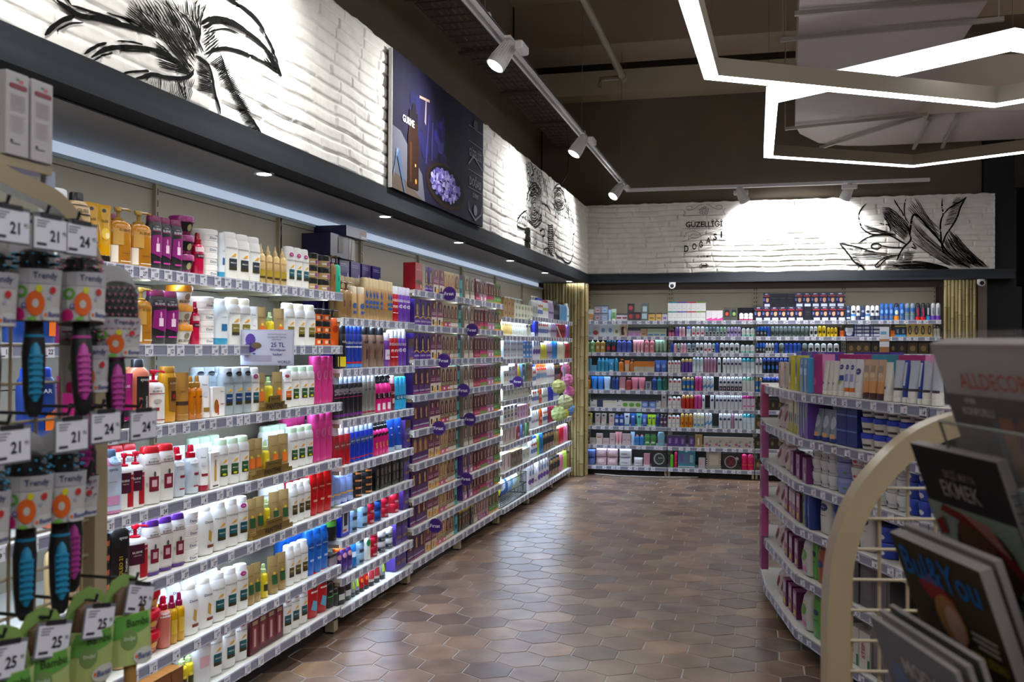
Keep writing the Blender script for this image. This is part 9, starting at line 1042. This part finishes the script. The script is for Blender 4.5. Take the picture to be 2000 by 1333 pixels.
# cameras
for x, y, z, l in ((-.994, 11.36, 2.235, 'white round security camera above the face care shelves'), (2.275, 11.3, 2.225, 'white round security camera above the right bamboo')):
    t = thing('security_camera', l, 'camera', (x, y, z)); b = MB(); b.se([(0, .036, .036), (.03, .04, .04)], M_WH, 16); b.obj('mount', t)
    b = MB(); b.tube([(0, -.05, -.012), (0, .03, -.002)], .034, M_WH, 18); b.obj('body', t); b = MB(); b.tube([(0, -.056, -.012), (0, -.05, -.012)], .022, pm('16161a', .2), 16); b.obj('lens', t)

# ---------------------------------------------------------------- brush stand beside the camera
def curve_pts(P, n=6):
    out = []
    for i in range(len(P)-1):
        a, b, c, d = [Vector(P[max(0, min(len(P)-1, k))]) for k in (i-1, i, i+1, i+2)]
        L1 = (c-b).length; m1 = (c-a)/max((c-a).length, 1e-6)*L1; m2 = (d-b)/max((d-b).length, 1e-6)*L1
        for j in range(n):
            t = j/n; out.append(b*(2*t**3-3*t*t+1)+m1*(t**3-2*t*t+t)+c*(3*t*t-2*t**3)+m2*(t**3-t*t))
    return [tuple(p) for p in out]+[tuple(P[-1])]
M_CR = noisy('cream_enamel', '9a8d72', 'a8997c', 3, .3); XS = -1.12
t = thing('brush_stand', 'cream wire stand with arched tube top carrying hair brushes', 'display stand', (XS, 1.2, 0))
arch = [(0, 1.465-1.2, .03), (0, 1.467-1.2, 1.55), (0, 1.455-1.2, 1.64), (0, 1.415-1.2, 1.695), (0, 1.36-1.2, 1.735), (0, 1.29-1.2, 1.748), (0, 1.2-1.2, 1.765), (0, .9-1.2, 1.79), (0, .6-1.2, 1.76), (0, .52-1.2, 1.68), (0, .5-1.2, 1.55), (0, .5-1.2, .03)]
b = MB(); b.tube([(p[0], p[1]-.012, p[2]) for p in curve_pts(arch)], .0145, M_CR, square=(1, 0, 0)); b.obj('arch_tube', t, False)
b = MB(); b.box(-.02, -.002, .274, .296, .0, 1.42, M_CR)
for k in range(24): b.box(-.0025, -.0012, .282, .288, .1+k*.055, .13+k*.055, pm('3c342a'))
b.obj('slotted_upright', t, False)
b = MB()
for k in range(27): z = .12+k*.06; b.tube([(.0, -.69, z), (.0, .262, z)], .0028, M_CR, 6)
for k in range(17): y = -.66+k*.055; b.tube([(.005, y, .1), (.005, y, 1.7)], .0028, M_CR, 6)
b.obj('wire_grid', t)
b = MB(); b.box(-.06, .06, -.75, .3, 0, .03, M_CR); b.obj('foot', t)
def hook_tag(y, z, num, label, tilt=0):
    t = thing('hook_price_tag', label, 'price tag', (-.975, y, z), math.pi/2, 'price tags on the brush hooks'); t.rotation_euler = (0, tilt, math.pi/2)
    b = MB(); b.box(-.036, .036, 0, .0012, -.025, .026, pm('6c7078', .2)); b.box(-.033, .033, -.0012, 0, -.022, .021, M_TAGW); b.box(-.02, .02, -.002, 0, .021, .028, pm('24242a')); b.obj('holder', t, False)
    b = MB(); K = pm('1c1c24'); pl = lambda x, z: (x, -.0018, z); add_text(b, num, pl, .006, -.003, .0165, .026, K, .03); add_text(b, '95', pl, .026, .002, .006, .008, K, 0)
    for z_, x1 in ((.016, -.004), (.012, -.01), (.008, -.012)): b.add([pl(-.029, z_), pl(x1, z_), pl(x1, z_+.0016), pl(-.029, z_+.0016)], [(0, 1, 2, 3)], pm('6c6c78'))
    b.add([pl(-.029, -.018), pl(-.01, -.018), pl(-.01, -.014), pl(-.029, -.014)], [(0, 1, 2, 3)], pm('3c3c44')); b.obj('print', t, False)
def hook(y, z, label, x1=-.985):
    b = MB(); b.tube([(XS, y, z), (x1, y, z), (x1+.004, y, z+.012)], .0028, pm('22242a', .3), 6); tag(b.obj('display_hook'), label, 'hook', 'black hooks of the brush stand')
for i, (y, z, n, l, tl) in enumerate(((1.096, 1.661, '21', 'price tag 21 at the very edge, top row of the brush stand', 0), (1.172, 1.658, '21', 'price tag 21 in the middle of the top row of the brush stand', 0), (1.236, 1.657, '24', 'price tag 24, top row of the brush stand', 0), (1.101, 1.365, '21', 'price tag 21 at the very edge, middle row of brush stand', 0), (1.219, 1.369, '21', 'price tag 21 right of centre, middle row of the brush stand', 0), (1.295, 1.375, '24', 'price tag 24, left one in the middle row of the brush stand', 0), (1.389, 1.371, '24', 'price tag 24 farthest along the middle row', 0), (1.096, 1.078, '25', 'price tag 25 at the very edge, bottom row', .15), (1.184, 1.08, '25', 'price tag 25 above the second green brush pack', .2), (1.283, 1.079, '25', 'price tag 25 above the third green brush pack', .2), (1.383, 1.089, '25', 'price tag 25 above the farthest green brush pack', .28))):
    hook_tag(y, z, n, l, tl)
    hook(y+.004, z+.03, f'black display hook behind the {l}'[:90] if False else ['black hook of the top row at the edge', 'black hook of the top row, middle', 'black hook of the top row, farthest', 'black hook of the middle row at the edge', 'black hook of the middle row, second', 'black hook of the middle row, third', 'black hook of the middle row, farthest', 'black hook of the bottom row at the edge', 'black hook of the bottom row, second', 'black hook of the bottom row, third', 'black hook of the bottom row, farthest'][i])
BK = pm('1c1e22', .45)
def brush(x, y, z, grip, tip, label, kind='round', lean=0, sleeve=True):
    """z is the top of the head; length .24; front faces the aisle"""
    t = thing('hair_brush', label, 'hair brush', (x, y, z), 0, 'packed hair brushes on the stand'); t.rotation_euler = (lean, 0, math.radians(50))
    gm = pm(grip, .5); tm = pm(tip, .5)
    b = MB()
    if kind == 'round':
        b.se([(-.095, .014, .014), (-.09, .02, .02), (-.004, .02, .02), (0, .014, .014)], BK, 16); b.obj('barrel', t)
        b = MB()
        for r in range(7):
            for k in range(14):
                a = 2*math.pi*(k+.5*(r % 2))/14; c, s_ = math.cos(a), math.sin(a); zz = -.008-r*.0125; b.tube([(c*.019, s_*.019, zz), (c*.031, s_*.031, zz)], .0012, BK, 4); b.tube([(c*.031, s_*.031, zz), (c*.0345, s_*.0345, zz)], .0017, tm, 4)
    else:
        b.se([(-.11, .012, .008), (-.1, .03, .01), (-.07, .036, .012), (-.02, .036, .012), (-.004, .028, .01), (0, .015, .006)], BK, 20, 2.4); b.obj('paddle', t)
        b = MB()
        for r in range(8):
            for k in range(7):
                xx = -.027+k*.009+(r % 2)*.004
                if abs(xx) < .031: b.tube([(xx, -.01, -.012-r*.011), (xx, -.019, -.012-r*.011)], .0012, BK, 4); b.tube([(xx, -.019, -.012-r*.011), (xx, -.0215, -.012-r*.011)], .0019, tm, 4)
    b.obj('bristles', t)
    b = MB(); b.se([(-.245, .006, .006), (-.235, .012, .011), (-.2, .015, .013), (-.15, .0165, .014), (-.12, .013, .012), (-.1, .0125, .012), (-.09, .013, .012)], BK, 14, 2.3); b.se([(-.128, .0142, .0135), (-.124, .0142, .0135)], gm, 14, 2.3); b.obj('handle', t)
    b = MB(); b.se([(-.222, .004, .0145), (-.212, .0095, .0165), (-.16, .0115, .0175), (-.142, .008, .0155), (-.136, .003, .014)], gm, 14, 2.4, cy=-.0015)
    for k in range(7): b.box(-.009, .009, -.0205, -.017, -.21+k*.009, -.207+k*.009, gm)
    b.obj('grip', t)
    if sleeve:
        w, dd, z0, z1 = (.037, .036, -.105, -.03) if kind == 'round' else (.041, .02, -.125, -.06)
        b = MB(); b.se([(z0, w*.88, dd*.88), (z1, w, dd)], pm('a8a8ae', .5), 24, 2.2, capb=False, capt=False)
        f = lambda x, z, e: (x, -dd*(.88+.12*(z-z0)/(z1-z0))*max(0, 1-abs(x/(w*(.88+.12*(z-z0)/(z1-z0))))**2.2)**(1/2.2)-e-.0005, z) if abs(x) < w*.87 else (x, 0, z)
        b.obj('card_sleeve', t); H_ = z1-z0; b = MB(); g = lambda x, z, e: f(max(-.84*w, min(.84*w, x)), z0+max(0.001, min(H_-.001, z)), e)
        D = [('r', -.5, .72, .5, 1, 'a4a4ac'), ('t', 'Trendy', .12, .86, .16, .46, '34406c'), ('r', -.5, 0, .5, .7, 'b4b4b6'), ('e', -.3, .56, .1, .12, '5c9c38'), ('e', -.3, .56, .045, .055, 'b4b4b6'), ('e', -.06, .34, .17, .24, 'd05c1c'), ('e', -.06, .34, .06, .085, 'b8b4b0'), ('e', .0, .62, .06, .07, 'c8c424'), ('e', .26, .6, .06, .07, 'b82c34'), ('e', -.34, .12, .1, .13, 'c41c74'), ('e', -.26, .3, .04, .05, '3c54a8'), ('e', -.26, .3, .02, .025, 'b4b4b6'), ('e', .2, .46, .03, .04, '9c9cc0'), ('e', -.12, .04, .08, .05, '6ca84c'), ('e', .28, .1, .22, .16, 'c0c0c4'), ('t', 'Banat', .3, .13, .1, .26, '2c3c84'), ('e', .12, .12, .03, .04, 'd8642c')]
        decals(b, D, g, w*2, H_); b.obj('sleeve_print', t, False)
        b = MB(); b.se([(z1-.0, w*.9, .0006), (.0, w*.85, .0006), (.02, w*.6, .0006), (.028, w*.2, .0006)], pm('9c9ca2', .5), 16, 2, cy=dd*.8); b.obj('back_card', t)
for x, y, z, g, tp, l, k, ln in ((-1.03, 1.205, 1.64, '1c84b0', '3c9cc8', 'blue gripped round brush in sleeve, top row of the brush stand', 'round', 0), (-1.02, 1.29, 1.637, 'b03c98', 'b04c88', 'pink gripped round brush in sleeve, top row', 'round', -.12), (-1.02, 1.375, 1.605, 'b03c98', 'b05c84', 'pink gripped paddle brush with pink tipped pins', 'paddle', -.05), (-1.045, 1.335, 1.53, 'b03c98', 'b04c88', 'pink gripped round brush hanging lower behind the paddle brush', 'round', .0), (-1.04, 1.13, 1.63, '1c84b0', '3c9cc8', 'blue gripped round brush cut by the picture edge, top row', 'round', 0), (-1.03, 1.192, 1.345, '1c84b0', '3c9cc8', 'blue gripped round brush in sleeve, lower row', 'round', 0.04), (-1.03, 1.262, 1.34, '1c84b0', '3c9cc8', 'blue gripped round brush in sleeve, lower row, next to upright', 'round', -.03), (-1.07, 1.34, 1.35, 'b03c98', 'b04c88', 'pink gripped paddle brush, lower row behind the sleeves', 'paddle', 0), (-1.04, 1.12, 1.33, '1c84b0', '3c9cc8', 'blue gripped round brush cut by the picture edge, lower row', 'round', 0)):
    brush(x, y, z, g, tp, l, k, ln)
def green(y, z, lean, label):
    t = thing('bamboo_brush_pack', label, 'hair brush', (-1.0, y, z), 0, 'green carded wooden brushes'); t.rotation_euler = (lean, 0, math.radians(62)); t.scale = (.86, .86, .9); G = pm('4f8a3c', .5)
    b = MB(); P = [(-.04, -.14), (.04, -.14), (.046, -.05), (.036, -.01), (.024, .012), (0, .022), (-.024, .012), (-.036, -.01), (-.046, -.05)]; n = len(P)
    b.add([(a, 0, c) for a, c in P]+[(a, .0015, c) for a, c in P], [tuple(range(n)), tuple(range(n, 2*n))[::-1]]+[(i, (i+1) % n, n+(i+1) % n, n+i) for i in range(n)], pm('7c9c54', .5)); b.obj('card', t, False)
    b = MB(); b.se([(-.12, .012, .008), (-.1, .03, .012), (-.05, .033, .013), (-.01, .026, .012), (0, .012, .006)], pm('5c4630', .5), 18, 2.2, cy=-.012); b.obj('wooden_head', t)
    b = MB(); b.se([(-.23, .007, .006), (-.22, .011, .009), (-.14, .012, .01), (-.11, .012, .009)], pm('a07840', .5), 12, cy=-.015); b.obj('wooden_handle', t)
    b = MB(); b.se([(-.135, .043, .03), (-.045, .047, .032)], pm('a4b878', .5), 22, 2.2, capb=False, capt=False, cy=-.002); b.obj('sleeve', t); b = MB()
    f = lambda x, z, e: (x, -.002-.031*max(0, 1-abs(x/.0455)**2.2)**(1/2.2)-e-.0006, z-.135); decals(b, [('r', -.46, .0, .46, .5, 'a4b470'), ('p', [(-.46, .5), (.46, .7), (.46, 1), (-.46, .96)], '5c9a44'), ('t', 'Bambu', .1, .82, .15, .5, '24381c'), ('e', -.1, .5, .17, .2, '6c8c54'), ('t', 'Doğal', -.1, .52, .09, .26, 'd4dcc8'), ('e', .22, .14, .26, .17, 'c0c4c0'), ('t', 'Banat', .24, .15, .12, .34, '2c3c84'), ('e', .03, .15, .03, .04, 'd8642c')], f, .09, .09); b.obj('sleeve_print', t, False)
green(1.378, 1.11, -.06, 'green carded wooden brush, farthest on the bottom row'); green(1.29, 1.11, .1, 'green carded wooden brush, third on the bottom row'); green(1.19, 1.105, .05, 'green carded wooden brush, second on the bottom row'); green(1.115, 1.10, 0, 'green carded wooden brush at the picture edge')
for i, (y, l) in enumerate(((1.255, 'white medicine carton with dark red oval on the stand, nearer one'), (1.308, 'white medicine carton with dark red oval on the stand, farther one'))):
    t = thing('medicine_carton', l, 'carton', (-1.135, y, 1.79+.0), math.pi/2, 'white cartons on top of the brush stand')
    b = MB(); b.box(-.0235, .0235, -.03, .03, 0, .128, pm('b4b2b8', .5), bev=.0015); b.obj('box', t, False); b = MB()
    D = [('r', -.1, .9, .06, .93, '4c8c5c'), ('r', .04, .88, .22, .92, 'c05c68'), ('e', -.3, .83, .1, .03, '84283c'), ('e', .3, .83, .1, .03, '84283c'), ('r', -.3, .8, .3, .86, '84283c'), ('e', -.28, .17, .06, .02, '3c3c40'), ('r', -.3, .14, .1, .155, '6c6c70')]
    for k in range(9): D.append(('r', -.34, .72-k*.022, .3, .727-k*.022, '9c9aa4'))
    for k in range(9): D.append(('r', -.34, .47-k*.022, .3-.05*(k % 3), .477-k*.022, 'b098a4'))
    decals(b, D, lambda x, z, e: (x, -.0302-e*.3, z), .047, .128); b.obj('print', t, False)
    b = MB(); b.add([(-.0237, -.02+.012*math.cos(a)+.014, .062+.012*math.sin(a)) for a in [k*.45 for k in range(14)]], [tuple(range(14))], pm('84283c')); b.obj('side_mark', t, False)
t = thing('stand_shelf', 'small cream shelf on top of the brush stand', 'shelf', (-1.13, 1.27, 1.77)); b = MB(); b.box(-.012, .02, -.05, .066, 0.004, .018, M_CR); b.obj('plate', t); b = MB(); b.box(-.002, .008, .066, .088, -.032, .014, pm('a8b4cc', .25)); b.obj('plastic_clip', t)

# ---------------------------------------------------------------- magazine rack beside the camera
CM = [Vector((.296, -.956, -.007)), Vector((.318, .106, -.938)).normalized()]
t = thing('magazine_rack', 'cream arched wire rack holding magazines', 'display stand', (.3, 1.72, 0)); ox, oy = .3, 1.72
b = MB(); b.tube([(p[0]-ox, p[1]-oy, p[2]) for p in curve_pts(((.1205, 1.686, .0), (.1205, 1.686, .952), (.122, 1.686, 1.107), (.132, 1.687, 1.182), (.155, 1.693, 1.246), (.189, 1.701, 1.296), (.236, 1.713, 1.343), (.29, 1.726, 1.372), (.36, 1.744, 1.385), (.43, 1.762, 1.372), (.49, 1.777, 1.33), (.53, 1.787, 1.26), (.54, 1.79, 1.1), (.54, 1.79, .0)))], .0185, M_CR, square=(-.25, .97, 0)); b.obj('arch_tube', t, False)
b = MB()
for k in range(25): z = .1+k*.0508; e = .0 if z < 1.19 else (z-1.19)*.75; b.tube([(.135+e-ox, 1.712+e*.25-oy, z), (.53-e-ox, 1.80-oy, z)], .0028, M_CR, 6)
for k in range(8): x = .148+k*.0455; b.tube([(x-ox, 1.722+(x-.148)*.25-oy, .05), (x-ox, 1.722+(x-.148)*.25-oy, min(1.36, 1.2+(x-.148)*1.6) if k < 4 else 1.33)], .0028, M_CR, 6)
b.obj('wire_grid', t)
b = MB(); b.box(-.2, .26, -.1, .15, 0, .03, M_CR); b.obj('foot', t)
GLS = pm('a8b8b4', .08, alpha=.1); GE = pm('30423c', .2)
def magazine(P, W_, H_, th, cover, decs, label, name='magazine', wrap=False, grp='magazines in the rack'):
    P = Vector(P); u, d = CM; n = d.cross(u).normalized()
    if n.dot(Vector((0, 0, 1.5))-P) < 0: n = -n
    o = Vector(P); t = thing(name, label, 'magazine', tuple(P), 0, grp)
    b = MB(); c = []
    for k in (0, -th):
        for a, q in ((0, 0), (W_, 0), (W_, H_), (0, H_)): c.append(tuple(u*a+d*q+n*k))
    fs = [(4, 5, 6, 7), (0, 1, 5, 4), (1, 2, 6, 5), (2, 3, 7, 6), (3, 0, 4, 7)]
    b.add(c, fs, pm('8a8688', .95)); b.add(c[:4], [(0, 1, 2, 3)], cover); b.obj('pages', t, False)
    up = lambda z: 1-(1-z)*.62
    decs = [(q[0], q[1], up(q[2]), q[3], up(q[4]), q[5]) if q[0] == 'r' else (q[0], q[1], up(q[2]), q[3], q[4]*.7, q[5]) if q[0] == 'e' else (q[0], [(a, up(z)) for a, z in q[1]], q[2]) if q[0] == 'p' else (q[0], q[1], q[2], up(q[3]), *q[4:]) for q in decs] if H_ > .25 and not label.startswith('wrapped') else decs
    b = MB(); decals(b, decs, lambda x, z, e: tuple(u*(x+W_/2)+d*(H_-z)+n*(e+.0003)), W_, H_, .95); b.obj('cover_print', t, False)
    if wrap:
        b = MB(); rr = random.Random(3); pts = []
        for i in range(13):
            for j in range(9): pts.append(tuple(u*(W_*(i/12)*1.03-.003)+d*(-.012+H_*j/8)+n*(.004+rr.uniform(0, .006) if j else -th*.5)))
        b.add(pts, [(i*9+j, (i+1)*9+j, (i+1)*9+j+1, i*9+j+1) for i in range(12) for j in range(8)], pm('c8ccd4', .12, alpha=.16)); b.obj('plastic_wrap', t)
    return t
magazine((.195, 1.247, 1.507), .215, .26, .02, pm('a09a9e', .95), [('t', 'ALLDECOR', .02, .73, .075, .86, 'a8452c'), ('r', -.5, 0, .5, .62, '3c3036'), ('t', 'ETNİK', -.25, .585, .03, .36, 'c8c4c4'), ('t', 'KONFORLU', -.2, .5, .035, .5, 'b8b4b8'), ('r', -.1, 0, -.02, .45, '4a4650'), ('r', -.02, 0, .1, .48, '8a4a2c'), ('r', .1, 0, .16, .45, '6c3040'), ('r', .16, 0, .34, .5, '6e3a24'), ('r', .34, .0, .5, .42, '4a4a54'), ('e', .44, .62, .12, .09, 'a8502c')], 'decor magazine titled ALLDECOR in a plastic wrap, top pocket', wrap=True)
magazine((.183, 1.318, 1.382), .2, .27, .012, pm('262326', .95), [('t', 'EKŞİ MAYA', .02, .82, .06, .6, '6c6868'), ('t', 'EKMEK', -.02, .7, .075, .58, '8a8688'), ('r', -.5, 0, .5, .56, '7c8880'), ('e', .06, .22, .34, .24, '3c2a20'), ('e', -.02, .36, .2, .12, '54382a'), ('p', [(-.36, .5), (-.3, .56), (.1, .5), (.44, .22), (.4, .12), (.1, .42)], '6c2424'), ('p', [(-.1, .54), (.2, .5), (.34, .3), (.24, .34)], 'a06c68'), ('p', [(-.46, .4), (-.34, .46), (-.34, .32), (-.44, .3)], '6c2020')], 'dark bread magazine titled EKMEK with loaf picture')
magazine((.156, 1.291, 1.273), .21, .28, .014, pm('3a3424', .95), [('t', 'Bul&You', .0, .83, .13, .9, '2460a4'), ('p', [(-.3, .7), (-.12, .8), (.1, .66), (.06, .56), (-.2, .6)], '84302e'), ('e', -.02, .5, .16, .16, '9c6c44'), ('e', .02, .48, .1, .12, 'b09080'), ('p', [(-.3, 0), (-.1, .36), (.14, .34), (.3, 0)], '6c7878'), ('t', 'MODA SEZONU', .3, .34, .04, .34, 'a09c2c'), ('r', .2, .5, .45, .52, 'a8a49c'), ('r', .2, .46, .45, .48, 'a8a49c'), ('r', .24, .42, .45, .44, 'a8a49c'), ('t', 'DİZİ', -.36, .3, .05, .2, 'a09c2c'), ('p', [(.2, 0), (.3, .2), (.42, .16), (.46, 0)], '70202c')], 'celebrity magazine with big blue title and woman in red hat')
magazine((.172, 1.296, 1.283), .21, .28, .008, pm('8c8884', .95), [], 'plain magazine edge behind the blue titled one')
for k, dx in enumerate((0, .012, .024)): magazine((.130+dx, 1.275+dx*.3, 1.172-.006*k+.012*k), .21, .28, .006, pm(('4c5260', '8c8a90', '5c6058')[k], .95), [('e', -.3+.2*k, .7, .12, .14, ('3c5c94', '7c4444', '54803c')[k]), ('r', -.2, .2, .3, .5, '3c3434'), ('t', 'MODA', .05, .86, .08, .5, 'a8a4a8')] if k == 0 else [], ('wrapped magazine at the front of the lowest pocket', 'wrapped magazine in the middle of the lowest pocket', 'wrapped magazine at the back of the lowest pocket')[k], wrap=(k == 0))
magazine((.262, 1.085, 1.26), .16, .26, .01, pm('8c8468', .95), [('t', 'BİZİM', -.05, .78, .16, .7, '9c2c5c'), ('r', -.5, .3, .5, .62, 'a09a24'), ('e', .0, .2, .3, .14, '6c4a3c')], 'pale magazine with pink capital letters and yellow band')
nb = magazine((.262, 1.13, 1.352), .15, .21, .012, pm('6c8494', .95), [('r', -.5, .35, .5, .55, '4c6474'), ('e', .1, .75, .3, .12, '9ca8ac')], 'light blue spiral notebook in the rack', 'notebook', grp='notebooks'); nb['category'] = 'notebook'
b = MB(); u, d = CM
for k in range(20): c = d*(.01*k+.006); b.tube([tuple(c+u*(.005*math.cos(a)-.003)+d.cross(u)*(.006*math.sin(a))) for a in [q*.9 for q in range(8)]], .0008, pm('2c2c30'), 4)
b.obj('spiral_binding', nb)
def pocket(P, W_, H_, label):
    P = Vector(P); u, d = CM; n = d.cross(u).normalized()
    if n.dot(Vector((0, 0, 1.5))-P) < 0: n = -n
    t = thing('acrylic_pocket', label, 'rack pocket', tuple(P), 0, 'clear rack pockets'); b = MB(); f = n*.012
    b.add([tuple(u*a+d*q+f+n*k) for k in (0, .003) for a, q in ((0, 0), (W_, 0), (W_, H_), (0, H_))], [(0, 1, 2, 3), (4, 5, 6, 7), (1, 2, 6, 5), (2, 3, 7, 6), (3, 0, 4, 7)], GLS); b.obj('sheet', t, False)
    b = MB(); b.tube([tuple(f), tuple(u*W_+f)], .0022, GE, 6); b.tube([tuple(f), tuple(d*H_+f)], .0015, GE, 6); b.obj('edge', t)
pocket((.215, 1.24, 1.42), .24, .12, 'clear pocket lip across the top magazine'); pocket((.215, 1.325, 1.23), .24, .14, 'clear pocket lip across the bread magazine'); pocket((.2, 1.30, 1.13), .26, .15, 'clear pocket lip across the blue titled magazine')
b = MB(); b.tube([(-1.9, 11.42, .01), (-1.6, 11.33, .008), (-1.1, 11.36, .008), (-.7, 11.45, .01)], .008, pm('a8a8a4'), 6); tag(b.obj('floor_cable'), 'pale cable lying on the floor under the back shelves', 'cable')


for l_, n_ in USED.items():
    if n_ > 1: print('DUP', n_, l_)
    if len(l_.replace(',', '').split()) > 16: print('LONG', l_)
print(sorted(COUNT.items(), key=lambda q: -q[1])[:8], len(bpy.data.objects))
